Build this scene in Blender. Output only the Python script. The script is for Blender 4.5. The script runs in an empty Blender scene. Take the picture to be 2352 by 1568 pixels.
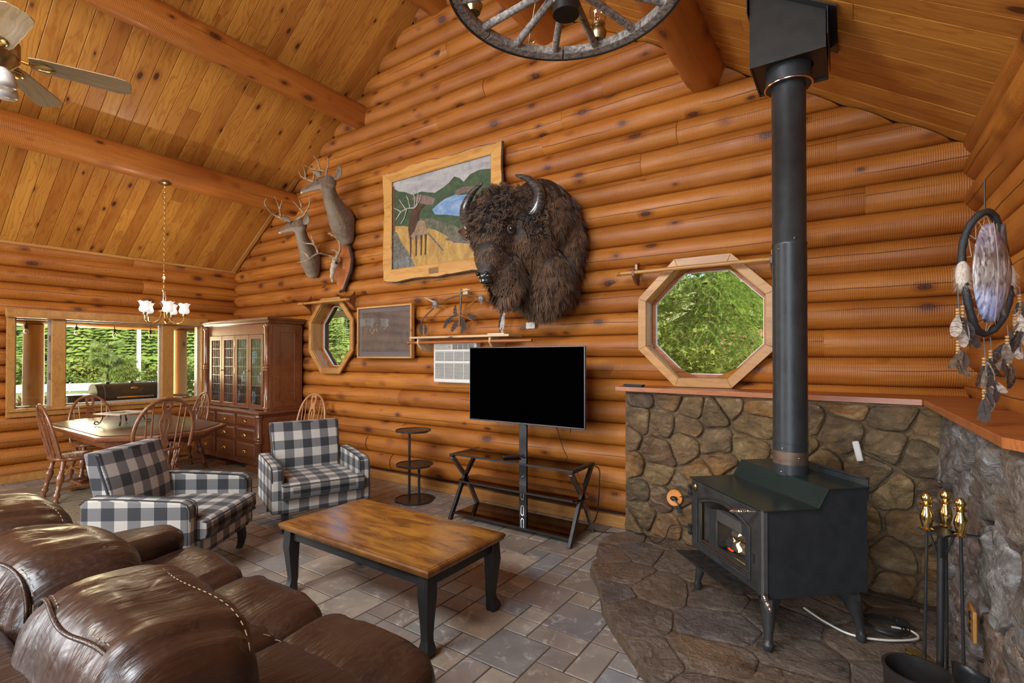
import bpy, math, random
import numpy as np
from mathutils import Vector, Matrix, noise
from mathutils.geometry import tessellate_polygon

PI = math.pi
rnd = random.Random(7)
SC = bpy.context.scene
COL = SC.collection

# ------------------------------------------------------------------ camera, light, exposure
CAM_YAW, CAM_PIT, FPX, CYPX = .596, .0095, 1145., 807.
cam_d = bpy.data.cameras.new('camera'); cam = bpy.data.objects.new('camera', cam_d); COL.objects.link(cam)
cam.location = (0, 0, 1.5); cam.rotation_mode = 'XYZ'
cam.rotation_euler = (PI/2 + CAM_PIT, 0, CAM_YAW)
cam_d.sensor_fit = 'HORIZONTAL'; cam_d.sensor_width = 36.0
cam_d.lens = FPX/2352*36.0; cam_d.shift_y = (CYPX-784)/2352; cam_d.clip_start = .03; cam_d.clip_end = 900
SC.camera = cam
SC.view_settings.view_transform = 'Standard'; SC.view_settings.look = 'None'
SC.view_settings.gamma = 1.0; SC.view_settings.use_curve_mapping = False
SC.view_settings.exposure = 0.50
SC.cycles.max_bounces = 8; SC.cycles.diffuse_bounces = 5; SC.cycles.glossy_bounces = 4
SC.cycles.transparent_max_bounces = 16; SC.cycles.sample_clamp_indirect = 6.0
SC.cycles.caustics_reflective = False; SC.cycles.caustics_refractive = False

world = bpy.data.worlds.new('World'); SC.world = world; world.use_nodes = True
wn = world.node_tree; wn.nodes.clear()
wo = wn.nodes.new('ShaderNodeOutputWorld'); wb = wn.nodes.new('ShaderNodeBackground'); ws = wn.nodes.new('ShaderNodeTexSky')
ws.sky_type = 'NISHITA'; ws.sun_elevation = math.radians(52); ws.sun_rotation = math.radians(115); ws.sun_disc = False
wb.inputs['Strength'].default_value = 0.30
wn.links.new(ws.outputs[0], wb.inputs[0]); wn.links.new(wb.outputs[0], wo.inputs[0])

def lamp(kind, name, loc, power, col, size=None, size_y=None, target=None, spread=None, radius=None, spec=None):
    d = bpy.data.lights.new(name, kind); o = bpy.data.objects.new(name, d); COL.objects.link(o)
    d.energy = power; d.color = col; o.location = loc
    if kind == 'AREA':
        d.shape = 'RECTANGLE'; d.size = size; d.size_y = size_y or size
        if spread: d.spread = spread
    if radius is not None: d.shadow_soft_size = radius
    if spec is not None: d.specular_factor = spec
    if target is not None:
        o.rotation_euler = (Vector(target)-Vector(loc)).to_track_quat('-Z', 'Y').to_euler()
    return o

sun = lamp('SUN', 'sun', (16, -2, 17), 6.0, (1, .93, .80), target=(-6, 8, 0)); sun.data.angle = .02
# added fill lamps, unseen: rear and overhead stand-ins for daylight, one for outdoor bounce
lamp('AREA', 'fill_rear_left', (-6.0, -2.75, 1.7), 210, (.95, .97, 1), 3.6, 2.3, target=(-4.2, 4, 1.3))  # added area lamp brightening the left half; no window is built here
lamp('AREA', 'fill_rear_right', (-.25, -2.5, 1.7), 105, (.82, .91, 1), 1.5, 2.2, target=(.0, 4.0, .9))  # added cool lamp for the stones at right, out of view behind the camera
lamp('AREA', 'fill_overhead', (-2.2, -1.6, 3.9), 190, (.88, .94, 1), 2.6, 1.2, target=(-2.0, 2.2, 0))  # added overhead lamp to cool and brighten the floor; no loft window exists
lamp('AREA', 'deck_bounce_fill', (-11.25, 2.7, .15), 620, (1, .82, .50), 1.5, 7.0, target=(-6.4, 2.7, 2.4))  # added area lamp hidden below the sill, standing in for ground bounce
lamp('POINT', 'fill_warm_rear', (-3.2, -1.2, 3.2), 70, (1, .84, .60), radius=.25)  # added warm fill; no ceiling lamp hangs here

# ------------------------------------------------------------------ object helpers
def link(o):
    COL.objects.link(o); return o
def thing(name, label, cat, loc=(0, 0, 0), rz=0, group=None, rot=None):
    o = link(bpy.data.objects.new(name, None)); o.empty_display_size = .1
    o.location = loc; o.rotation_euler = rot or (0, 0, rz)
    o['label'] = label; o['category'] = cat
    if group: o['group'] = group
    return o
def tag(o, label, cat, group=None):
    o['label'] = label; o['category'] = cat
    if group: o['group'] = group
    return o
def dup(root, loc, rz=0, label=None, group=None):
    r = link(root.copy()); r.location = loc; r.rotation_euler = (0, 0, rz)
    if label: r['label'] = label
    if group: r['group'] = group
    for ch in list(root.children):
        c = link(ch.copy()); c.parent = r
        for g in ch.children:
            d = link(g.copy()); d.parent = c
    return r
def place(o, loc=None, rot=None, parent=None):
    if loc is not None: o.location = loc
    if rot is not None: o.rotation_euler = rot
    if parent is not None: o.parent = parent
    return o

class MB:
    def __init__(s): s.v = []; s.f = []; s.M = None
    def add(s, vs, fs):
        b = len(s.v)
        if s.M is not None: vs = [tuple(s.M @ Vector(p)) for p in vs]
        s.v += [tuple(p) for p in vs]; s.f += [tuple(i+b for i in f) for f in fs]; return s
    def box(s, x0, x1, y0, y1, z0, z1):
        return s.add([(x0,y0,z0),(x1,y0,z0),(x1,y1,z0),(x0,y1,z0),(x0,y0,z1),(x1,y0,z1),(x1,y1,z1),(x0,y1,z1)],
                     [(0,3,2,1),(4,5,6,7),(0,1,5,4),(1,2,6,5),(2,3,7,6),(3,0,4,7)])
    def cbox(s, c, d):
        return s.box(c[0]-d[0]/2, c[0]+d[0]/2, c[1]-d[1]/2, c[1]+d[1]/2, c[2]-d[2]/2, c[2]+d[2]/2)
    def loft(s, rings, cap=True, closed=False):
        n = len(rings[0]); vs = [p for r in rings for p in r]; fs = []
        m = len(rings)
        for i in range(m if closed else m-1):
            a = i*n; b = ((i+1) % m)*n
            for j in range(n):
                k = (j+1) % n; fs.append((a+j, a+k, b+k, b+j))
        if cap and not closed:
            fs.append(tuple(range(n))[::-1]); fs.append(tuple((m-1)*n+j for j in range(n)))
        return s.add(vs, fs)
    def tube(s, pts, r, n=8, cap=True, closed=False, flat=1.0):
        pts = [Vector(p) for p in pts]; m = len(pts)
        rr = r if isinstance(r, (list, tuple)) else [r]*m
        rings = []; up = None
        for i, p in enumerate(pts):
            if closed: t = pts[(i+1) % m]-pts[i-1]
            else: t = pts[min(i+1, m-1)]-pts[max(i-1, 0)]
            if t.length < 1e-9: t = Vector((0, 0, 1))
            t.normalize()
            if up is None:
                up = Vector((0, 0, 1)) if abs(t.z) < .9 else Vector((1, 0, 0))
            a = t.cross(up)
            if a.length < 1e-6: a = t.cross(Vector((1, .1, 0)))
            a.normalize(); b = a.cross(t).normalized(); up = b
            rings.append([tuple(p + (a*math.cos(2*PI*j/n) + b*math.sin(2*PI*j/n)*flat)*rr[i]) for j in range(n)])
        return s.loft(rings, cap, closed)
    def lathe(s, prof, n=16, o=(0, 0, 0), axis=None, ph=0):
        M = None
        if axis is not None: M = Vector((0, 0, 1)).rotation_difference(Vector(axis)).to_matrix()
        rings = []
        for r, z in prof:
            ring = []
            for j in range(n):
                a = 2*PI*j/n + ph; p = Vector((max(r, 1e-5)*math.cos(a), max(r, 1e-5)*math.sin(a), z))
                if M is not None: p = M @ p
                ring.append((p.x+o[0], p.y+o[1], p.z+o[2]))
            rings.append(ring)
        return s.loft(rings)
    def prism(s, poly, z0, z1, holes=(), plane='xy', rev=False):
        """extrude a 2D polygon; plane says which axes the 2D points use; the third gets z0..z1"""
        loops = [list(poly)] + [list(h) for h in holes]
        def P(p, w):
            if plane == 'xy': return (p[0], p[1], w)
            if plane == 'xz': return (p[0], w, p[1])
            return (w, p[0], p[1])
        flat = [p for l in loops for p in l]; n = len(flat)
        tris = tessellate_polygon([[Vector((p[0], p[1], 0)) for p in l] for l in loops])
        vs = [P(p, z0) for p in flat] + [P(p, z1) for p in flat]
        fs = [tuple(t) for t in tris] + [tuple(i+n for i in t)[::-1] for t in tris]
        b = 0
        for l in loops:
            m = len(l)
            for i in range(m):
                j = (i+1) % m; fs.append((b+i, b+j, b+j+n, b+i+n))
            b += m
        return s.add(vs, fs)
    def ball(s, c, r, n=12, m=8, e=1.0):
        rx, ry, rz = (r, r, r) if not isinstance(r, (tuple, list)) else r
        def pw(v): return math.copysign(abs(v)**e, v)
        rings = []
        for i in range(m+1):
            t = -PI/2 + PI*i/m; cz = pw(math.sin(t)); cr = max(abs(math.cos(t)), 1e-4)**e
            rings.append([(c[0]+rx*cr*pw(math.cos(2*PI*j/n)), c[1]+ry*cr*pw(math.sin(2*PI*j/n)), c[2]+rz*cz) for j in range(n)])
        return s.loft(rings)
    def grid(s, nu, nv, fn, closed_u=False):
        vs = [fn(i/(nu if closed_u else nu-1), j/(nv-1)) for j in range(nv) for i in range(nu)]
        fs = []
        for j in range(nv-1):
            for i in range(nu if closed_u else nu-1):
                k = (i+1) % nu; fs.append((j*nu+i, j*nu+k, (j+1)*nu+k, (j+1)*nu+i))
        return s.add(vs, fs)
    def ob(s, name, mat, parent=None, smooth=True, ang=38, bevel=0, seg=2, sub=0, uv=True, fixn=True):
        me = bpy.data.meshes.new(name); me.from_pydata(s.v, [], s.f); me.update()
        if fixn:
            import bmesh
            bm = bmesh.new(); bm.from_mesh(me); bmesh.ops.remove_doubles(bm, verts=bm.verts, dist=1e-6)
            bmesh.ops.recalc_face_normals(bm, faces=bm.faces); bm.to_mesh(me); bm.free()
        if uv:
            l = me.uv_layers.new(name='UVMap'); n = len(me.loops)
            vi = np.empty(n, int); me.loops.foreach_get('vertex_index', vi)
            co = np.empty(len(me.vertices)*3); me.vertices.foreach_get('co', co); co = co.reshape(-1, 3)
            nf = len(me.polygons); nm = np.empty(nf*3); me.polygons.foreach_get('normal', nm); nm = np.abs(nm.reshape(-1, 3))
            lt = np.empty(nf, int); me.polygons.foreach_get('loop_total', lt)
            ax = np.repeat(np.argmax(nm, 1), lt); c = co[vi]
            u = np.where(ax == 0, c[:, 1], c[:, 0]); v = np.where(ax == 2, c[:, 1], c[:, 2])
            l.data.foreach_set('uv', np.stack([u, v], 1).ravel())
        if mat is not None: me.materials.append(mat)
        if smooth:
            me.shade_smooth()
            if ang < 180: me.set_sharp_from_angle(angle=math.radians(ang))
        o = link(bpy.data.objects.new(name, me))
        if bevel:
            b = o.modifiers.new('bevel', 'BEVEL'); b.width = bevel; b.segments = seg; b.limit_method = 'ANGLE'; b.angle_limit = math.radians(35)
            b.harden_normals = False
        if sub:
            b = o.modifiers.new('sub', 'SUBSURF'); b.levels = sub; b.render_levels = sub
        if parent is not None: o.parent = parent
        return o

def bez(p, n=12):
    """Catmull-Rom through points"""
    P = [Vector(q) for q in p]; P = [2*P[0]-P[1]] + P + [2*P[-1]-P[-2]]; out = []
    for i in range(1, len(P)-2):
        for k in range(n):
            t = k/n; a, b, c, d = P[i-1:i+3]
            out.append(.5*((2*b)+(c-a)*t+(2*a-5*b+4*c-d)*t*t+(3*b-a-3*c+d)*t**3))
    out.append(P[-2]); return out

# ------------------------------------------------------------------ material helpers
class NT:
    def __init__(s, name):
        s.m = bpy.data.materials.new(name); s.m.use_nodes = True; s.t = s.m.node_tree; s.t.nodes.clear()
        s.out = s.t.nodes.new('ShaderNodeOutputMaterial'); s.p = s.t.nodes.new('ShaderNodeBsdfPrincipled')
        s.t.links.new(s.p.outputs[0], s.out.inputs[0])
    def n(s, k): return s.t.nodes.new('ShaderNode'+k)
    def set(s, sock, v):
        if v is None: return
        if isinstance(v, bpy.types.NodeSocket): s.t.links.new(v, sock)
        else:
            if isinstance(v, (tuple, list)) and sock.type == 'RGBA' and len(v) == 3: v = (*v, 1)
            sock.default_value = v
    def obj(s, rand=0.0):
        c = s.n('TexCoord').outputs['Object']
        if rand:
            oi = s.n('ObjectInfo').outputs['Random']; m = s.n('VectorMath'); m.operation = 'MULTIPLY_ADD'
            cm = s.n('CombineXYZ'); s.set(cm.inputs[0], oi); s.set(cm.inputs[1], oi); s.set(cm.inputs[2], oi)
            s.set(m.inputs[0], cm.outputs[0]); s.set(m.inputs[1], (rand, rand*1.7, rand*.6)); s.set(m.inputs[2], c); c = m.outputs[0]
        return c
    def uv(s): return s.n('TexCoord').outputs['UV']
    def rand(s): return s.n('ObjectInfo').outputs['Random']
    def map(s, v, sc=(1, 1, 1), loc=(0, 0, 0), rot=(0, 0, 0)):
        m = s.n('Mapping'); s.set(m.inputs[0], v); m.inputs['Scale'].default_value = sc; m.inputs['Location'].default_value = loc; m.inputs['Rotation'].default_value = rot
        return m.outputs[0]
    def noise(s, v, scale=5, detail=4, rough=.55, dist=0, color=False):
        m = s.n('TexNoise'); s.set(m.inputs['Vector'], v); m.inputs['Scale'].default_value = scale; m.inputs['Detail'].default_value = detail
        m.inputs['Roughness'].default_value = rough; m.inputs['Distortion'].default_value = dist
        return m.outputs['Color' if color else 'Fac']
    def vor(s, v, scale=5, feat='F1', out='Distance', rnd_=1.0):
        m = s.n('TexVoronoi'); m.feature = feat; s.set(m.inputs['Vector'], v); m.inputs['Scale'].default_value = scale
        m.inputs['Randomness'].default_value = rnd_
        return m.outputs[out]
    def wave(s, v, scale=5, dist=0, detail=2, dscale=1, kind='BANDS', dirn='X', prof='SIN'):
        m = s.n('TexWave'); m.wave_type = kind; m.wave_profile = prof
        if kind == 'BANDS': m.bands_direction = dirn
        else: m.rings_direction = dirn
        s.set(m.inputs['Vector'], v); m.inputs['Scale'].default_value = scale; m.inputs['Distortion'].default_value = dist
        m.inputs['Detail'].default_value = detail; m.inputs['Detail Scale'].default_value = dscale
        return m.outputs['Fac']
    def math(s, op, a, b=None, c=None, clamp=False):
        m = s.n('Math'); m.operation = op; m.use_clamp = clamp; s.set(m.inputs[0], a); s.set(m.inputs[1], b)
        if c is not None: s.set(m.inputs[2], c)
        return m.outputs[0]
    def sep(s, v):
        m = s.n('SeparateXYZ'); s.set(m.inputs[0], v); return m.outputs
    def comb(s, x, y, z):
        m = s.n('CombineXYZ'); s.set(m.inputs[0], x); s.set(m.inputs[1], y); s.set(m.inputs[2], z); return m.outputs[0]
    def mix(s, f, a, b, mode='MIX'):
        m = s.n('Mix'); m.data_type = 'RGBA'; m.blend_type = mode; m.clamp_factor = True
        s.set(m.inputs[0], f); s.set(m.inputs[6], a); s.set(m.inputs[7], b); return m.outputs[2]
    def ramp(s, f, stops, interp='LINEAR'):
        m = s.n('ValToRGB'); s.set(m.inputs[0], f); cr = m.color_ramp; cr.interpolation = interp
        while len(cr.elements) < len(stops): cr.elements.new(.5)
        for e, (p, c) in zip(cr.elements, stops):
            e.position = p; e.color = (*c, 1) if isinstance(c, (tuple, list)) else (c, c, c, 1)
        return m.outputs[0]
    def rng(s, f, a, b, c=0., d=1.):
        m = s.n('MapRange'); m.clamp = True; s.set(m.inputs[0], f); m.inputs[1].default_value = a; m.inputs[2].default_value = b
        m.inputs[3].default_value = c; m.inputs[4].default_value = d; return m.outputs[0]
    def bump(s, h, strength=.3, dist=.01, normal=None):
        m = s.n('Bump'); s.set(m.inputs['Height'], h); m.inputs['Strength'].default_value = strength; m.inputs['Distance'].default_value = dist
        if normal is not None: s.set(m.inputs['Normal'], normal)
        return m.outputs[0]
    def done(s, col=None, rough=None, bump=None, metal=None, spec=None, coat=None, sheen=None, **kw):
        p = s.p.inputs
        s.set(p['Base Color'], col); s.set(p['Roughness'], rough); s.set(p['Metallic'], metal); s.set(p['Normal'], bump)
        s.set(p['Specular IOR Level'], spec); s.set(p['Coat Weight'], coat)
        if coat is not None: p['Coat Roughness'].default_value = .15
        s.set(p['Sheen Weight'], sheen)
        for k, v in kw.items(): s.set(p[k.replace('_', ' ')], v)
        return s.m

def flat(name, col, rough=.5, metal=0., spec=.5, coat=None, var=.12, scale=14, bump=.0):
    t = NT(name); c = t.obj(3.1); n = t.noise(c, scale, 4)
    k = t.mix(t.rng(n, .3, .7), tuple(x*(1-var) for x in col), tuple(min(1, x*(1+var)) for x in col))
    b = t.bump(t.noise(c, scale*6, 3), bump, .004) if bump else None
    return t.done(k, t.rng(n, .3, .7, max(rough-.05, 0), rough+.05), b, metal, spec, coat)

def wood_log(name, c0, c1, dark, rough=.46, ribs=1.0, knots=1.0, crack=1.0, stretch=1.0, coat=.06):
    t = NT(name); raw = t.obj(); c = t.obj(41.0); r = t.rand()
    grain = t.noise(t.map(c, (1.1*stretch, 16, 16)), 2.2, 6, .6, .25)
    big = t.noise(t.map(c, (.7, 2.2, 2.2)), 1.3, 3, .5)
    col = t.mix(t.rng(grain, .28, .72), c0, c1)
    col = t.mix(t.math('MULTIPLY', t.rng(big, .40, .70), .60), col, dark)
    col = t.mix(t.rng(r, 0, 1, 0, .30), col, tuple(x*.62 for x in dark), 'MIX')
    lines = t.noise(t.map(c, (.55, 42, 42)), 2.0, 3, .5)
    col = t.mix(t.rng(lines, .56, .72, 0, .45), col, dark)
    h = None
    # knots: a dark core with a halo of curled grain
    warp = t.noise(c, 9, 2, color=True)
    kc = t.mix(.05, t.map(c, (4.0, 8.0, 8.0)), warp)
    kd = t.vor(kc, 1.0); ks = t.sep(t.vor(kc, 1.0, out='Color'))[0]
    keep = t.math('GREATER_THAN', ks, 1-.55*knots)
    rad = t.rng(ks, 1-.55*knots, 1, .08, .24)
    rel = t.math('DIVIDE', kd, rad)
    core = t.math('MULTIPLY', t.rng(rel, .75, 1.05, 1, 0), keep)
    halo = t.math('MULTIPLY', t.rng(rel, .9, 2.3, .75, 0), keep)
    col = t.mix(halo, col, tuple(x*.75 for x in dark))
    col = t.mix(core, col, (.055, .018, .008))
    ring = t.math('MULTIPLY', t.math('MULTIPLY', t.rng(rel, .3, .5, 0, 1), t.rng(rel, .5, .75, 1, 0)), keep)
    col = t.mix(t.math('MULTIPLY', ring, .45), col, (.22, .09, .035))
    hgt = t.math('MULTIPLY', grain, .5)
    if ribs:
        wv = t.wave(t.map(raw, (1, .1, .1)), 26, 1.3, 2, 2.0, prof='SIN')
        am = t.rng(t.noise(t.map(c, (1.5, 5, 5)), 1.7, 2), .36, .6)
        hgt = t.math('ADD', hgt, t.math('MULTIPLY', t.math('MULTIPLY', wv, am), 1.1*ribs))
        col = t.mix(t.math('MULTIPLY', t.math('MULTIPLY', wv, am), .20*ribs), col, dark)
    if crack:
        x, y, z = t.sep(raw)
        wob = t.noise(t.map(c, (1.4, 0, 0)), 1.0, 5, .6)
        z0 = t.math('MULTIPLY_ADD', r, .09, -.045)
        dz = t.math('ABSOLUTE', t.math('SUBTRACT', t.math('ADD', z, t.math('MULTIPLY_ADD', wob, .05, -.025)), z0))
        msk = t.rng(t.noise(t.map(c, (.5, 0, 0), (9, 3, 1)), 1.0, 1), .47, .52)
        line = t.math('MULTIPLY', t.rng(dz, .0010, .0036, 1, 0), msk)
        col = t.mix(t.math('MULTIPLY', line, .92*crack), col, (.035, .012, .005))
        hgt = t.math('SUBTRACT', hgt, t.math('MULTIPLY', line, 2.5))
    b = t.bump(hgt, .35, .006)
    return t.done(col, t.rng(grain, .3, .7, rough-.05, rough+.1), b, 0, .5, coat)

def wood_plank(name, c0, c1, dark, rough=.4, knots=1.0, coat=.15, gs=1.0, tone=.35):
    t = NT(name); c = t.obj(53.0); r = t.rand()
    w = t.noise(t.map(c, (.9, 4, 4)), 1.6, 3, .5, color=True)
    cw = t.mix(.35, t.map(c, (.32, 1.5, 1.5)), w)
    ringy = t.wave(cw, 6.5*gs, 7.0, 2, .8, 'BANDS', 'Y')
    fine = t.noise(t.map(c, (1.2, 34, 34)), 2.5, 5, .6)
    col = t.mix(t.math('MULTIPLY', t.rng(ringy, .25, .02), .75), c0, c1)
    col = t.mix(t.rng(fine, .45, .75, 0, .35), col, dark)
    big = t.noise(t.map(c, (.7, 5, 5)), 1.5, 2)
    col = t.mix(t.rng(big, .5, .74, 0, .55), col, dark)
    rr = t.math('FRACT', t.math('MULTIPLY', r, 7.31))
    col = t.mix(t.math('MULTIPLY', rr, tone), col, dark)
    warp = t.noise(c, 11, 2, color=True)
    kc = t.mix(.05, t.map(c, (3.6, 8.2, 8.2)), warp)
    kd = t.vor(kc, 1.0); ks = t.sep(t.vor(kc, 1.0, out='Color'))[0]
    keep = t.math('GREATER_THAN', ks, 1-.55*knots)
    rel = t.math('DIVIDE', kd, t.rng(ks, 1-.55*knots, 1, .07, .20))
    col = t.mix(t.math('MULTIPLY', t.rng(rel, .9, 2.4, .6, 0), keep), col, tuple(x*.8 for x in dark))
    col = t.mix(t.math('MULTIPLY', t.rng(rel, .75, 1.05, 1, 0), keep), col, (.075, .024, .010))
    b = t.bump(t.math('ADD', t.math('MULTIPLY', fine, .5), t.math('MULTIPLY', ringy, .2)), .18, .004)
    return t.done(col, rough, b, 0, .5, coat)

M = {}
M['log'] = wood_log('pine_log', (.43, .142, .017), (.57, .225, .030), (.235, .052, .006), rough=.5, coat=.03)
M['log_end'] = wood_log('pine_log_end', (.60, .27, .08), (.70, .36, .12), (.42, .16, .05), ribs=0, crack=0)
M['beam'] = wood_log('beam_log', (.42, .135, .020), (.54, .205, .034), (.25, .055, .009), ribs=.5, crack=.9)
M['plank'] = wood_plank('pine_board', (.62, .30, .055), (.46, .18, .028), (.27, .070, .011), tone=.6)
M['trimwood'] = wood_plank('trim_board', (.52, .27, .075), (.43, .20, .05), (.30, .12, .028), knots=.5, gs=.7)
M['redwood'] = wood_plank('mantel_board', (.42, .14, .036), (.32, .09, .022), (.22, .05, .012), knots=.2, gs=1.2, coat=.15)
M['chink'] = flat('wall_backing', (.045, .016, .007), .9)
def tile_mat():
    t = NT('slate_tile'); c = t.obj(61.); r = t.rand()
    n1 = t.noise(c, 3.2, 6, .62, .6); n2 = t.noise(c, 11, 5, .6, 1.2)
    base = t.ramp(r, [(0, (.40, .33, .24)), (.15, (.27, .225, .20)), (.3, (.34, .29, .25)), (.45, (.20, .20, .21)), (.6, (.47, .40, .31)), (.75, (.30, .22, .17)), (.88, (.25, .27, .29)), (1, (.43, .36, .28))])
    col = t.mix(t.rng(n1, .35, .65), t.mix(.55, base, (.13, .11, .10), 'MIX'), base)
    col = t.mix(t.rng(n2, .56, .68, 0, .55), col, (.58, .54, .49))
    col = t.mix(t.rng(t.noise(c, 2.1, 3), .60, .78, 0, .35), col, (.28, .17, .10))
    b = t.bump(t.math('ADD', n1, t.math('MULTIPLY', n2, .6)), .35, .006)
    return t.done(col, t.rng(n2, .3, .7, .34, .52), b, 0, .5)
M['tile'] = tile_mat()
M['grout'] = flat('grout', (.075, .05, .035), .9, var=.2, bump=.3)
def stone_mat(name, pal, streak=1.0, rough=.75, scale=1.0, gloss=0, hl=(.58, .45, .27)):
    t = NT(name); c = t.obj(71.); r = t.rand()
    cw = t.mix(.25, t.map(c, (scale, scale, scale)), t.noise(c, 2.3*scale, 3, color=True))
    n1 = t.noise(cw, 3, 8, .65, .8); n2 = t.noise(t.map(cw, (1, 1, 3.2), rot=(.4, .5, .2)), 5, 7, .68, 1.4); n3 = t.noise(c, 38*scale, 4, .7)
    st = [(i/(len(pal)-1), p) for i, p in enumerate(pal)]
    base = t.ramp(r, st)
    alt = t.ramp(t.math('FRACT', t.math('ADD', t.math('MULTIPLY', r, 5.7), n1)), st)
    col = t.mix(t.rng(n1, .38, .66), base, alt)
    col = t.mix(t.rng(n2, .52, .72, 0, .55*streak), col, hl)
    col = t.mix(t.rng(n2, .44, .28, 0, .85), col, (.035, .025, .018))
    col = t.mix(t.rng(n3, .35, .65, 0, .35), col, (.05, .035, .02))
    hh = t.math('ADD', t.math('MULTIPLY', n1, 1.2), t.math('ADD', t.math('MULTIPLY', n2, 1.3), t.math('MULTIPLY', n3, .35)))
    return t.done(col, t.rng(n2, .3, .7, rough-.15-gloss, rough+.1), t.bump(hh, 1.0, .035), 0, .5)
M['stone'] = stone_mat('field_stone', [(.16, .10, .05), (.23, .14, .055), (.32, .20, .075), (.12, .065, .045), (.22, .155, .085), (.36, .17, .04), (.06, .038, .026), (.28, .18, .075)])
M['stone_grey'] = stone_mat('grey_stone', [(.26, .24, .21), (.20, .18, .17), (.28, .20, .14), (.24, .15, .12), (.34, .34, .33)], 1.2, .55, gloss=.1, hl=(.66, .70, .76))
M['stone_flat'] = stone_mat('hearth_stone', [(.21, .125, .07), (.15, .12, .10), (.25, .15, .075), (.15, .125, .12), (.23, .165, .11)], .8, .6, 1.3, gloss=.1, hl=(.50, .43, .36))
M['mortar'] = stone_mat('mortar', [(.27, .175, .085), (.23, .155, .08), (.28, .18, .09)], .3, .9, 1.6)
M['mortar_h'] = stone_mat('hearth_mortar', [(.24, .15, .08), (.21, .14, .085), (.22, .135, .075)], .3, .85, 1.6)
M['black'] = flat('black_paint', (.018, .018, .019), .42, var=.2)
M['iron'] = flat('stove_iron', (.045, .044, .044), .42, .35, var=.25, bump=.08)
M['steel_black'] = flat('black_stove_pipe', (.05, .055, .06), .38, .5, var=.15)
M['chrome'] = flat('chrome', (.75, .72, .68), .18, 1.0, var=.05)
M['brass'] = flat('brass', (.80, .58, .22), .16, 1.0, var=.06)
M['oldbrass'] = flat('dark_brass', (.42, .33, .18), .3, 1.0, var=.1)
M['white'] = flat('white_plastic', (.72, .70, .64), .45, var=.04)
M['oak'] = wood_plank('cherry_wood', (.21, .075, .030), (.155, .050, .020), (.085, .024, .010), .28, .0, .5, 1.3, .15)
M['chairwood'] = wood_plank('chair_wood', (.25, .10, .045), (.18, .065, .028), (.10, .035, .015), .25, .0, .6, 1.5, .1)
M['lightchair'] = wood_plank('light_oak', (.46, .22, .08), (.36, .15, .05), (.22, .085, .03), .3, .0, .5, 1.5, .1)
def glass(name, tint=(1, 1, 1), rough=.02, refl=1.0):
    t = NT(name); t.t.nodes.remove(t.p)
    tr = t.n('BsdfTransparent'); gl = t.n('BsdfGlossy'); mx = t.n('MixShader'); fr = t.n('LayerWeight'); fr.inputs[0].default_value = .5
    tr.inputs[0].default_value = (*tint, 1); gl.inputs['Roughness'].default_value = rough
    t.set(mx.inputs[0], t.math('MULTIPLY', t.math('MULTIPLY_ADD', t.math('POWER', fr.outputs['Facing'], 4.0), .80, .035), refl, clamp=True)); t.t.links.new(tr.outputs[0], mx.inputs[1]); t.t.links.new(gl.outputs[0], mx.inputs[2])
    t.t.links.new(mx.outputs[0], t.out.inputs[0]); return t.m
M['glass'] = glass('window_glass', (.97, .98, .97))
M['lampglass'] = glass('lamp_glass', (.93, .90, .86), refl=1.6)
M['smoke_glass'] = glass('smoked_glass', (.16, .11, .08), .03, 1.3)
# ================================================================== THE SETTING
XL, XR, YG, ZE, RX = -8.2, .6, 4.15, 2.85, -3.8       # left, right, gable faces; eaves height; ridge x
SL = .66
P_ = .197                                              # log course
ZS = .1145                                             # first seam
def roof_z(x): return ZE + SL*(min(x-XL, XR-x))
YB = -3.0
OCT3 = (-.965, 1.772, .518)                            # centre x, z, outer apothem (large window)
OCT2 = (-5.675, 1.772, .50)
def octo(cx, cz, a, sx=1.0): return [(cx+sx*a/math.cos(PI/8)*math.cos(PI/8+k*PI/4), cz+a/math.cos(PI/8)*math.sin(PI/8+k*PI/4)) for k in range(8)]
OX2 = .93

def struct(o, kind='structure'): o['kind'] = kind; return o
# gable wall backing with its two octagonal openings
mb = MB(); mb.prism([(XL-.3, -.05), (XR+.3, -.05), (XR+.3, ZE-.05), (RX, ZE+SL*4.4+.12), (XL-.3, ZE-.05)], 4.235, 4.36, [octo(OCT2[0], OCT2[1], .43, OX2)[::-1], octo(OCT3[0], OCT3[1], .448)[::-1]], 'xz')
wall_back = struct(mb.ob('wall_back', M['chink'], smooth=False))
# left wall backing with window opening
WY0, WY1, WZ0, WZ1 = 1.51, 3.70, .775, 2.035
mb = MB(); mb.prism([(YB, -.05), (4.3, -.05), (4.3, ZE), (YB, ZE)], XL-.22, XL-.09, [[(WY0+.06, WZ0+.06), (WY0+.06, WZ1-.06), (WY1-.06, WZ1-.06), (WY1-.06, WZ0+.06)]], 'yz')
wall_left = struct(mb.ob('wall_left', M['chink'], smooth=False))
mb = MB(); mb.box(XR+.09, XR+.22, YB, 4.3, -.05, ZE)
wall_right = struct(mb.ob('wall_right', M['chink'], smooth=False))
mb = MB(); mb.prism([(XL-.3, -.05), (XR+.3, -.05), (XR+.3, ZE), (RX, ZE+SL*4.4+.05), (XL-.3, ZE)], YB-.12, YB, (), 'xz')
wall_rear = struct(mb.ob('wall_rear', M['log_end'], smooth=False))

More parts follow.
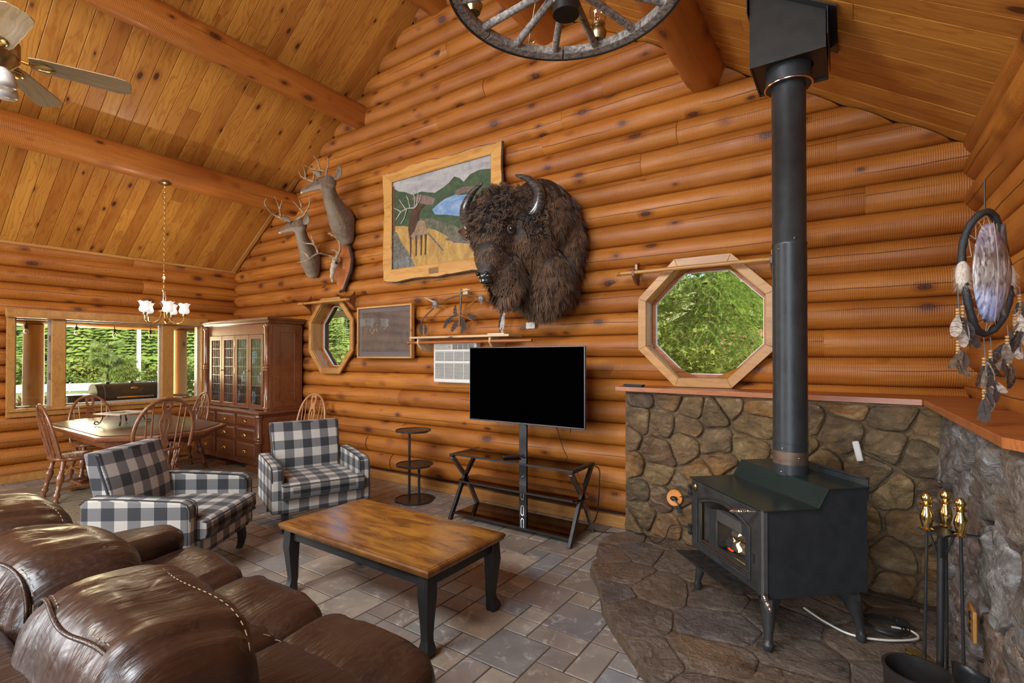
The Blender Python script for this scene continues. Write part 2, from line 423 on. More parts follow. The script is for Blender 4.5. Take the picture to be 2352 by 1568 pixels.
def log_mesh(L, limit0=None, limit1=None, r=.106, taper0=0, taper1=0, seed=0, h=P_, full=False):
    """half-round log lying along +x, crown towards -y, centre height 0; limit(z, x_end) trims sloping ends"""
    mb = MB(); nx = max(2, int(L/.35)+1); na = 9; g = .0968*h/.197
    xs = [i*L/(nx-1) for i in range(nx)]
    e = .006
    extra = [e, L-e]
    if taper0: extra += [taper0*.15, taper0*.45, taper0]
    if taper1: extra += [L-taper1*.15, L-taper1*.45, L-taper1]
    xs = sorted(set([x for x in xs + extra if 0 <= x <= L]))
    rs = random.Random(seed); ph = rs.random()*9; dr = rs.uniform(-.004, .004)
    rings = []
    for x in xs:
        k = 1.0; d = min(x, L-x)
        if d < e*.5: k = .965
        if taper0 and x < taper0: k = math.sqrt(max(.0, 1-(1-x/taper0)**2))*.62+.38
        if taper1 and L-x < taper1: k = min(k, math.sqrt(max(.0, 1-(1-(L-x)/taper1)**2))*.62+.38)
        rr = (r+dr+.0022*math.sin(x*2.1+ph))
        ring = []
        half = math.asin(min(1, g/rr))
        if full:
            half = PI
        for j in range(na):
            a = -half+2*half*j/(na-1)
            y = -(rr*math.cos(a)-rr*math.cos(half)); z = rr*math.sin(a)
            xx = x
            if limit0: xx = max(xx, limit0(z))
            if limit1: xx = min(xx, limit1(z))
            ring.append((xx, y*k, z*(.55+.45*k) if k < .96 else z*k if k < 1 else z))
        ring += [(ring[-1][0], .03, ring[-1][2]), (ring[0][0], .03, ring[0][2])]
        rings.append(ring)
    mb.loft(rings)
    return mb

JOINTS = {}                        # butt joints seen in the photograph: course -> x positions
for jx, jz in [(-5.06, 1.259), (-4.45, .998), (-5.03, .453), (-1.18, 3.394), (-1.486, 3.173), (-2.46, 3.578), (-1.84, 3.978), (-3.70, 5.0), (-6.85, 2.389), (-.07, 2.991), (.092, 2.632), (-.155, 1.592), (-.80, 1.249)]:
    JOINTS.setdefault(int((jz-ZS)//P_), []).append(jx)
ncourse = int((5.75-ZS)/P_)
for k in range(ncourse):
    z0 = ZS+k*P_; zc = z0+P_/2
    xa = XL-.10 if zc < ZE-.1 else XL+(z0-ZE)/SL-.05
    xb = XR+.10 if zc < ZE-.1 else XR-(z0-ZE)/SL+.05
    cuts = sorted(JOINTS.get(k, []))
    if not cuts and xb-xa > 4 and k % 3 != 1: cuts = [xa+(xb-xa)*rnd.uniform(.25, .75)]
    spans = []; a = xa
    for c in cuts+[xb]: spans.append([a, c, 0, 0]); a = c
    for (cx, cz, ap), sx, tp in ((OCT2, OX2, .10), (OCT3, 1.0, .0)):
        A0 = ap-.045
        if abs(zc-cz) < A0+.097:
            def HW(zz, cz=cz, A0=A0, sx=sx):
                d = abs(zz-cz); return 0 if d > A0 else sx*(A0 if d < A0*math.tan(PI/8) else A0-(d-A0*math.tan(PI/8)))
            hw = max(.02, min(HW(zc-.098), HW(zc+.098)))
            new = []
            for s in spans:
                if s[1] <= cx-hw or s[0] >= cx+hw: new.append(s); continue
                if s[0] < cx-hw: new.append([s[0], cx-hw, s[2], tp, s[4] if len(s) > 4 else None, (lambda z, a=s[0], cx=cx, HW=HW, zc=zc: cx-HW(zc+z)-a)])
                if s[1] > cx+hw: new.append([cx+hw, s[1], tp, s[3], (lambda z, a=cx+hw, cx=cx, HW=HW, zc=zc: cx+HW(zc+z)-a), s[5] if len(s) > 5 else None])
            spans = new
    for i, sp in enumerate(spans):
        a, b, t0, t1 = sp[:4]
        if b-a < .06: continue
        l0, l1 = (sp[4], sp[5]) if len(sp) > 4 else (None, None)
        if zc >= ZE-.1:
            if i == 0: l0 = (lambda z, zc=zc, a=a: (XL+.02+(zc+z-ZE)/SL)-a)
            if i == len(spans)-1: l1 = (lambda z, zc=zc, a=a: (XR-.02-(zc+z-ZE)/SL)-a)
        o = log_mesh(b-a, l0, l1, taper0=t0, taper1=t1, seed=k*7+i).ob('log', M['log'], wall_back, ang=50)
        o.location = (a, 4.208+rnd.uniform(-.004, .004), zc)
# left wall logs (courses set half a log off); local x runs along -y
for k in range(-1, 15):
    z0 = ZS-P_/2+k*P_; zc = min(z0+P_/2, 2.815)
    if zc < .02: continue
    spans = [(-1.2, WY0+.05, 0, .10), (WY1-.05, 4.28, .07, 0)] if WZ0-.02 < zc < WZ1-.02 else [(-1.2, 4.28, 0, 0)]
    if len(spans) == 1 and k % 2 == 0:
        c = rnd.uniform(1.2, 3.6); spans = [(-1.2, c, 0, 0), (c, 4.28, 0, 0)]
    for (a, b, t0, t1) in spans:
        o = log_mesh(b-a, taper0=t0, taper1=t1, seed=100+k).ob('log', M['log'], wall_left, ang=50)
        o.location = (XL-.058, a, zc); o.rotation_euler = (0, 0, PI/2)
# right wall logs above the mantel
for k in range(5, 15):
    zc = min(ZS+k*P_, 2.835)
    o = log_mesh(5.5, seed=200+k, r=.109).ob('log', M['log'], wall_right, ang=50)
    o.location = (XR+.055, 4.28, zc); o.rotation_euler = (0, 0, -PI/2)
# baseboards
mb = MB(); mb.box(-6.3, -1.5, 4.150, 4.2, 0, .10); mb.box(-6.3, -1.5, 4.135, 4.152, 0, .045)
struct(mb.ob('baseboard_back', M['trimwood'], bevel=.004))
mb = MB(); mb.box(XL-.04, XL+.0, -1.2, 4.15, 0, .11)
struct(mb.ob('baseboard_left', M['trimwood'], bevel=.004))

# ---- ceiling: roof slabs + boards running down the slope
ang = math.atan(SL)
def slope_pt(side, s, y, d=0):
    """s = distance down from ridge"""
    x = RX + side*s*math.cos(ang); z = ZE+SL*4.4 - s*math.sin(ang)
    return Vector((x - side*d*math.sin(ang), y, z - d*math.cos(ang)))
LS = 4.4/math.cos(ang)
mb = MB()
for side in (-1, 1):
    a = [slope_pt(side, 0, YB-.2, -.03), slope_pt(side, LS+.35, YB-.2, -.03), slope_pt(side, LS+.35, 4.4, -.03), slope_pt(side, 0, 4.4, -.03)]
    b = [slope_pt(side, 0, YB-.2, -.15), slope_pt(side, LS+.35, YB-.2, -.15), slope_pt(side, LS+.35, 4.4, -.15), slope_pt(side, 0, 4.4, -.15)]
    mb.loft([[tuple(p) for p in a], [tuple(p) for p in b]])
mb.box(RX-.05, RX+.05, YB-.2, 4.4, 5.72, 5.9)
ceiling = struct(mb.ob('ceiling', M['chink'], smooth=False))
PW = .138
def plank_mesh(L, w, t=.024, bv=.0035):
    mb = MB(); prof = [(-w/2, -t), (w/2, -t), (w/2, -bv*.6), (w/2-bv, 0), (-w/2+bv, 0), (-w/2, -bv*.6)]
    mb.loft([[(0, p[0], -p[1]) for p in prof][::-1], [(L, p[0], -p[1]) for p in prof][::-1]])
    return mb
ny = int((4.2+1.3)/PW)
pcache = {}
for side in (-1, 1):
    for j in range(ny):
        yc = 4.2-PW*(j+.5)
        if side == 1 and yc < .25: continue
        cuts = [0]
        if rnd.random() < .75: cuts.append(rnd.uniform(.8, 3.0))
        if rnd.random() < .4: cuts.append(rnd.uniform(3.2, 4.6))
        cuts.append(LS+.02)
        for a, b in zip(cuts[:-1], cuts[1:]):
            L = round(b-a, 1)+.0
            L = b-a-.0015
            o = plank_mesh(L, PW-.0035).ob('plank', M['plank'], ceiling, smooth=False, fixn=True)
            # local x = down slope, local y = +-world y, local z = up into the roof
            xa = (slope_pt(side, 1, 0)-slope_pt(side, 0, 0)).normalized(); za = -(slope_pt(side, 0, 0, 1)-slope_pt(side, 0, 0, 0)); ya = za.cross(xa)
            m = Matrix((xa, ya, za)).transposed().to_4x4(); m.translation = slope_pt(side, a, yc, rnd.uniform(-.001, .001))
            o.matrix_world = m
# trims where ceiling meets walls
def bar(name, mat, p, q, w, h, up=(0, 0, 1), bevel=.003, parent=None):
    p, q = Vector(p), Vector(q); x = (q-p); L = x.length; x.normalize(); y = Vector(up).cross(x).normalized(); z = x.cross(y)
    mb = MB(); mb.box(0, L, -w/2, w/2, -h/2, h/2); o = mb.ob(name, mat, parent, bevel=bevel)
    m = Matrix((x, y, z)).transposed().to_4x4(); m.translation = p; o.matrix_world = m; return o
struct(bar('trim_1', M['trimwood'], (XL+.012, YB, ZE-.005), (XL+.012, 4.14, ZE-.005), .03, .035))
a = slope_pt(-1, LS-.02, 4.10, .012); b = slope_pt(-1, LS-2.1, 4.10, .012)
struct(bar('trim_2', M['trimwood'], a, b, .055, .018, up=(-math.sin(ang), 0, math.cos(ang))))

# ---- roof beams (full round logs under the boards)
def beam(x, z, r, label, y1=4.22):
    L = y1-YB; mb = MB(); n = 20; rings = []
    for i in range(19):
        t = i/18*L; ring = []
        for j in range(n):
            a = 2*PI*j/n; q = r*(1+.02*math.sin(t*1.3+x)+.012*math.sin(3*a+x*2+t*.4))
            ring.append((t, q*math.cos(a), q*math.sin(a)))
        rings.append(ring)
    mb.loft(rings); o = mb.ob('ceiling_beam', M['beam'], ang=60)
    o.location = (x, YB, z); o.rotation_euler = (0, 0, PI/2)
    return tag(o, label, 'beam', 'round log beams under the ceiling')
beam(-6.60, 3.665, .158, 'lowest round log beam on the left slope, carrying the chandelier')
beam(-5.20, 4.575, .150, 'round log beam high on the left slope above the deer heads')
beam(-3.86, 5.50, .150, 'round log ridge beam at the very top of the ceiling')
beam(-2.40, 4.66, .150, 'round log beam right of the ridge with a small metal hook')
beam(-.96, 3.80, .165, 'thick red-brown round log beam ending beside the black chimney box')
mb = MB(); mb.tube(bez([(0, 0, .03), (0, 0, .01), (.012, 0, -.004), (.014, 0, -.022), (0, 0, -.034), (-.012, 0, -.024)], 5), .003, 6)
tag(place(mb.ob('hook', M['chrome']), (-2.46, 3.98, 4.49)), 'small metal cup hook screwed into the log beam right of the ridge', 'hook')

# ---- floor: grout bed, tiles in three sizes
mb = MB(); mb.box(XL-.1, XR+.1, YB, 4.25, -.12, -.004)
floor = struct(mb.ob('floor', M['grout'], smooth=False))
U = .1535; X0, Y0 = -1.290, 2.262
i0, i1, j0, j1 = int((XL-X0)/U)-1, int((.0-X0)/U)+1, int((.75-Y0)/U)-1, int((4.2-Y0)/U)+1
used = {}
tiles = []
def put(i, j, w, h):
    for a in range(w):
        for b in range(h):
            if (i+a, j+b) in used or not (i0 <= i+a < i1 and j0 <= j+b < j1): return False
    for a in range(w):
        for b in range(h): used[(i+a, j+b)] = 1
    tiles.append((i, j, w, h)); return True
for t_ in [(-2, -2, 2, 2), (-2, 0, 1, 1), (-1, 0, 2, 1), (0, -1, 1, 1), (-1, 1, 2, 2), (-3, 2, 2, 2), (-4, -1, 2, 2), (-2, 1, 1, 1), (-4, 1, 2, 1), (-3, -2, 1, 1), (-4, -3, 2, 1), (0, -3, 2, 2), (1, -1, 1, 2), (-4, 2, 1, 1), (-1, 3, 1, 1), (-2, 4, 2, 2), (-6, 2, 2, 2), (-7, -1, 2, 2), (2, 0, 1, 1), (2, -2, 2, 2)]:
    put(*t_)
rt = random.Random(21)
for j in range(j0, j1):
    for i in range(i0, i1):
        if (i, j) in used: continue
        opts = [(2, 2)]*5+[(2, 1)]*3+[(1, 2)]*2+[(1, 1)]*3; rt.shuffle(opts)
        for w, h in opts+[(1, 1)]:
            if put(i, j, w, h): break
def view_area(c):
    v = Vector((c[0], c[1], -1.5)); d = Vector((-math.sin(CAM_YAW), math.cos(CAM_YAW), 0)); zc = v.dot(d)
    if zc < .3: return 0
    xr = v.dot(Vector((math.cos(CAM_YAW), math.sin(CAM_YAW), 0)))/zc*FPX+1176
    yr = 1.5/zc*FPX+807
    if xr < -60 or xr > 2410 or yr > 1640: return 0
    return 1/zc**3
cell = []
for (i, j, w, h) in tiles:
    cx, cy = X0+(i+w/2)*U, Y0+(j+h/2)*U
    hid = (-7.75 < cx < -5.75 and cy < 3.25) or (cx < -6.3 and cy > 3.5) or (cx > -1.3 and cy > 3.1) or (cy < 1.1 and cx > -3.0) or cx < XL or cx > -.3
    cell.append((0 if hid else view_area((cx, cy))*w*h, i, j, w, h))
cell.sort(reverse=True)
def tile_geo(mb, x0, x1, y0, y1, z, rs):
    g = .0035; b = .004; q = [rs.uniform(-.0008, .0008) for _ in range(4)]
    P0 = [(x0+g, y0+g), (x1-g, y0+g), (x1-g, y1-g), (x0+g, y1-g)]
    P1 = [(x0+g+b, y0+g+b), (x1-g-b, y0+g+b), (x1-g-b, y1-g-b), (x0+g+b, y1-g-b)]
    mb.loft([[(p[0], p[1], -.012) for p in P0], [(p[0], p[1], z-.0025) for p in P0], [(p[0], p[1], z+q[n]) for n, p in enumerate(P1)]])
stuff = MB(); tc_ = {}
for n, (ar, i, j, w, h) in enumerate(cell):
    x0, y0 = X0+i*U, Y0+j*U
    if y0 > 4.17 or x0+w*U < XL or x0 > .1: continue
    if n < 290 and ar > 0:
        key = (w, h, n % 3)
        if key not in tc_:
            mb = MB(); tile_geo(mb, -w*U/2, w*U/2, -h*U/2, h*U/2, .0, rt); tc_[key] = mb.ob('tile', M['tile'], floor, ang=20)
            o = tc_[key]
        else:
            o = link(tc_[key].copy()); o.parent = floor
        o.location = (x0+w*U/2, y0+h*U/2, rt.uniform(-.0006, .0006))
    else:
        tile_geo(stuff, x0, x0+w*U, y0, y0+h*U, 0, rt)
t = stuff.ob('small_tiles', M['tile'], floor, ang=20); t['kind'] = 'stuff'

# ---- windows
def ring_frame(outer, inner, y0, y1, name, mat, parent, split=False, bevel=.003):
    n = len(outer)
    for i in range(n):
        j = (i+1) % n; mb = MB()
        q = [outer[i], outer[j], inner[j], inner[i]]
        mb.loft([[(p[0], y0, p[1]) for p in q], [(p[0], y1, p[1]) for p in q]])
        mb.ob(name, mat, parent, bevel=bevel, smooth=False)
def oct_window(nm, C, sx):
    cx, cz, ap = C
    root = struct(link(bpy.data.objects.new(nm, None)))
    O = octo(cx, cz, ap, sx); I = octo(cx, cz, ap-.066, sx)
    ring_frame(O, I, 4.085, 4.115, 'casing_board', M['trimwood'], root)
    ring_frame(octo(cx, cz, ap-.058, sx), octo(cx, cz, ap-.072, sx), 4.105, 4.30, 'jamb_board', M['trimwood'], root)
    mb = MB(); mb.prism(octo(cx, cz, ap-.070, sx), 4.245, 4.285, [octo(cx, cz, ap-.098, sx)[::-1]], 'xz'); mb.ob('sash', M['redwood'], root, smooth=False, bevel=.003)
    mb = MB(); mb.prism(octo(cx, cz, ap-.096, sx), 4.255, 4.275, [octo(cx, cz, ap-.104, sx)[::-1]], 'xz'); mb.ob('glazing_bead', M['white'], root, smooth=False)
    mb = MB(); mb.prism(octo(cx, cz, ap-.099, sx), 4.262, 4.268, (), 'xz'); mb.ob('pane', M['glass'], root, smooth=False)
oct_window('window_2', OCT2, OX2); oct_window('window_3', OCT3, 1.0)
# dining window: three lights
w1 = struct(link(bpy.data.objects.new('window_1', None)))
def yb(name, y0, y1, z0, z1, xa, xb, mat=M['trimwood'], bevel=.003): 
    mb = MB(); mb.box(xa, xb, y0, y1, z0, z1); return mb.ob(name, mat, w1, bevel=bevel, smooth=False)
F0, F1 = XL-.02, XL+.025
yb('casing_board', WY0, WY0+.07, WZ0+.10, WZ1-.07, F0, F1); yb('casing_board', WY1-.07, WY1, WZ0+.10, WZ1-.07, F0, F1)
yb('head_casing', WY0-.01, WY1+.01, WZ1-.07, WZ1+.03, F0, F1+.02); yb('head_ledge', WY0-.01, WY1+.02, WZ1-.075, WZ1-.060, F0, F1+.06)
yb('bottom_casing', WY0, WY1, WZ0, WZ0+.065, F0, F1); yb('stool', WY0, WY1, WZ0+.065, WZ0+.10, XL-.12, F1+.025)
zb0, zb1 = WZ0+.10, WZ1-.07
for (a, b) in ((2.0-.085, 2.0+.045), (3.125-.01, 3.125+.135)): yb('mullion', a, b, zb0, zb1, XL-.14, XL+.008)
yb('head_jamb', WY0+.06, WY1-.06, zb1-.0, zb1+.02, XL-.20, XL-.0); yb('side_jamb', WY0+.055, WY0+.075, zb0, zb1, XL-.20, XL); yb('side_jamb', WY1-.075, WY1-.055, zb0, zb1, XL-.20, XL)
GM = flat('grey_vinyl', (.42, .40, .37), .4)
for (a, b) in ((WY0+.075, 1.915), (2.045, 3.115), (3.26, WY1-.075)):
    s = MB(); s.prism([(a, zb0), (b, zb0), (b, zb1), (a, zb1)], XL-.10, XL-.06, [[(a+.022, zb0+.022), (a+.022, zb1-.022), (b-.022, zb1-.022), (b-.022, zb0+.022)]], 'yz')
    s.ob('sash', GM, w1, smooth=False, bevel=.002)
    s = MB(); s.box(XL-.083, XL-.077, a+.02, b-.02, zb0+.02, zb1-.02); s.ob('pane', M['glass'], w1, smooth=False)
for yy in (1.73, 3.45):
    s = MB(); s.box(XL-.055, XL-.035, yy-.05, yy+.05, zb0, zb0+.018); s.tube([(XL-.04, yy, zb0+.02), (XL-.02, yy+.02, zb0+.03), (XL-.01, yy+.06, zb0+.022)], .006, 6); s.ob('crank_handle', M['oldbrass'], w1)
for zz in (1.25, 1.72):
    s = MB(); s.box(XL-.058, XL-.045, 1.90, 1.915, zz-.04, zz+.04); s.ob('sash_lock', M['oldbrass'], w1)
# ================================================================== STONEWORK
def clip_half(poly, a, b, c):
    """keep a*x+b*y<=c"""
    out = []
    for i in range(len(poly)):
        p, q = poly[i-1], poly[i]; dp = a*p[0]+b*p[1]-c; dq = a*q[0]+b*q[1]-c
        if dp <= 0: out.append(p)
        if dp*dq < 0: t = dp/(dp-dq); out.append((p[0]+t*(q[0]-p[0]), p[1]+t*(q[1]-p[1])))
        elif False: pass
    # order fix: points appended for edge (i-1,i): start point then crossing
    return out
def voronoi(seeds, poly):
    cells = []
    for i, s in enumerate(seeds):
        c = list(poly)
        for j, t in enumerate(seeds):
            if i == j: continue
            a, b = t[0]-s[0], t[1]-s[1]
            if a*a+b*b > 3.0: continue
            c = clip_half(c, a, b, (t[0]**2+t[1]**2-s[0]**2-s[1]**2)/2)
            if len(c) < 3: break
        if len(c) >= 3: cells.append(c)
    return cells
def seeds_in(poly, d, rs, tries=4000, an=1.0, n0=()):
    xs = [p[0] for p in poly]; ys = [p[1] for p in poly]; S = list(n0)
    def inside(p):
        r = False
        for i in range(len(poly)):
            a, b = poly[i-1], poly[i]
            if (a[1] > p[1]) != (b[1] > p[1]) and p[0] < (b[0]-a[0])*(p[1]-a[1])/(b[1]-a[1])+a[0]: r = not r
        return r
    for _ in range(tries):
        p = (rs.uniform(min(xs), max(xs)), rs.uniform(min(ys), max(ys)))
        dd = d*rs.uniform(.75, 1.35)
        if inside(p) and all(((p[0]-q[0])*an)**2+(p[1]-q[1])**2 > dd*dd for q in S): S.append(p)
    return S
def stone_geo(cell, gap, depth, seed, fn, n=22, flat=False):
    cx = sum(p[0] for p in cell)/len(cell); cy = sum(p[1] for p in cell)/len(cell)
    # resample perimeter
    L = []; tot = 0
    for i in range(len(cell)):
        d = math.dist(cell[i-1], cell[i]); L.append((cell[i-1], cell[i], d, tot)); tot += d
    ring = []
    for k in range(n):
        t = tot*k/n
        for p, q, d, s in L:
            if s <= t <= s+d and d > 1e-9: u = (t-s)/d; ring.append((p[0]+u*(q[0]-p[0]), p[1]+u*(q[1]-p[1]))); break
    n = len(ring); rad = tot/2/PI
    sm = []
    for k in range(n):      # smooth corners
        a, b, c = ring[k-1], ring[k], ring[(k+1) % n]
        sm.append((b[0]*.5+(a[0]+c[0])*.25, b[1]*.5+(a[1]+c[1])*.25))
    ring = sm; sv = Vector((seed*3.7, seed*1.3, 0)); mb = MB(); rings = []
    prof = [(1.0, -.3), (1.0, .15), (.985, .62), (.94, .88), (.80, 1.0), (.55, 1.0), (.25, 1.0)]
    if flat: prof = [(1.0, -.3), (1.0, .3), (.992, .75), (.965, .97), (.85, 1.0), (.55, 1.0), (.25, 1.0)]
    for sc, h in prof:
        rr = []
        for k, p in enumerate(ring):
            dx, dy = p[0]-cx, p[1]-cy; l = math.hypot(dx, dy) or 1
            w = 1 + (.10 if flat else .16)*noise.noise(Vector((p[0]*7, p[1]*7, seed))) 
            s = sc*(l*w-gap)/l
            x, y = cx+dx*s, cy+dy*s
            nz = noise.fractal(Vector((x*5, y*5, seed*2.1)), .8, 2.1, 4)
            tilt = .25*noise.noise(Vector((seed, 1.7, 0)))*dx/rad+.25*noise.noise(Vector((seed, 7.7, 0)))*dy/rad
            if not flat: nz = nz*.7+.5*abs(noise.noise(Vector((x*9+3, y*9, seed))))*math.copysign(1, noise.noise(Vector((x*4, y*4, seed+5))))+.35*noise.noise(Vector((x*22, y*22, seed)))
            hh = depth*(h if h < .5 else h*(1+(.12 if flat else .55)*nz+(0 if flat else 1.1)*tilt*sc))
            rr.append(fn(x, y, hh))
        rings.append(rr)
    mb.loft(rings); return mb

wall_stone = struct(link(bpy.data.objects.new('wall_stone_wainscot', None)))
A_, B_ = Vector((-1.53, 3.95)), Vector((.46, 3.695))
ub = (B_-A_).normalized(); nb = Vector((ub.y, -ub.x)); Lb = (B_-A_).length
HZ = .08
mb = MB(); mb.prism([(-1.535, 4.19), (-1.535, 3.935), (.45, 3.68), (.465, 1.2), (.70, 1.2), (.70, 4.19)], 0, 1.214)
mb.ob('mortar', M['mortar'], wall_stone, smooth=False)
rs = random.Random(5)
reg = [(0, HZ), (Lb, HZ), (Lb, 1.205), (0, 1.205)]
S = seeds_in(reg, .175, rs, an=.9)
for i, c in enumerate(voronoi(S, reg)):
    stone_geo(c, .004, .050, i+1, lambda x, y, h: (A_.x+ub.x*x+nb.x*h, A_.y+ub.y*x+nb.y*h, y)).ob('stone', M['stone'], wall_stone, ang=50)
reg = [(0, HZ), (.20, HZ), (.20, 1.205), (0, 1.205)]
S = [(.1, .2), (.09, .5), (.1, .78), (.1, 1.05)]
for i, c in enumerate(voronoi(S, reg)):
    stone_geo(c, .010, .028, i+61, lambda x, y, h: (-1.53-h, 3.965+x, y)).ob('stone', M['stone'], wall_stone, ang=50)
reg = [(0, 0), (2.5, 0), (2.5, 1.205), (0, 1.205)]
S = seeds_in(reg, .33, random.Random(11), an=1.25)
for i, c in enumerate(voronoi(S, reg)):
    stone_geo(c, .005, .075, i+31, lambda x, y, h: (.487-h+.006*x, 3.71-x, y), n=26).ob('stone', M['stone_grey'], wall_stone, ang=50)

# hearth
hearth = struct(link(bpy.data.objects.new('floor_hearth', None)))
OUT = [(-1.44, 3.97), (-1.60, 3.78), (-1.62, 3.60), (-1.56, 3.42), (-1.44, 3.27), (-1.43, 3.24), (-1.50, 3.22), (-1.47, 3.12), (-1.37, 3.0), (-1.28, 2.85), (-1.20, 2.70), (-1.12, 2.60), (-1.02, 2.49), (-.93, 2.40), (-.83, 2.29), (-.74, 2.20), (-.66, 2.12), (-.56, 1.96), (-.44, 1.80), (-.36, 1.62), (-.30, 1.35), (.50, 1.35), (.50, 3.74), (0, 3.80)]
mb = MB(); n_ = len(OUT); cx_, cy_ = -.35, 2.9
def inset(d): return [(p[0]+(cx_-p[0])*d, p[1]+(cy_-p[1])*d) for p in OUT]
mb.loft([[(p[0], p[1], 0) for p in inset(.0)], [(p[0], p[1], .045) for p in inset(-.006)], [(p[0], p[1], .062) for p in inset(.004)], [(p[0], p[1], .069) for p in inset(.02)]])
mb.ob('mortar', M['mortar_h'], hearth, ang=50)
HS = [[(-1.44, 3.97), (-1.60, 3.78), (-1.62, 3.60), (-1.56, 3.42), (-1.44, 3.28), (-1.10, 3.21), (-.82, 3.26), (-.78, 3.55), (-.95, 3.91)],
      [(-1.50, 3.215), (-1.47, 3.12), (-1.40, 3.05), (-1.06, 2.96), (-.93, 3.16), (-1.10, 3.19), (-1.40, 3.24)],
      [(-1.39, 3.02), (-1.28, 2.85), (-1.20, 2.70), (-1.12, 2.60), (-1.02, 2.49), (-.93, 2.40), (-.83, 2.29), (-.72, 2.42), (-.80, 2.66), (-.90, 2.90), (-1.05, 2.94)],
      [(-.81, 2.27), (-.74, 2.20), (-.66, 2.12), (-.56, 1.96), (-.44, 1.80), (-.36, 1.62), (-.30, 1.35), (-.05, 1.35), (-.12, 1.80), (-.40, 2.15), (-.68, 2.38)],
      [(-.88, 3.13), (-.76, 2.93), (-.47, 3.03), (-.52, 3.30), (-.78, 3.25)],
      [(-.76, 2.90), (-.70, 2.62), (-.42, 2.72), (-.45, 3.01)],
      [(-.68, 2.60), (-.66, 2.42), (-.52, 2.28), (-.40, 2.46), (-.42, 2.68)],
      [(-.38, 2.95), (-.39, 2.48), (-.10, 2.50), (-.02, 2.78), (-.16, 2.98)],
      [(-.49, 2.27), (-.36, 2.15), (-.12, 1.84), (.08, 2.02), (.02, 2.46), (-.33, 2.44)],
      [(-.14, 3.0), (0, 2.80), (.30, 2.84), (.40, 3.10), (.10, 3.30), (-.12, 3.22)],
      [(.10, 2.02), (.42, 1.95), (.42, 2.80), (.02, 2.76), (.05, 2.46)], [(-.02, 1.36), (.42, 1.36), (.42, 1.92), (.10, 1.98), (-.09, 1.80)],
      [(-.50, 3.34), (-.44, 3.04), (-.18, 3.02), (-.14, 3.26), (.06, 3.34), (.02, 3.60), (-.40, 3.62)], [(-.92, 3.90), (-.76, 3.57), (-.42, 3.65), (.0, 3.64), (.03, 3.76)],
      [(.12, 3.34), (.41, 3.14), (.41, 3.58), (.06, 3.60)]]
HC = [(sum(p[0] for p in c)/len(c), sum(p[1] for p in c)/len(c)) for c in HS]
HSd = seeds_in(OUT, .30, random.Random(8), n0=HC)
for i, s0 in enumerate(HSd):
    c = list(OUT)
    for j, t_ in enumerate(HSd):
        if j == i: continue
        a, b = t_[0]-s0[0], t_[1]-s0[1]; c = clip_half(c, a, b, (t_[0]**2+t_[1]**2-s0[0]**2-s0[1]**2)/2)
        if len(c) < 3: break
    if len(c) < 3: continue
    dz = .066
    stone_geo(c, .0045, .013, i+90, lambda x, y, h: (x, y, dz+h), n=34, flat=True).ob('flagstone', M['stone_flat'], hearth, ang=50)

# mantel
mr = thing('mantel_shelf', 'long red-brown wooden mantel shelf on top of the stone wainscot', 'shelf', (0, 0, 1.217))
mb = MB(); mb.prism([(-1.60, 3.865), (.342, 3.69), (.60, 4.02), (.60, 4.19), (-1.60, 4.19)], 0, .034); mb.ob('shelf_board', M['redwood'], mr, smooth=False, bevel=.004)
mb = MB(); mb.prism([(.346, 3.685), (.385, 2.12), (.44, 2.02), (.64, 2.0), (.64, 4.06), (.604, 4.015)], 0, .034); o = mb.ob('shelf_board', M['redwood'], mr, smooth=False, bevel=.004)
# grille let into the hearth
g = thing('floor_grille', 'rusty perforated metal vent strip at the foot of the stone wall', 'vent', (.245, 3.668, HZ+.008), -.10)
mb = MB(); mb.box(-.19, .19, -.036, .036, 0, .004); mb.ob('backing', M['black'], g)
RUST = flat('rusty_metal', (.10, .055, .03), .6, .5, var=.3)
mb = MB()
for k in range(4): mb.box(-.19, .19, -.036+k*.0215, -.036+k*.0215+.007, .004, .008)
for k in range(26): mb.box(-.19+k*.015, -.19+k*.015+.005, -.036, .036, .004, .0075)
o = mb.ob('mesh', RUST, g); o['kind'] = 'stuff'

# ================================================================== WOOD STOVE
def cast_leg(h=.25, sx=1, sy=-1):
    """bent cast-iron leg hanging from body corner (0,0,h) out to a small foot"""
    mb = MB(); rings = []
    P = [(-.055, .0, h+.0, .075, .052), (-.045, .0, h-.025, .070, .050), (-.02, .0, h*.72, .045, .036), (.0, 0, h*.45, .030, .026), (.01, 0, h*.25, .022, .020), (.014, 0, h*.16, .020, .020), (.014, 0, h*.14, .027, .027), (.014, 0, h*.09, .027, .027), (.014, 0, 0, .020, .020)]
    for (ox, oy, z, wx, wy) in P:
        c, s_ = math.cos(math.atan2(sy, sx)), math.sin(math.atan2(sy, sx)); rg = []
        for k in range(8):
            a = 2*PI*k/8+PI/8; lx, ly = ox+wx*math.cos(a)*.9, wy*math.sin(a)
            rg.append((lx*c-ly*s_, lx*s_+ly*c, z))
        rings.append(rg)
    mb.loft(rings); return mb
st = thing('wood_stove', 'black steel wood stove on four cast legs standing on the stone hearth', 'stove', (-.37, 3.107, HZ), -.8203)
mb = MB()                                           # side panels with the stepped outline, back, bottom
side = [(-.275, .25), (.28, .25), (.28, .765), (.055, .765), (.0, .672), (-.275, .672)]
for x in (-.34, .325): mb.prism(side, x, x+.015, (), 'yz')
mb.box(-.325, .325, .268, .28, .25, .765); mb.box(-.325, .325, -.27, .27, .25, .262)
mb.ob('body', M['steel_black'], st, smooth=False, bevel=.002)
mb = MB(); mb.prism([(-.295, .674), (.004, .674), (.058, .767), (.285, .767), (.285, .773), (.054, .773), (0, .680), (-.295, .680)], -.352, .352, (), 'yz')
top = mb.ob('top_plate', flat('stove_top', (.026, .044, .041), .24, .4, var=.12, scale=3), st, smooth=False, bevel=.0015)
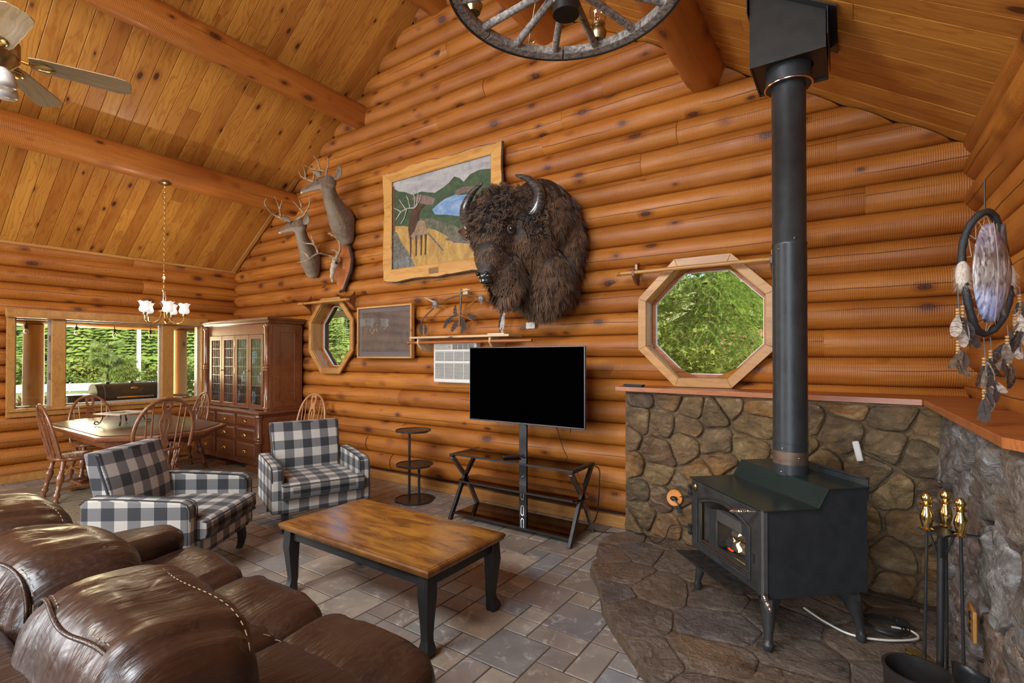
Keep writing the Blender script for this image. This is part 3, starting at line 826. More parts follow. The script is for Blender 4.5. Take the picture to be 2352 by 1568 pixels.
mb = MB(); mb.box(-.30, .34, .285, .292, .70, .815); mb.box(-.30, .34, .27, .292, .808, .815); mb.ob('heat_shield', M['steel_black'], st, smooth=False, bevel=.001)
def arch(x0, x1, z0, z1, rise, n=10): return [(x0, z0), (x1, z0)] + [(x1+(x0-x1)*k/n, z1+rise*math.sin(PI*k/n)) for k in range(n+1)]
mb = MB(); mb.prism([(-.335, .262), (.318, .262), (.318, .668), (-.335, .668)], -.290, -.270, [arch(-.24, .225, .325, .55, .055)[::-1]], 'xz')
door = mb.ob('door', M['iron'], st, smooth=False, bevel=.003)
mb = MB(); mb.tube([(x, -.294, z) for x, z in arch(-.26, .245, .31, .568, .057)], .006, 6, closed=True, cap=False); mb.ob('door_moulding', M['iron'], door)
mb = MB(); mb.prism(arch(-.175, .215, .325, .53, .04), -.268, -.258, [[(-.10, .345), (-.10, .49), (.165, .49), (.165, .345)]], 'xz'); mb.ob('screen_frame', M['steel_black'], door, smooth=False, bevel=.002)
mb = MB()
for k in range(7): mb.box(-.085, .135, -.272, -.268, .498+k*.0085, .5005+k*.0085)
for k in range(21): mb.box(-.085+k*.0107, -.083+k*.0107, -.2725, -.2685, .498, .552)
o = mb.ob('vent_mesh', M['chrome'], door); o['kind'] = 'stuff'
mb = MB(); mb.box(-.11, .175, -.262, -.259, .335, .50); mb.ob('pane', M['glass'], door)
mb = MB(); mb.box(-.24, .225, -.275, -.262, .318, .330); mb.ob('door_sill', flat('worn_copper', (.22, .11, .06), .4, .7), door)
for z in (.60, .36):
    mb = MB(); mb.lathe([(.010, -.03), (.010, .03)], 10, (-.345, -.292, z)); mb.cbox((-.335, -.292, z-.022), (.03, .03, .012)); mb.cbox((-.335, -.292, z+.022), (.03, .03, .012)); mb.ob('hinge', M['black'], st)
mb = MB(); mb.lathe([(.0, 0), (.024, 0), (.026, .004), (.022, .008), (.012, .008), (.010, .014), (0, .014)], 20, (-.292, -.291, .632), (0, -1, 0)); mb.ob('thermostat_dial', M['oldbrass'], st)
mb = MB(); mb.box(.263, .278, -.2925, -.289, .40, .445); mb.ob('latch_slot', flat('pitch_black', (.004, .004, .004), .9), st)
mb = MB(); mb.box(.325, .345, -.292, -.268, .245, .672); mb.ob('corner_strip', flat('grey_edge', (.16, .16, .165), .35, .6), st, smooth=False, bevel=.002)
def coil(p, q, r=.010, turns=9, w=.0028, name='coil_handle', par=None):
    p, q = Vector(p), Vector(q); d = q-p; L = d.length; M3 = Vector((0, 0, 1)).rotation_difference(d).to_matrix(); pts = []
    N = turns*10
    for k in range(N+1):
        t = k/N; rr = r*min(1, 4*t+.3, 4*(1-t)+.3); pts.append(p + M3 @ Vector((rr*math.cos(2*PI*turns*t), rr*math.sin(2*PI*turns*t), t*L)))
    mb = MB(); mb.tube(pts, w, 5); mb.tube([p-d*.25, q], w*1.4, 6); return mb.ob(name, M['chrome'], par)
coil((.30, -.33, .665), (.27, -.42, .662), par=st); coil((.36, -.30, .285), (.44, -.325, .255), par=st)
mb = MB(); mb.prism([(-.27, -.425), (.285, -.415), (.30, -.28), (-.24, -.28)], .262, .270); mb.ob('ash_lip', flat('ash_lip', (.03, .027, .026), .5, .4, var=.5, scale=30), st, smooth=False, bevel=.002)
for sx, sy in ((1, -1), (-1, -1), (1, 1), (-1, 1)):
    mb = cast_leg(.25, sx, sy); place(mb.ob('leg', M['iron'], st, ang=50), (.315*sx, .245*sy, 0))
# fire inside
mb = MB(); mb.box(-.24, .24, -.24, .22, .264, .30); mb.box(-.25, .25, .20, .23, .30, .64); mb.box(-.27, -.25, -.25, .2, .28, .64); mb.box(.25, .27, -.25, .2, .28, .64); mb.ob('firebox', flat('soot_brick', (.05, .042, .038), .9, var=.5), st, smooth=False)
t = NT('charred_log'); c = t.obj(3); n1 = t.noise(t.map(c, (2, 9, 9)), 4, 5); 
charm = t.done(t.mix(t.rng(n1, .4, .6), (.02, .017, .015), (.09, .07, .06)), .9, t.bump(n1, .8, .02))
t = NT('embers'); c = t.obj(3); n1 = t.vor(c, 38); n2 = t.noise(c, 20, 3)
t.set(t.p.inputs['Base Color'], (.03, .02, .02)); t.set(t.p.inputs['Emission Color'], t.ramp(n2, [(.35, (.6, .02, .0)), (.6, (1, .13, .03)), (.75, (1, .5, .15))]))
t.set(t.p.inputs['Emission Strength'], t.rng(n1, .15, .5, 2.2, .15)); ember = t.m
for i, (a, b, r_) in enumerate([((-.13, -.16, .345), (.19, -.13, .35), .032), ((-.17, -.05, .35), (.15, -.10, .37), .034), ((-.10, -.15, .415), (.17, -.06, .405), .03)]):
    mb = MB(); a, b = Vector(a), Vector(b); mb.tube([a+(b-a)*k/8+Vector((0, 0, .004*math.sin(k*2+i))) for k in range(9)], [r_*(1+.08*math.sin(k*1.7+i)) for k in range(9)], 10); mb.ob('burning_log', charm if i != 1 else charm, st)
mb = MB()
for k in range(26):
    x, y = rnd.uniform(-.12, .2), rnd.uniform(-.20, -.02); mb.ball((x, y, .318+rnd.uniform(0, .02)), (rnd.uniform(.012, .022), .015, .012), 7, 5)
o = mb.ob('embers', ember, st); o['kind'] = 'stuff'
t = NT('flame'); c = t.n('TexCoord').outputs['Generated']; z = t.sep(c)[2]
col = t.ramp(z, [(0, (1, .42, .08)), (.35, (1, .70, .28)), (.7, (1, .62, .2)), (1, (1, .30, .05))])
t.set(t.p.inputs['Base Color'], (0, 0, 0)); t.set(t.p.inputs['Emission Color'], col); t.set(t.p.inputs['Emission Strength'], 4.5); t.set(t.p.inputs['Alpha'], t.rng(z, .55, 1.0, .95, .25)); flm = t.m
for (x, y, z, h, w) in [(-.045, -.15, .39, .10, .016), (.02, -.14, .39, .065, .020), (.085, -.15, .39, .115, .024), (.115, -.15, .40, .085, .018), (-.005, -.19, .34, .065, .012), (-.085, -.17, .34, .05, .010), (.05, -.12, .40, .09, .015)]:
    mb = MB(); N = 9; mb.tube([(x+.012*math.sin(k*.9+x*50), y, z+h*k/N) for k in range(N+1)], [max(.0008, w*math.sin(PI*min(1, (k/N)**.62))) if k else .004 for k in range(N+1)], 10, flat=.35); mb.ob('flame', flm, st)
lamp('POINT', 'fire_glow', (-.46, 3.02, .47), 1.2, (1, .42, .12), radius=.04)

# stove pipe and ceiling box
sp = thing('stove_pipe', 'tall round black stove pipe rising from the wood stove to the ceiling box', 'pipe', (-.28, 3.19, .845))
mb = MB(); mb.lathe([(.088, .0), (.088, .17), (.0905, .171), (.0905, .176), (.088, .177)], 32); mb.ob('collar', M['steel_black'], sp)
mb = MB(); mb.lathe([(.0883, .0), (.0883, .07)], 32, (0, 0, .06)); mb.ob('scorched_band', flat('burnt_band', (.17, .115, .085), .5, .6, var=.35), sp)
mb = MB(); mb.lathe([(.087, .17), (.087, 1.27), (.0895, 1.275), (.0895, 1.285), (.086, 1.29), (.086, 2.44)], 32); mb.ob('flue', M['steel_black'], sp)
for z, a in ((.15, -1.9), (.02, -2.0), (.1, -1.0), (1.25, -2.1), (1.3, -1.2), (2.2, -1.6)):
    mb = MB(); mb.ball((0, 0, 0), .005, 8, 6); place(mb.ob('rivet', M['chrome'], sp), (.089*math.cos(a), .089*math.sin(a), z))
mb = MB(); mb.lathe([(.115, 2.17), (.115, 2.35)], 32); mb.ob('sleeve', M['steel_black'], sp)
mb = MB(); mb.tube([(.118*math.cos(2*PI*k/40), .118*math.sin(2*PI*k/40), 2.172) for k in range(40)], .0055, 8, cap=False, closed=True); mb.ob('ring', flat('copper_ring', (.75, .52, .38), .2, 1), sp)
cb = thing('chimney_support_box', 'black sheet metal chimney box hanging from the ceiling round the stove pipe', 'chimney box', (-.275, 3.215, 3.10))
mb = MB(); xz = [(-.18, 0), (.18, 0), (.18, .21), (-.18, .45)]
mb.prism(xz, -.185, -.175, (), 'xz'); mb.prism(xz, .175, .185, (), 'xz'); mb.box(-.18, -.172, -.18, .18, 0, .45); mb.box(.172, .18, -.18, .18, 0, .21)
mb.ob('sides', flat('box_metal', (.020, .018, .015), .36, .2, var=.25, bump=.05), cb, smooth=False)
mb = MB(); mb.prism([(-.178, -.178), (.178, -.178), (.178, .178), (-.178, .178)], .012, .02, [[(.118*math.cos(2*PI*k/24), -.025+.118*math.sin(2*PI*k/24)) for k in range(24)][::-1]]); mb.ob('bottom_plate', M['black'], cb, smooth=False)
for s_, z0 in ((-1, .30), (1, .05)):
    mb = MB(); x = s_*.186; mb.box(min(x, x+s_*.004), max(x, x+s_*.004), -.22, .20, z0, z0+.30); mb.ob('flange', flat('flange_metal', (.035, .045, .06), .4, .4), cb, smooth=False)
mb = MB(); m_ = [slope_pt(1, (RX*-1-.55+0)/math.cos(ang)*0+s_, y, .006) for s_, y in [(3.98, 2.98), (4.50, 2.98), (4.50, 3.46), (3.98, 3.46)]]
mb.loft([[tuple(Vector(p)-Vector((.275*-1, 3.215, 3.10))) for p in m_], [tuple(Vector(p)+Vector((0, 0, -.008))-Vector((.275*-1, 3.215, 3.10))) for p in m_]]); mb.ob('ceiling_flange', M['black'], cb, smooth=False)

# cords, outlet and bits at the stone wall
def cord(pts, r, mat, label, name='cable', n=8, k=6): return tag(MB().tube(bez(pts, n), r, k).ob(name, mat), label, 'cable')
ol = thing('round_outlet', 'round orange-rimmed floor outlet set into the stones left of the stove', 'outlet', (-1.11, 3.835, .425))
mb = MB(); mb.lathe([(0, 0), (.062, 0), (.058, .006), (.045, .002), (0, .002)], 20, (0, 0, 0), (ub.y, -1, .25)); mb.ob('cover_ring', flat('orange_plastic', (.62, .22, .03), .5), ol)
mb = MB(); mb.ball((0, -.02, 0), (.028, .022, .018)); mb.tube([(.0, -.03, 0), (.04, -.045, -.03), (.05, -.04, -.075)], .006, 6); mb.box(.035, .062, -.05, -.03, -.095, -.06); mb.ob('plug', M['black'], ol)
cord([(-1.07, 3.83, .44), (-.98, 3.80, .46), (-.90, 3.70, .36), (-.82, 3.5, .33), (-.72, 3.38, .33)], .0035, M['black'], 'short black lead from the orange outlet towards the back of the stove')
cord([(-.78, 3.55, .25), (-.95, 3.76, .245), (-1.12, 3.80, .225), (-1.17, 3.78, .12), (-1.23, 3.74, .088), (-1.35, 3.83, .098), (-1.62, 3.93, .03), (-1.78, 3.94, .008), (-1.95, 3.92, .006)], .004, M['black'], 'black cord running along the foot of the stone wall towards the television stand')
wp = MB(); wp.cbox((0, 0, 0), (.035, .03, .12)); o = wp.ob('white_adapter', M['white'], bevel=.006); o.location = (.035, 3.655, .93); o.rotation_euler = (.0, -.2, 0)
tag(o, 'white plastic plug adapter on the stones behind the stove', 'adapter')
mb = MB(); pts = []
for k in range(70):
    a = k*.42; r_ = .075+.022*math.sin(k*.37); pts.append((.15+r_*math.cos(a)*1.25, 3.24+r_*math.sin(a), HZ+.016+.006*(k % 9)/9+.012*abs(math.sin(k*.21))))
tag(mb.tube(pts, .004, 5).ob('coiled_cable', M['black']), 'coiled black cable lying on the hearth behind the rear stove leg', 'cable')
mb = MB(); mb.box(-.03, .03, -.018, .018, 0, .026); mb.box(.03, .05, -.011, -.008, .012, .016); mb.box(.03, .05, .008, .011, .012, .016)
tag(place(mb.ob('power_plug', M['black'], bevel=.005), (.205, 3.25, HZ+.045), (0, .2, .4)), 'black power brick with two prongs lying on the coiled cable', 'plug')
cord([(-.22, 3.22, .10), (-.12, 3.13, .094), (.0, 3.06, .093), (.15, 3.10, .094), (.27, 3.20, .094), (.25, 3.27, .094), (.17, 3.25, .10)], .0055, M['white'], 'white cord curving out from under the stove on the hearth')
oo = thing('stone_wall_outlet', 'wooden outlet plate with two dark sockets on the grey stone wall', 'outlet', (.40, 2.66, .45))
mb = MB(); mb.box(-.012, .0, -.055, .055, -.06, .06); mb.ob('plate', M['trimwood'], oo, bevel=.003)
for z in (-.024, .024):
    mb = MB(); mb.lathe([(0, 0), (.017, 0), (.017, .003), (0, .003)], 14, (-.012, 0, z), (-1, 0, 0)); mb.ob('socket', M['black'], oo)

# fire tools
ft = thing('fire_tool_stand', 'black iron fire tool stand with a round top plate beside the grey stone wall', 'tool stand', (.292, 2.57, HZ))
mb = MB(); mb.tube([(-.012, -.03, .02), (.0, 0, .73)], .012, 12); mb.ob('pole', M['black'], ft)
mb = MB(); pl = [(.05*math.cos(2*PI*k/16)*(1.5 if k % 4 == 0 else 1), .05*math.sin(2*PI*k/16)*(1.5 if k % 4 == 0 else 1)) for k in range(16)]; mb.prism(pl, .728, .736); mb.box(.03, .12, -.012, .012, .728, .736); mb.ob('top_plate', M['black'], ft, smooth=False)
for k in range(3):
    a = 2*PI*k/3+.4; mb = MB(); mb.tube(bez([(0, 0, .06), (.05*math.cos(a), .05*math.sin(a), .075), (.085*math.cos(a), .085*math.sin(a), .02), (.10*math.cos(a), .10*math.sin(a), .008)], 5), .008, 8); mb.ob('foot', M['black'], ft)
    mb = MB(); mb.tube([(0, 0, .60), (.045*math.cos(a), .045*math.sin(a), .725)], .005, 6); mb.ob('brace', M['black'], ft)
HPROF = [(0, 0), (.019, .0), (.021, .006), (.014, .011), (.016, .02), (.022, .045), (.020, .065), (.012, .085), (.011, .092), (.021, .098), (.021, .104), (.012, .110), (.017, .118), (.019, .128), (.012, .142), (0, .147)]
def tool(name, lab, x, y, tip, lean=(0, 0), rod=.46):
    t = thing(name, lab, 'fire tool', (x, y, HZ+.735))
    mb = MB(); mb.lathe(HPROF, 16); mb.ob('handle', M['brass'], t)
    mb = MB(); mb.tube([(0, 0, .0), (lean[0], lean[1], -rod)], .0055, 8); mb.ob('rod', M['black'], t)
    tip(t, lean, rod); return t
def brush(t, l, rod):
    mb = MB(); pl = [(-.075, -.012), (-.06, -.024), (.06, -.024), (.075, -.012), (.075, .012), (.06, .024), (-.06, .024), (-.075, .012)]
    mb.prism(pl, -.018, 0); place(mb.ob('brush_cap', M['brass'], t, bevel=.004), (l[0], l[1], -rod), (0, 0, -.9))
    mb = MB()
    for i in range(150):
        x, y = rnd.uniform(-.066, .066), rnd.uniform(-.018, .018); q = rnd.uniform(-.012, .012); mb.tube([(x, y, -.018), (x*1.08+q*.3, y*1.2+q*.3, -.165+q)], .0016, 3, cap=False)
    o = place(mb.ob('bristles', flat('grey_bristle', (.16, .12, .10), .8, var=.3), t), (l[0], l[1], -rod), (0, 0, -.9)); o['kind'] = 'stuff'
def shovel(t, l, rod):
    mb = MB(); mb.grid(9, 9, lambda u, v: ((u-.5)*.13, .012*(2*u-1)**2*4+.02*v, -.19*v + (.05*(1-v)*0) - .03*math.sqrt(max(0, 1-(2*u-1)**2))*v+ .03*(2*u-1)**2*(1-v)*-1))
    o = mb.ob('blade', M['black'], t); sm = o.modifiers.new('solid', 'SOLIDIFY'); sm.thickness = .003; place(o, (l[0], l[1], -rod), (0, 0, -.6))
def poker(t, l, rod):
    mb = MB(); mb.tube([(0, 0, 0), (0, 0, -.16)], .005, 6); mb.tube([(0, 0, -.08), (.03, -.01, -.11)], .004, 6); place(mb.ob('hook_tip', M['black'], t), (l[0], l[1], -rod))
tool('fire_brush', 'brass-handled hearth brush with grey bristles, hanging frontmost left on the tool stand', .247, 2.555, brush, (-.012, -.02), .50)
tool('fire_poker', 'brass-handled iron poker hanging at the back of the tool stand', .315, 2.64, poker, (.0, 0), .50)
tool('fire_shovel', 'brass-handled black ash shovel hanging on the right of the tool stand', .345, 2.535, shovel, (.004, -.01), .48)
mb = MB(); mb.lathe([(.07, 0), (.085, .02), (.098, .30), (.102, .302), (.102, .31), (.092, .31), (.078, .03), (0, .02)], 24)
tag(place(mb.ob('ash_bucket', flat('dark_pail', (.05, .045, .042), .35, .6)), (.19, 2.28, HZ)), 'dark metal ash bucket on the hearth in front of the fire tools', 'bucket')
# ================================================================== FURNITURE MATERIALS
t = NT('brown_leather'); c = t.obj(5.)
n1 = t.noise(c, 60, 4, .6); v1 = t.vor(c, 260); big = t.noise(c, 4, 3)
wr = t.noise(t.map(c, (26, 5, 7)), 1.0, 4, .55, .9); wr2 = t.noise(t.map(c, (9, 3, 14), rot=(0, .5, .3)), 1.3, 3, .5, 1.2)
hh = t.math('ADD', t.math('MULTIPLY', t.rng(wr, .42, .72), 1.0), t.math('ADD', t.math('MULTIPLY', wr2, .8), t.math('MULTIPLY', n1, .10)))
col = t.mix(t.rng(big, .35, .7), (.021, .009, .006), (.046, .021, .012)); col = t.mix(t.rng(n1, .5, .75, 0, .3), col, (.07, .038, .024))
M['leather'] = t.done(col, t.rng(n1, .3, .7, .29, .42), t.bump(hh, .26, .012), 0, .55, .06)
M['stitch'] = flat('tan_stitching', (.26, .18, .11), .7)
def plaid(name, w=.082, ox=0., oy=0.):
    t = NT(name); u, v, _ = t.sep(t.uv()); 
    def st(a, o):
        a = t.math('FRACT', t.math('MULTIPLY_ADD', a, 1/(2*w), 10.25+o)); return t.math('LESS_THAN', a, .5)
    a, b = st(u, ox), st(v, oy); s = t.math('ADD', a, b)
    th = t.math('MULTIPLY', t.wave(t.uv(), 210, 0, 0, 1, dirn='X'), t.wave(t.uv(), 210, 0, 0, 1, dirn='Y'))
    lt = t.mix(t.noise(t.obj(), 9, 3), (.50, .485, .44), (.60, .58, .53)); md = (.175, .178, .182); dk = (.028, .031, .038)
    col = t.mix(t.math('GREATER_THAN', s, .5), lt, md); col = t.mix(t.math('GREATER_THAN', s, 1.5), col, dk)
    col = t.mix(t.math('MULTIPLY', th, .25), col, (.30, .30, .30))
    return t.done(col, .9, t.bump(t.math('ADD', th, t.noise(t.obj(), 60, 3)), .2, .002), 0, .2, None, .15)
M['plaid'] = plaid('buffalo_check')
M['piping'] = flat('dark_piping', (.035, .037, .045), .8)

# ================================================================== LEATHER SOFA
def pillow(w, d, h, e=.42, nu=44, nv=26, amp=.006, seed=0, dirn=(26, 4, 7), bulge=0.):
    """superellipsoid cushion centred on its origin, with folded, puckered skin"""
    mb = MB()
    def pw(v, p): return math.copysign(abs(v)**p, v)
    rings = []
    for i in range(nv+1):
        t = -PI/2+PI*i/nv; ct, s_ = max(math.cos(t), 1e-3), math.sin(t); rg = []
        for j in range(nu):
            a = 2*PI*j/nu
            x = w/2*pw(ct, e)*pw(math.cos(a), e); y = d/2*pw(ct, e)*pw(math.sin(a), e); z = h/2*pw(s_, e)
            p = Vector((x, y, z)); nrm = Vector((x/(w*w), y/(d*d), z/(h*h))); nrm.normalize()
            f = noise.noise(Vector((x*dirn[0]+seed, y*dirn[1], z*dirn[2])))
            g = noise.noise(Vector((x*5+seed*2, y*5, z*5)))
            p += nrm*(amp*f + amp*1.6*g)
            if bulge: p.z += bulge*max(0, 1-(2*x/w)**2)*max(0, 1-(2*y/d)**2)*(1 if z > 0 else 0)
            rg.append(tuple(p))
        rings.append(rg)
    mb.loft(rings); return mb
sofa = thing('leather_sofa', 'brown leather sofa with puffy back cushions in the near left corner', 'sofa', (-2.04, .74, 0))
SX = [-.615, 0, .615]
mb = MB(); mb.box(-1.16, 1.16, -.50, -.40, .08, .80); mb.box(-1.14, 1.14, -.42, .44, .06, .30)
sofa_frame = mb.ob('frame', M['leather'], sofa, bevel=.03, seg=3)
mb = MB(); mb.box(-1.10, 1.10, -.46, .42, 0, .07); mb.ob('base', M['black'], sofa)
for i, x in enumerate(SX):
    o = pillow(.615, .68, .24, .38, seed=i*3, bulge=.015).ob('seat_cushion', M['leather'], sofa, ang=180); place(o, (x, .05, .375))
    o = pillow(.618, .33, .30, .50, amp=.008, seed=i*5+1, dirn=(22, 5, 5)).ob('seat_roll', M['leather'], sofa, ang=180); place(o, (x, .385, .365), (.1, 0, 0))
    mb = MB(); mb.tube([(-.29+.0145*k, .003*math.sin(k), .121+.003*math.sin(k*.8)) for k in range(41)], .0016, 4); 
    s_ = mb.ob('stitching', M['stitch'], None); s_.parent = o; s_.location = (0, -.10, .006)
    bk = pillow(.655, .36, .54, .55, nu=80, nv=48, amp=.012, seed=i*7+2, dirn=(22, 3, 4)).ob('back_cushion', M['leather'], sofa, ang=180); place(bk, (x+(.02 if i == 2 else -.03), -.27, .675), (-.14, 0, 0))
    def surf(t_, a_, off=.002, w=.655, d=.36, h=.54, e=.55):
        pw = lambda v, p_: math.copysign(abs(v)**p_, v)
        ct, s0 = max(math.cos(t_), 1e-3), math.sin(t_); x_ = w/2*pw(ct, e)*pw(math.cos(a_), e); y_ = d/2*pw(ct, e)*pw(math.sin(a_), e); z_ = h/2*pw(s0, e)
        n_ = Vector((x_/(w*w), y_/(d*d), z_/(h*h))).normalized(); return Vector((x_, y_, z_))+n_*(off+.004)
    def near(xx, yy, top=True):      # point on the upper skin above (xx, yy)
        ex = 2/.55; q = 1-abs(xx/.3275)**ex-abs(yy/.18)**ex; return Vector((xx, yy, .27*max(q, .0)**(1/ex)+.004))
    pts = [near(.30-.60*k/60, -.150+.012*math.sin(PI*k/60*3)*.4+.03*abs(k/30-1)**3) for k in range(61)]
    mb = MB(); mb.tube(pts, .0055, 6); s_ = mb.ob('seam', M['leather'], None, ang=180); s_.parent = bk
    mb = MB(); 
    for k in range(0, 60, 2): mb.tube([pts[k]+Vector((0, .012, .006)), pts[k+1]+Vector((0, .012, .006))], .0013, 4)
    s_ = mb.ob('stitching', M['stitch'], None); s_.parent = bk; s_['kind'] = 'stuff'
    pts = [near(.29-.58*k/60, .085+.02*math.cos(PI*k/30)) for k in range(61)]
    mb = MB(); 
    for k in range(0, 60, 2): mb.tube([pts[k]+Vector((0, .0, .001)), pts[k+1]+Vector((0, .0, .001))], .0013, 4)
    s_ = mb.ob('stitching', M['stitch'], None); s_.parent = bk; s_['kind'] = 'stuff'
for s in (-1, 1):
    mb = MB(); mb.box(-.14, .14, -.44, .42, .05, .50); arm = place(mb.ob('arm', M['leather'], sofa, bevel=.05, seg=4), (s*1.08, 0, 0))
    a2 = pillow(.31, .66, .17, .55, seed=s*9+40).ob('arm_pad', M['leather'], None, ang=180); a2.parent = arm; a2.location = ((.11, .16, .52) if s < 0 else (.05, .02, .47))

# ================================================================== CHECKED ARMCHAIRS (front faces local -y)
def rbox(x0, x1, y0, y1, z0, z1, nm, par, mat=None, bev=.03, seg=4): 
    mb = MB(); mb.box(x0, x1, y0, y1, z0, z1); return mb.ob(nm, mat or M['plaid'], par, bevel=bev, seg=seg)
def armchair():
    a = thing('armchair', 'black and cream checked armchair turned side on, standing behind the leather sofa', 'armchair', (-4.03, 1.62, 0), 2.21, 'checked armchairs')
    # body
    rbox(-.34, .34, -.36, .30, .17, .30, 'seat_rail', a, bev=.012)
    mb = MB(); n = 14; yz = [(-.40, .295), (-.415, .34), (-.41, .40), (-.39, .425), (-.30, .437), (0, .44), (.2, .43), (.25, .30)]
    mb.prism(yz, -.272, .272, (), 'yz'); mb.prism([(-.40, .297), (-.415, .34), (-.41, .40), (-.39, .423), (-.335, .428), (-.335, .297)], -.345, .345, (), 'yz')
    c = mb.ob('seat_cushion', M['plaid'], a, bevel=.014, seg=3)
    mb = MB()
    for z in (.415, .305): mb.tube([(-.335, -.34, z), (-.345, -.40, z), (-.33, -.416, z), (0, -.42, z), (.33, -.416, z), (.345, -.40, z), (.335, -.34, z)], .0045, 5)
    mb.ob('piping', M['piping'], c)
    # back: reclined wedge with crowned front
    mb = MB(); rings = []
    for i in range(9):
        t = i/8; z = .30+.56*t; yb = .30+.10*t; yf = .20+.10*t-.035*math.sin(PI*min(1, t*1.05)); w = .285+.03*t
        rings.append([(-w, yf+.01, z), (-w*.5, yf-.012, z), (0, yf-.016, z), (w*.5, yf-.012, z), (w, yf+.01, z), (w, yb, z), (-w, yb, z)])
    mb.loft(rings); b = mb.ob('backrest', M['plaid'], a, bevel=.010, seg=2, ang=50)
    mb = MB()
    def bp(s, t): z = .30+.56*t; return (s*(.292+.03*t), .222+.10*t-.035*math.sin(PI*min(1, t*1.05)), z)
    for s in (-1, 1):
        for k in range(15): p = bp(s*.965, .42+.56*k/14); mb.ball(p, .0065, 6, 4)
    for k in range(25): q = -1+2*k/24; p = bp(1, 1); mb.ball((p[0]*q*.96, p[1]-.012-.012*(1-q*q), .848), .0065, 6, 4)
    o = mb.ob('nailheads', M['chrome'], b); o['kind'] = 'stuff'
    mb = MB(); mb.tube([bp(-.985, .4), bp(-.985, .97), (bp(0, 1)[0], .285, .852), bp(.985, .97), bp(.985, .4)], .009, 6); mb.ob('welt', M['piping'], b)
    for s in (-1, 1):
        mb = MB(); rings = []
        for (y, zt, w) in [(.33, .575, .045), (.22, .60, .047), (.0, .585, .048), (-.2, .572, .048), (-.31, .565, .048), (-.338, .535, .047), (-.342, .20, .047)]:
            pass
        prof = [(.34, .17), (.34, .555), (.30, .59), (.10, .588), (-.15, .575), (-.28, .567), (-.325, .548), (-.342, .51), (-.345, .17)]
        mb.prism(prof, s*.372-.045, s*.372+.045, (), 'yz'); arm = mb.ob('arm', M['plaid'], a, bevel=.018, seg=3, ang=50)
        mb = MB(); mb.tube([(s*.372-.044, y, z) for y, z in prof[1:-1]]+[(s*.372-.044, -.345, .44)], .004, 5); mb.tube([(s*.372+.044, y, z) for y, z in prof[1:]], .004, 5); mb.ob('piping', M['piping'], arm)
    for sx, sy in ((-1, -1), (1, -1), (-1, 1), (1, 1)):
        mb = MB(); rings = []
        for k in range(7):
            t = k/6; w = .028-.008*t; dy = (.0 if sy < 0 else .10)*t*t - (.02*math.sin(PI*t) if sy < 0 else 0); z = .18-.18*t
            rings.append([(-w, dy-w, z), (w, dy-w, z), (w, dy+w, z), (-w, dy+w, z)])
        mb.loft(rings); place(mb.ob('leg', M['black'], a, bevel=.003, smooth=True, ang=30), (sx*.31, sy*.30+(.02 if sy > 0 else 0), 0))
    return a
ac = armchair()
dup(ac, (-4.17, 2.83, 0), 1.22, 'black and cream checked armchair facing the coffee table, in front of the light oak chair')

# ================================================================== COFFEE TABLE
t = NT('burnished_top'); c = t.obj(2.); n1 = t.noise(t.map(c, (1.6, 6, 1)), 2.2, 6, .6, .8); n2 = t.noise(t.map(c, (2.5, 22, 1)), 3, 4)
xx, yy, _ = t.sep(c)
edge = t.math('MAXIMUM', t.rng(t.math('ABSOLUTE', t.math('SUBTRACT', xx, 0)), .50, .66), t.rng(t.math('ABSOLUTE', yy), .22, .335))
x0_, y0_, _ = t.sep(t.obj())
edge = t.math('MAXIMUM', t.rng(t.math('ABSOLUTE', x0_), .50, .66), t.rng(t.math('ABSOLUTE', y0_), .24, .335))
col = t.ramp(n1, [(.28, (.060, .020, .005)), (.45, (.20, .075, .010)), (.60, (.38, .165, .020)), (.78, (.47, .235, .035))])
col = t.mix(t.rng(n2, .5, .7, 0, .45), col, (.16, .06, .012)); col = t.mix(t.math('MULTIPLY', edge, .55), col, (.10, .035, .010))
M['ctop'] = t.done(col, t.rng(n1, .3, .7, .22, .36), t.bump(n2, .08, .003), 0, .5, .35)
ct = thing('coffee_table', 'rectangular coffee table with burnished brown wooden top and black curved legs', 'coffee table', (-2.35, 2.115, 0))
mb = MB(); hx, hy = .645, .330
mb.loft([[(sx*(hx-d), sy*(hy-d), z) for sx, sy in ((-1, -1), (1, -1), (1, 1), (-1, 1))] for d, z in [(.022, .404), (.008, .412), (.004, .424), (.0, .428), (.0, .440), (.006, .449), (.014, .4505), (.018, .4535)]])
mb.ob('tabletop', M['ctop'], ct, ang=25)
mb = MB()
for s in (-1, 1): mb.box(-.56, .56, s*.275-.01, s*.275+.01, .345, .405); mb.box(s*.59-.01, s*.59+.01, -.24, .24, .345, .405)
mb.ob('apron', M['black'], ct)
for sx in (-1, 1):
    for sy in (-1, 1):
        mb = MB(); rings = []
        for (z, w, o) in [(.405, .034, 0), (.36, .036, 0), (.30, .036, .004), (.20, .029, 0), (.10, .0235, -.004), (.07, .024, .0), (.045, .031, .006), (.02, .034, .009), (.0, .026, .004)]:
            rings.append([(sx*o+a*w, sy*o+b*w, z) for a, b in ((-1, -1), (1, -1), (1, 1), (-1, 1))])
        mb.loft(rings); place(mb.ob('leg', M['black'], ct, bevel=.003, ang=30), (sx*.585, sy*.272, 0))

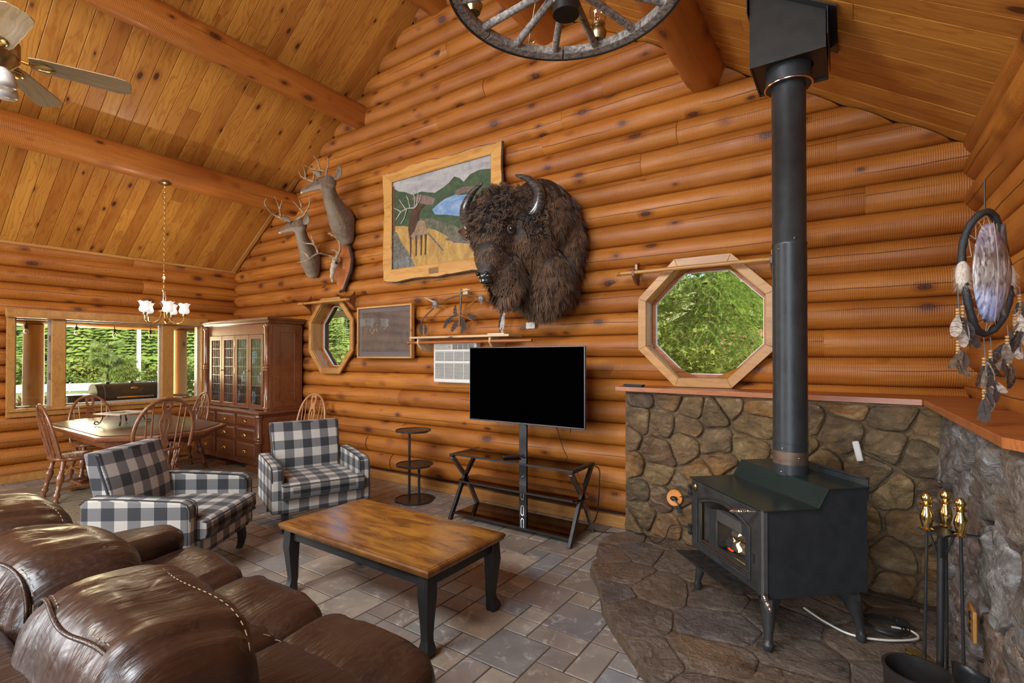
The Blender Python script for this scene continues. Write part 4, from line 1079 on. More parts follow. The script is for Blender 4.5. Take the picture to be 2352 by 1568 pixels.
# ================================================================== THREE-TIER SIDE TABLE
tt = thing('tiered_side_table', 'black metal side table with three stacked round trays beside the log wall', 'side table', (-3.765, 3.745, 0))
def disc(x, y, z, r, nm, k=1.0):
    pl = []
    for q in range(48):
        a = 2*PI*q/48; rr = r*(1-.10*max(0, math.cos(3*(a-.5)))**2 if True else 1); pl.append((x+rr*math.cos(a), y+rr*math.sin(a)*k))
    mb = MB(); mb.prism(pl, z, z+.014); mb.prism([(x+(p[0]-x)*1.0, y+(p[1]-y)*1.0) for p in pl], z+.014, z+.019, [[(x+(p[0]-x)*.955, y+(p[1]-y)*.955) for p in pl][::-1]])
    return mb.ob(nm, flat('dark_tray', (.035, .028, .026), .32, .2), tt, ang=30)
disc(0, 0, 0, .205, 'base'); disc(-.01, .01, .36, .195, 'tray'); disc(-.02, .0, .715, .185, 'tray')
mb = MB(); mb.tube([(-.05, -.03, .01), (-.05, -.03, .72)], .013, 10); mb.ob('pole', M['black'], tt)
mb = MB(); mb.tube([(.10, -.04, .01), (.10, -.04, .37)], .013, 10); mb.ob('pole', M['black'], tt)

# ================================================================== TELEVISION AND ITS STAND
ts = thing('tv_stand', 'three-shelf black glass stand with crossed metal legs and a tall centre post', 'tv stand', (-2.435, 3.70, 0))
SIL = flat('grey_metal', (.30, .285, .27), .28, .9, var=.1); DG = flat('dark_gunmetal', (.05, .048, .05), .35, .6)
def slab(x0, x1, y0, y1, z, nm='shelf', cut=.0):
    mb = MB(); mb.prism([(x0, y0), (x1, y0), (x1+cut, (y0+y1)/2), (x1, y1), (x0, y1), (x0-cut, (y0+y1)/2)], z, z+.008); s = mb.ob(nm, M['smoke_glass'], ts, smooth=False, bevel=.001)
    mb = MB(); mb.box(x0, x1, y0-.001, y0+.006, z-.004, z+.011); mb.ob('edge_strip', DG, s); return s
slab(-.60, .60, -.195, .20, .592); slab(-.60, .60, -.13, .17, .335, cut=.06); slab(-.60, .60, -.19, .20, .055)
for s in (-1, 1):
    mb = MB(); mb.box(s*.615-.022, s*.615+.022, -.205, .205, .575, .602); mb.ob('top_rail', DG, ts, bevel=.004)
    for d in (-1, 1):
        mb = MB(); w, tk = .020, .014
        P = [(.575, -.19*d), (.33, .03*d), (.0, .22*d)]
        for (za, ya), (zb, yb_) in zip(P[:-1], P[1:]):
            v = Vector((0, yb_-ya, zb-za)).normalized(); nn = Vector((0, -v.z, v.y))*w
            mb.loft([[(s*.615+dx, ya+nn.y*q, za+nn.z*q) for dx, q in ((-tk, -1), (tk, -1), (tk, 1), (-tk, 1))], [(s*.615+dx, yb_+nn.y*q, zb+nn.z*q) for dx, q in ((-tk, -1), (tk, -1), (tk, 1), (-tk, 1))]])
        mb.ob('leg', SIL if d == 1 else DG, ts, bevel=.002)
mb = MB(); mb.box(-.04, .04, .06, .085, .06, 1.24)
post = mb.ob('post', DG, ts, bevel=.004)
for z in (.12, .26):
    mb = MB(); pl = [( .016*math.cos(2*PI*k/20), z+.016*math.sin(2*PI*k/20)+(.03 if k < 10 else -.03)) for k in range(20)]
    mb.prism(pl, .054, .062, [[(p[0]*.7, z+(p[1]-z)*.85) for p in pl][::-1]], 'xz'); mb.ob('slot_rim', M['chrome'], post)
for x, z in ((-.02, .55), (.02, .55), (0, .42), (.015, .43)):
    mb = MB(); mb.ball((x, .058, z), .007, 8, 6); mb.ob('bolt', M['chrome'], post)
tv = thing('television', 'large flat television with a blank black screen on the centre post', 'television', (-2.41, 3.735, 1.24))
mb = MB(); mb.box(-.607, .607, -.012, .018, -.345, .345); mb.ob('housing', flat('tv_grey', (.09, .092, .10), .3, .5), tv, bevel=.003, smooth=False)
mb = MB(); mb.box(-.599, .599, -.0135, -.0115, -.332, .339); t = NT('screen'); mb.ob('screen', t.done((.0004, .0004, .0004), .6, None, 0, .0), tv, smooth=False)
mb = MB(); mb.box(-.25, .25, .018, .06, -.26, .12); mb.ob('back_panel', M['black'], tv, bevel=.008)
mb = MB(); mb.box(-.02, .02, -.006, .004, -.352, -.345); mb.ob('sensor', M['black'], tv)
rc = MB(); rc.box(-.022, .022, -.08, .08, 0, .016); rcm = place(rc.ob('remote_control', M['black'], bevel=.006, seg=3), (-2.49, 3.67, .605), (0, 0, -.75)); tag(rcm, 'black remote control lying on the top glass shelf below the television', 'remote')
for pts, lab in (([(-2.12, 3.80, .90), (-2.11, 3.84, .82), (-2.08, 3.86, .70), (-2.05, 3.88, .62), (-2.06, 3.87, .607)], 'thin black cable hanging behind the television to the glass shelf'),
                 ([(-1.96, 3.78, .898), (-1.975, 3.80, .87), (-1.98, 3.80, .845)], 'short black cable end poking out below the television'),
                 ([(-1.82, 3.84, .60), (-1.76, 3.90, .55), (-1.755, 3.90, .45), (-1.77, 3.92, .30), (-1.80, 3.95, .15), (-1.86, 3.95, .02)], 'black cable bundle hanging down the right end of the television stand')):
    tag(MB().tube(bez(pts, 8), .0055 if 'bundle' in lab else .003, 6).ob('cable', M['black']), lab, 'cable')
cab2 = MB().tube(bez([(-1.83, 3.62, .60), (-1.80, 3.66, .45), (-1.815, 3.72, .30), (-1.82, 3.86, .10), (-1.84, 3.90, .01)], 8), .003, 5).ob('cable', flat('red_wire', (.35, .06, .02), .6)); tag(cab2, 'thin reddish wire running down inside the television stand', 'cable')

# ================================================================== DINING RUG, TABLE, CHAIRS
t = NT('rug_weave'); u = t.uv(); d1 = t.wave(t.map(u, rot=(0, 0, .785)), 14, 2.0, 2, 2); d2 = t.wave(t.map(u, rot=(0, 0, -.785)), 14, 2.0, 2, 2); ck = t.math('GREATER_THAN', t.noise(t.map(u, (1, 1, 1)), 3.2, 1), .5)
h = t.math('ADD', t.math('MULTIPLY', d1, ck), t.math('MULTIPLY', d2, t.math('SUBTRACT', 1, ck)))
rugm = t.done(t.mix(h, (.24, .19, .125), (.36, .30, .205)), .95, t.bump(h, .9, .01), 0, .1)
mb = MB(); mb.box(-1.05, 1.05, -1.3, 1.3, .001, .013); tag(place(mb.ob('rug', rugm, bevel=.004), (-6.68, 2.02, 0)), 'tan textured area rug under the dining table', 'rug')

BALU = [(.010, 0), (.016, .01), (.020, .03), (.013, .05), (.022, .075), (.024, .10), (.014, .125), (.020, .14), (.013, .155), (.017, .20), (.026, .25), (.027, .28), (.015, .315), (.021, .33), (.013, .345), (.016, .40), (.018, .44)]
def turned(mb, p, q, k=1.0, prof=BALU, n=12):
    p, q = Vector(p), Vector(q); d = q-p; L = d.length; H = prof[-1][1]; mb.lathe([(r*k, z/H*L) for r, z in prof], n, tuple(p), tuple(d))
def windsor(wood, arms=False, name='dining_chair', lab='', loc=(0, 0, 0), rz=0, group='turned wooden dining chairs'):
    c = thing(name, lab, 'chair', loc, rz, group)
    mb = MB(); pl = []
    for k in range(36):
        a = 2*PI*k/36; r = 1/(abs(math.cos(a))**3.2+abs(math.sin(a))**3.2)**(1/3.2); x, y = .245*r*math.cos(a), .225*r*math.sin(a)
        if y > 0: x *= 1-.22*(y/.225)**2
        pl.append((x, y))
    mb.loft([[(x*s, y*s, z) for x, y in pl] for s, z in [(.86, .420), (.97, .428), (1, .442), (.985, .456), (.93, .461), (.7, .455), (.3, .450)]]); mb.ob('seat', wood, c, ang=60)
    top = [(-.17, -.15), (.17, -.15), (-.16, .14), (.16, .14)]; bot = [(-.22, -.21), (.22, -.21), (-.21, .22), (.21, .22)]
    for (a, b) in zip(top, bot):
        mb = MB(); turned(mb, (b[0], b[1], 0), (a[0], a[1], .425), 1.3); mb.ob('leg', wood, c, ang=70)
    mb = MB(); pr = [(.008, 0), (.012, .03), (.018, .09), (.011, .12), (.018, .15), (.011, .18), (.018, .21), (.012, .27), (.008, .3)]
    for s in (-1, 1): turned(mb, (s*.205, -.19, .15), (s*.195, .19, .15), 1, pr, 8)
    turned(mb, (-.2, 0, .15), (.2, 0, .15), 1, pr, 8); mb.ob('stretcher', wood, c, ang=70)
    # back plane leans backward (+y)
    zb = .455 if not arms else .66; lean = .22
    def B(x, z, dy=0): return (x, .175+lean*(z-.455)+dy, z)
    W, Ht = (.225, 1.00) if not arms else (.255, 1.12)
    pts = []
    for k in range(33):
        a = PI*k/32; x = W*math.cos(a)*(1.0 if math.sin(a) > .2 else .93+.35*math.sin(a)); z = zb+(Ht-zb)*math.sin(a)**.62 if k not in (0, 32) else zb
        pts.append(B(x, z))
    mb = MB(); mb.tube(pts, .0135, 8, flat=1.2); mb.ob('hoop', wood, c, ang=80)
    def hz(x): 
        q = min(1, abs(x)/W); a = math.acos(q); return zb+(Ht-zb)*math.sin(a)**.62
    for x in (-.165, -.115, .115, .165):
        mb = MB(); z1 = hz(x*1.05)-.005; mb.tube([B(x*.85, zb), B(x*.92, zb+(z1-zb)*.35), B(x, z1)], [.0055, .009, .005], 8); mb.ob('spindle', wood, c)
    z1 = hz(0)-.003; H = z1-zb
    def spl(f): return [(f_, zb+g*H) for f_, g in f]
    half = [(.030, 0), (.050, .10), (.036, .17), (.022, .24), (.034, .34), (.050, .48), (.050, .58), (.034, .70), (.030, .76), (.046, .84), (.040, .93), (.046, 1.0)]
    outl = spl(half)+spl([(-a, b) for a, b in half[::-1]])
    h1 = spl([(.0, .18), (-.014, .30), (-.028, .46), (-.028, .56), (-.012, .64), (0, .66), (.012, .64), (.028, .56), (.028, .46), (.014, .30)]); h2 = spl([(0, .78), (-.022, .84), (-.020, .90), (0, .95), (.020, .90), (.022, .84)])
    mb = MB(); mb.prism(outl, -.005, .006, [h1, h2], 'xz'); mb.v = [(x, y+.175+lean*(z-.455), z) for x, y, z in mb.v]; sp = mb.ob('splat', wood, c, ang=30)
    mb = MB(); mb.v = []; fl = spl([(-.012, .20), (.012, .20), (.010, .50), (.022, .62), (-.022, .62), (-.010, .50)]); mb.prism(spl([(-.007, .16), (.007, .16), (.009, .60), (-.009, .60)]), -.004, .005, (), 'xz'); mb.v = [(x, y+.175+lean*(z-.455), z) for x, y, z in mb.v]; mb.ob('splat_tongue', wood, sp)
    if arms:
        mb = MB(); pl = [(.28*math.cos(a)*1.0, -.05+.29*math.sin(a)) for a in [PI*k/20 for k in range(21)]]; pth = [(.30, -.24)]+pl+[(-.30, -.24)]
        o_ = []; i_ = []
        for k, (x, y) in enumerate(pth):
            q = Vector((x, y)); d = (Vector(pth[min(k+1, len(pth)-1)])-Vector(pth[max(k-1, 0)])).normalized(); nrm = Vector((d.y, -d.x))*.026; o_.append(tuple(q+nrm)); i_.append(tuple(q-nrm))
        mb.prism(o_+i_[::-1], .645, .668); mb.ob('arm_rail', wood, c, bevel=.005, ang=40)
        for a in (-.30, -.0, .5, .9, PI-.9, PI-.5, PI, PI+.30):
            x, y = .275*math.cos(a), -.05+.27*math.sin(a); mb = MB(); turned(mb, (x*.82, y*.8, .45), (x, y, .65), .55, n=8); mb.ob('arm_spindle', wood, c, ang=70)
        mb = MB(); mb.prism([(-.045, .45), (.045, .45), (.06, .55), (.05, .65), (-.05, .65), (-.06, .55)], .205, .217, [[(0, .52), (-.02, .56), (0, .60), (.02, .56)]], 'xz'); mb.ob('lower_splat', wood, c)
    return c
cw = M['chairwood']
ch = windsor(cw, False, 'dining_chair', 'dark turned wooden dining chair on the living-room side of the table, seen from behind', (-6.84, 1.80, 0), PI)
dup(ch, (-7.66, 2.22, 0), PI/2*3, 'dark hoop-backed dining chair at the far end of the table, before the dining window').rotation_euler = (0, 0, -PI/2+PI)
dup(ch, (-7.32, 3.00, 0), 0, 'dark dining chair with shiny back on the table side nearest the china cabinet')
windsor(cw, True, 'dining_armchair', 'dark wooden dining chair with arm rail at the near end of the table', (-5.36, 1.93, 0), -PI/2+.12)
windsor(M['lightchair'], False, 'dining_chair', 'lighter oak hoop-backed chair standing alone against the log wall behind the checked armchair', (-5.80, 3.72, 0), .25)

# dining table
dt = thing('dining_table', 'long dark wooden pedestal dining table with clipped corners and glossy top', 'dining table', (-6.5, 2.24, 0))
pl = [(.76, -.60), (1.10, -.22), (1.10, .20), (.74, .58), (-.82, .60), (-1.12, .28), (-1.12, -.26), (-.86, -.58)]
def scl(k, dx=0): return [(x*(1-k/1.1), y*(1-k/.6)) for x, y in pl]
mb = MB(); mb.loft([[(x, y, z) for x, y in scl(k)] for k, z in [(.03, .70), (.008, .712), (0, .728), (0, .742), (.008, .75), (.05, .752)]]); tp = mb.ob('tabletop', M['oak'], dt, ang=30, bevel=.002)
t = NT('glossy_glass_top'); mb = MB(); mb.loft([[(x, y, z) for x, y in scl(k)] for k, z in [(.055, .7525), (.053, .757), (.058, .7585)]]); mb.ob('glass_sheet', t.done((.085, .045, .030), .30, None, 0, .25), dt, ang=20)
mb = MB(); mb.prism([(x*.82, y*.8) for x, y in pl], .62, .70, [[(x*.79, y*.76) for x, y in pl][::-1]]); mb.ob('apron', M['oak'], dt, smooth=False)
PED = [(.10, 0), (.10, .05), (.085, .06), (.085, .16), (.10, .17), (.075, .20), (.095, .23), (.075, .26), (.055, .30), (.085, .36), (.09, .42), (.06, .47), (.075, .50), (.05, .53), (.075, .57), (.08, .62)]
for x in (-.62, .62):
    mb = MB(); mb.lathe([(r, z+.06) for r, z in PED], 20, (x, 0, 0)); mb.ob('pedestal', M['oak'], dt, ang=50)
    for s in (-1, 1):
        mb = MB(); mb.loft([[(x+dx, s*y, z+dz) for dx, dz in ((-.035, -h), (.035, -h), (.035, h), (-.035, h))] for y, z, h in [(.05, .12, .06), (.20, .115, .045), (.32, .075, .035), (.38, .045, .032), (.42, .035, .034)]]); mb.ob('foot', M['oak'], dt, bevel=.008, ang=50)
mb = MB(); turned(mb, (-.55, 0, .16), (.55, 0, .16), 1.6); mb.ob('stretcher', M['oak'], dt, ang=70)
# trivet stand on the table
tr = thing('trivet_stand', 'square framed tray on scrolled metal feet in the middle of the dining table', 'tray stand', (-6.55, 2.12, .76), .35)
CR = flat('painted_cream', (.50, .44, .33), .5, var=.25)
mb = MB(); mb.prism([(-.18, -.18), (.18, -.18), (.18, .18), (-.18, .18)], .118, .132, [[(-.105, -.105), (-.105, .105), (.105, .105), (.105, -.105)]]); mb.ob('frame', CR, tr, bevel=.003)
mb = MB(); mb.box(-.105, .105, -.105, .105, .119, .124); mb.ob('centre_tile', flat('mottled_tile', (.17, .12, .08), .3, var=.6, scale=30), tr)
for sx in (-1, 1):
    for sy in (-1, 1):
        mb = MB(); pts = [(sx*.13, sy*.13, .118), (sx*.125, sy*.125, .08), (sx*.14, sy*.14, .03), (sx*.158, sy*.158, .012), (sx*.172, sy*.172, .022), (sx*.168, sy*.168, .042), (sx*.152, sy*.152, .040), (sx*.15, sy*.15, .028)]; mb.tube(bez(pts, 5), .0065, 6); mb.ob('scroll_foot', flat('bronze', (.10, .055, .03), .4, .7), tr)
mb = MB(); mb.tube([(-.13, 0, .112), (.13, 0, .112)], .004, 6); mb.tube([(0, -.13, .112), (0, .13, .112)], .004, 6); mb.ob('brace', M['black'], tr)

# ================================================================== CHINA CABINET
cc = thing('china_cabinet', 'tall cherry china cabinet with leaded glass doors over six brass-handled drawers', 'cabinet', (-7.18, 3.80, 0))
OK = M['oak']
def cbx(x0, x1, y0, y1, z0, z1, nm, par=None, mat=None, bev=.003): 
    mb = MB(); mb.box(x0, x1, y0, y1, z0, z1); return mb.ob(nm, mat or OK, par or cc, bevel=bev, smooth=False)
cbx(-.86, .86, -.28, .31, .07, .745, 'base_cabinet')
cbx(-.92, -.62, -.34, .32, 0, .07, 'plinth', bev=.012); cbx(.60, .92, -.34, .32, 0, .07, 'plinth', bev=.012); cbx(-.25, .05, -.32, -.1, 0, .05, 'foot', bev=.01)
mb = MB(); mb.prism([(-.92, -.35), (-.70, -.35), (-.68, -.325), (.68, -.325), (.70, -.35), (.93, -.35), (.93, .32), (-.92, .32)], .745, .775); mb.ob('counter', OK, cc, bevel=.007, smooth=False)
def post(mb, x, y, z0, z1, r):
    H = z1-z0; mb.lathe([(r, 0), (r, .02), (r*1.25, .03), (r*1.25, .045), (r*.95, .055), (r*.95, H*.5-.05), (r*1.2, H*.5-.04), (r*1.2, H*.5-.03), (r, H*.5-.02), (r*1.22, H*.5-.005), (r*1.22, H*.5+.005), (r, H*.5+.02), (r*1.2, H*.5+.03), (r*.95, H*.5+.045), (r*.95, H-.05), (r*1.25, H-.04), (r*1.25, H-.02), (r, H)], 14, (x, y, z0))
for x in (-.83, .84):
    mb = MB(); post(mb, x, -.29, .07, .745, .042); mb.ob('turned_post', OK, cc, ang=50)
    mb = MB(); post(mb, x*.985-.02, -.165, .775, 1.93, .038); mb.ob('turned_post', OK, cc, ang=50)
rows = [(.565, .725), (.375, .545), (.14, .355)]
cols = [(-.76, -.30), (-.255, .25), (.29, .765)]
for ci, (xa, xb) in enumerate(cols):
    for za, zb_ in rows:
        mb = MB(); mb.box(xa, xb, -.295, -.28, za, zb_); mb.loft([[(xa+d, y, za+d), (xb-d, y, za+d), (xb-d, y, zb_-d), (xa+d, y, zb_-d)] for d, y in ((.01, -.295), (.028, -.303), (.03, -.303))]); dr = mb.ob('drawer', OK, cc, bevel=.003, smooth=False)
        mb = MB(); mx, mz = (xa+xb)/2, (za+zb_)/2; mb.tube(bez([(mx-.035, -.306, mz), (mx-.030, -.325, mz-.012), (mx, -.33, mz-.022), (mx+.030, -.325, mz-.012), (mx+.035, -.306, mz)], 5), .0038, 6); mb.box(mx-.045, mx+.045, -.306, -.303, mz-.006, mz+.016); mb.ob('handle', M['brass'], dr)
for s in (1,):
    mb = MB(); mb.prism([(-.22, .12), (.27, .12), (.27, .70), (-.22, .70)], .86, .868, [[(-.17, .17), (-.17, .65), (.22, .65), (.22, .17)]], 'yz'); mb.ob('side_panel', OK, cc, bevel=.003, smooth=False)
    mb = MB(); mb.prism([(-.10, .82), (.28, .82), (.28, 1.90), (-.10, 1.90)], .855, .862, [[(-.02, .90), (-.02, 1.82), (.19, 1.82), (.19, .90)]], 'yz'); mb.ob('side_panel', OK, cc, bevel=.003, smooth=False)
# upper case
mb = MB()
mb.box(.84, .856, -.15, .31, .775, 1.94); mb.box(-.83, -.815, -.15, .31, .775, 1.94); mb.box(-.83, .856, .29, .31, .775, 1.94); mb.box(-.83, .856, -.15, .31, 1.92, 1.94); mb.box(-.83, .856, -.155, -.135, 1.80, 1.94); mb.box(-.83, -.74, -.155, -.135, .775, 1.80); mb.box(.72, .856, -.155, -.135, .775, 1.80)
up = mb.ob('upper_case', OK, cc, smooth=False, bevel=.002)
mb = MB(); mb.loft([[(-.86-d, .315, z), (.885+d, .315, z), (.885+d, -.19-d, z), (-.86-d, -.19-d, z)] for d, z in [(-.02, 1.935), (0, 1.945), (.01, 1.965), (.04, 1.985), (.045, 2.0), (.045, 2.012)]]); mb.ob('cornice', OK, cc, ang=30)
for z in (1.08, 1.36, 1.62): cbx(-.81, .84, -.05, .29, z, z+.012, 'shelf', up, bev=0)
edges = [-.74, -.375, -.01, .355, .72]
for k in range(4):
    xa, xb = edges[k]+.003, edges[k+1]-.003; za, zb_ = .785, 1.795
    mb = MB(); mb.prism([(xa, za), (xb, za), (xb, zb_), (xa, zb_)], -.172, -.152, [[(xa+.06, za+.06), (xa+.06, zb_-.06), (xb-.06, zb_-.06), (xb-.06, za+.06)]], 'xz'); d = mb.ob('door', OK, cc, bevel=.004, smooth=False)
    mb = MB(); mb.box(xa+.055, xb-.055, -.163, -.161, za+.055, zb_-.055); mb.ob('pane', M['glass'], d)
    mb = MB(); n_ = 5
    for q in range(1, n_): xq = xa+.06+(xb-xa-.12)*q/n_; mb.box(xq-.0018, xq+.0018, -.166, -.159, za+.06, zb_-.06)
    for q in range(1, 7): zq = za+.06+(zb_-za-.12)*q/7; mb.box(xa+.06, xb-.06, -.166, -.159, zq-.0022, zq+.0022)
    mb.ob('leading', flat('lead_came', (.42, .42, .42), .3, .9), d)
    if k in (0, 2):
        mb = MB(); 
        for q in (-1, 1): mb.lathe([(0, 0), (.009, 0), (.006, .008), (.011, .018), (0, .022)], 10, (xb+q*.012, -.172, 1.30), (0, -1, 0))
        mb.ob('knob', M['oldbrass'], d)
    for z in (.95, 1.30, 1.68):
        if k in (1,): mb = MB(); mb.box(xb-.006, xb+.012, -.1745, -.171, z-.04, z+.04); mb.ob('hinge', M['oldbrass'], d)
# crockery and glassware behind the leaded panes
POT = flat('blue_white_china', (.50, .58, .66), .2, var=.2); CG = glass('clear_glassware', (.85, .90, .93), refl=2.2)
rk = random.Random(3)
pm = MB().lathe([(0, 0), (.05, .0), (.095, .012), (.10, .016), (.094, .016), (.05, .006), (0, .006)], 24); plate0 = None
for zi, z in enumerate((.775, 1.092, 1.372, 1.632)):
    for q in range(7):
        x = -7.18-.68+q*.222+rk.uniform(-.02, .02); y = 3.80+.12
        if (q+zi) % 2 == 0:
            if plate0 is None: plate0 = pm.ob('plate', POT, ang=60); o = plate0
            else: o = link(plate0.copy())
            place(o, (x, y+.10, z+.10), (PI/2-.22, 0, 0)); o['label'] = 'blue and white plate standing on edge inside the china cabinet'; o['category'] = 'plate'; o['group'] = 'plates in the china cabinet'
        else:
            key = 'gob'
            if key not in globals(): gob = MB().lathe([(0, 0), (.034, 0), (.034, .003), (.006, .008), (.005, .07), (.022, .085), (.038, .11), (.041, .15), (.038, .18), (.036, .18), (.038, .15), (.034, .112), (0, .088)], 18).ob('goblet', CG, ang=60); o = gob
            else: o = link(gob.copy())
            place(o, (x, y-.02, z+.001)); o['label'] = 'clear stemmed goblet inside the china cabinet'; o['category'] = 'glass'; o['group'] = 'goblets in the china cabinet'
# ================================================================== ON THE WALLS
_c, _s = math.cos(CAM_YAW), math.sin(CAM_YAW)
_R = Vector((_c, _s, 0)); _f = Vector((-_s, _c, 0)); _F = _f*math.cos(CAM_PIT)+Vector((0, 0, math.sin(CAM_PIT))); _U = Vector((0, 0, math.cos(CAM_PIT)))-_f*math.sin(CAM_PIT)
def at(px, py, Y):
    d = _F+_R*((px-1176)/FPX)+_U*((CYPX-py)/FPX); return Vector((0, 0, 1.5))+d*(Y/d.y)
def remeshed(mb, voxel, name, mat, parent, smooth=6, ymax=None):
    """fuse overlapping volumes into one continuous skin"""
    o = mb.ob('tmp', None, fixn=True, uv=False, smooth=False)
    r = o.modifiers.new('r', 'REMESH'); r.mode = 'VOXEL'; r.voxel_size = voxel
    s = o.modifiers.new('s', 'SMOOTH'); s.factor = .5; s.iterations = smooth
    me = bpy.data.meshes.new_from_object(o.evaluated_get(bpy.context.evaluated_depsgraph_get()))
    bpy.data.objects.remove(o); me.name = name
    if ymax is not None:
        for v in me.vertices: v.co.y = min(v.co.y, ymax)
    me.materials.clear(); me.materials.append(mat); me.shade_smooth()
    n = link(bpy.data.objects.new(name, me))
    if parent is not None: n.parent = parent
    return n

# ---- bison head
def fur_mat(name, a, b, c2, rough=.75):
    t = NT(name); c = t.obj(); n = t.noise(c, 7, 4, .6); f = t.noise(c, 90, 2)
    col = t.mix(t.rng(n, .35, .68), a, b); col = t.mix(t.rng(f, .5, .75, 0, .7), col, c2)
    return t.done(col, rough, None, 0, .35, None, .15)
FURB = fur_mat('bison_fur', (.055, .029, .017), (.135, .070, .036), (.28, .165, .085))
SKIN = flat('bison_skin', (.022, .014, .011), .6)
B0 = Vector((-2.40, 4.12, 2.45))
bis = thing('bison_head', 'big shaggy brown bison head with curved black horns mounted on the log wall', 'mounted head', B0)
mb = MB()
for c_, r_ in [((-2.35, 4.00, 2.55), (.40, .18, .56)), ((-2.33, 3.86, 2.74), (.32, .26, .36)), ((-2.42, 3.74, 2.56), (.31, .28, .36)), ((-2.56, 3.58, 2.74), (.25, .22, .24)), ((-2.54, 3.46, 2.55), (.205, .19, .26)), ((-2.50, 3.38, 2.34), (.145, .15, .17)), ((-2.49, 3.32, 2.20), (.095, .095, .085)), ((-2.44, 3.52, 2.20), (.16, .17, .22)), ((-2.28, 3.84, 2.20), (.29, .20, .30)), ((-2.44, 3.60, 2.14), (.12, .12, .13)), ((-2.24, 3.98, 2.13), (.22, .14, .14)), ((-2.62, 3.80, 2.30), (.16, .18, .28))]:
    mb.ball(tuple(Vector(c_)-B0), r_, 24, 16)
head = remeshed(mb, .022, 'head_and_neck', SKIN, bis, 8, 4.135-4.12)
hm = head.data; hm.calc_loop_triangles(); V = [v.co.copy() for v in hm.vertices]; NRM = [v.normal.copy() for v in hm.vertices]
tri = [tuple(t.vertices) for t in hm.loop_triangles]; areas = np.array([t.area for t in hm.loop_triangles]); cum = np.cumsum(areas)/areas.sum()
rf = random.Random(9); nps = np.random.RandomState(4); pick = np.searchsorted(cum, nps.rand(60000))
vs, fs = [], []
eyeR = Vector((-2.335, 3.43, 2.56))-B0; eyeL = Vector((-2.775, 3.43, 2.56))-B0; nose = Vector((-2.49, 3.235, 2.165))-B0
for ti in pick:
    a, b, c_ = tri[ti]; u, v = rf.random(), rf.random()
    if u+v > 1: u, v = 1-u, 1-v
    p = V[a]*(1-u-v)+V[b]*u+V[c_]*v; n = (NRM[a]*(1-u-v)+NRM[b]*u+NRM[c_]*v).normalized()
    if p.y > -.03: continue
    w = p+B0
    dn = (p-nose).length; de = min((p-eyeR).length, (p-eyeL).length)
    if dn < .062 or de < .056: continue
    crown = w.y < 3.66 and w.z > 2.52
    L = .055 if crown else .045
    if w.y >= 3.62: L = .075
    if w.z < 2.35 and w.y > 3.42: L = .10
    if w.z < 2.12: L = .11
    if w.y < 3.45 and w.z < 2.45: L = .026
    if dn < .13: L *= .55
    if de < .10: L *= .35
    L *= rf.uniform(.6, 1.25)
    g = Vector((0, .25 if w.y > 3.6 else .05, -1.0))
    k = noise.noise_vector(p*11)*1.0+noise.noise_vector(p*31)*.8
    d = (n*(.95 if crown else .5)+g*(.35 if crown else .85)+k*(.9 if crown else .45)).normalized()
    side = d.cross(n+Vector((.01, 0, 0))).normalized()*rf.uniform(.0022, .0038)
    cur = noise.noise_vector(p*25+Vector((5, 1, 3)))*(.9 if crown else .5)
    q0 = p-n*.004; q1 = q0+d*L*.45; d2 = (d+cur+Vector((0, 0, -.35))).normalized(); q2 = q1+d2*L*.35; d3 = (d2+cur*1.2+Vector((0, 0, -.3))).normalized(); q3 = q2+d3*L*.3
    i = len(vs); vs += [tuple(q0-side), tuple(q0+side), tuple(q1-side), tuple(q1+side), tuple(q2-side*.7), tuple(q2+side*.7), tuple(q3)]
    fs += [(i, i+1, i+3, i+2), (i+2, i+3, i+5, i+4), (i+4, i+5, i+6)]
fm = MB(); fm.v = vs; fm.f = fs; fur = fm.ob('fur', FURB, bis, uv=False, fixn=False, ang=180); fur['kind'] = 'stuff'
t = NT('horn'); c = t.obj(); n = t.noise(t.map(c, (8, 8, 40)), 2, 4)
HORN = t.done(t.mix(t.rng(n, .4, .6), (.022, .020, .020), (.075, .065, .058)), .22, t.bump(n, .15, .004), 0, .6, .4)
cxh = -2.575
for s in (1, -1):
    pts = [(cxh+s*.20, 3.62, 2.71), (cxh+s*.32, 3.61, 2.70), (cxh+s*.395, 3.61, 2.78), (cxh+s*.40, 3.61, 2.90), (cxh+s*.31, 3.60, 3.01), (cxh+s*.175, 3.585, 3.075)]
    pp = bez([tuple(Vector(p)-B0) for p in pts], 8); N = len(pp)
    rr = [.072*(1-k/(N-1))**.58+.003 for k in range(N)]
    mb = MB(); mb.tube(pp, rr, 16); mb.ob('horn', HORN, bis, ang=180)
    mb = MB(); eb = Vector((cxh+s*.40, 3.66, 2.66))-B0
    mb.grid(9, 7, lambda u, v: (eb.x+s*.15*(v)-s*.05, eb.y-.02+.04*math.sin(PI*v)-.07*abs(u-.5), eb.z+.02*v+.17*(u-.5)*math.sin(PI*min(1, v*.9+.1))))
    e = mb.ob('ear', FURB, bis, ang=180); sm = e.modifiers.new('s', 'SOLIDIFY'); sm.thickness = .012
    mb = MB(); ec = Vector((cxh+.018+s*.222, 3.425, 2.56))-B0; mb.ball(tuple(ec+Vector((s*(-.020), .02, 0))), (.050, .052, .046), 14, 10); lid = mb.ob('eyelid', flat('bison_lid', (.07, .055, .048), .55, bump=.3), bis, ang=180)
    mb = MB(); mb.ball(tuple(ec+Vector((s*.012, -.012, .0))), .024, 14, 10); mb.ob('eye', flat('glass_eye', (.02, .008, .004), .04, 0, .8, 1.0), bis, ang=180)
mb = MB(); nc = nose; mb.ball(tuple(nc+Vector((0, .04, .0))), (.074, .045, .048), 18, 12); mb.ball(tuple(nc+Vector((0, .055, -.045))), (.060, .05, .032), 14, 8)
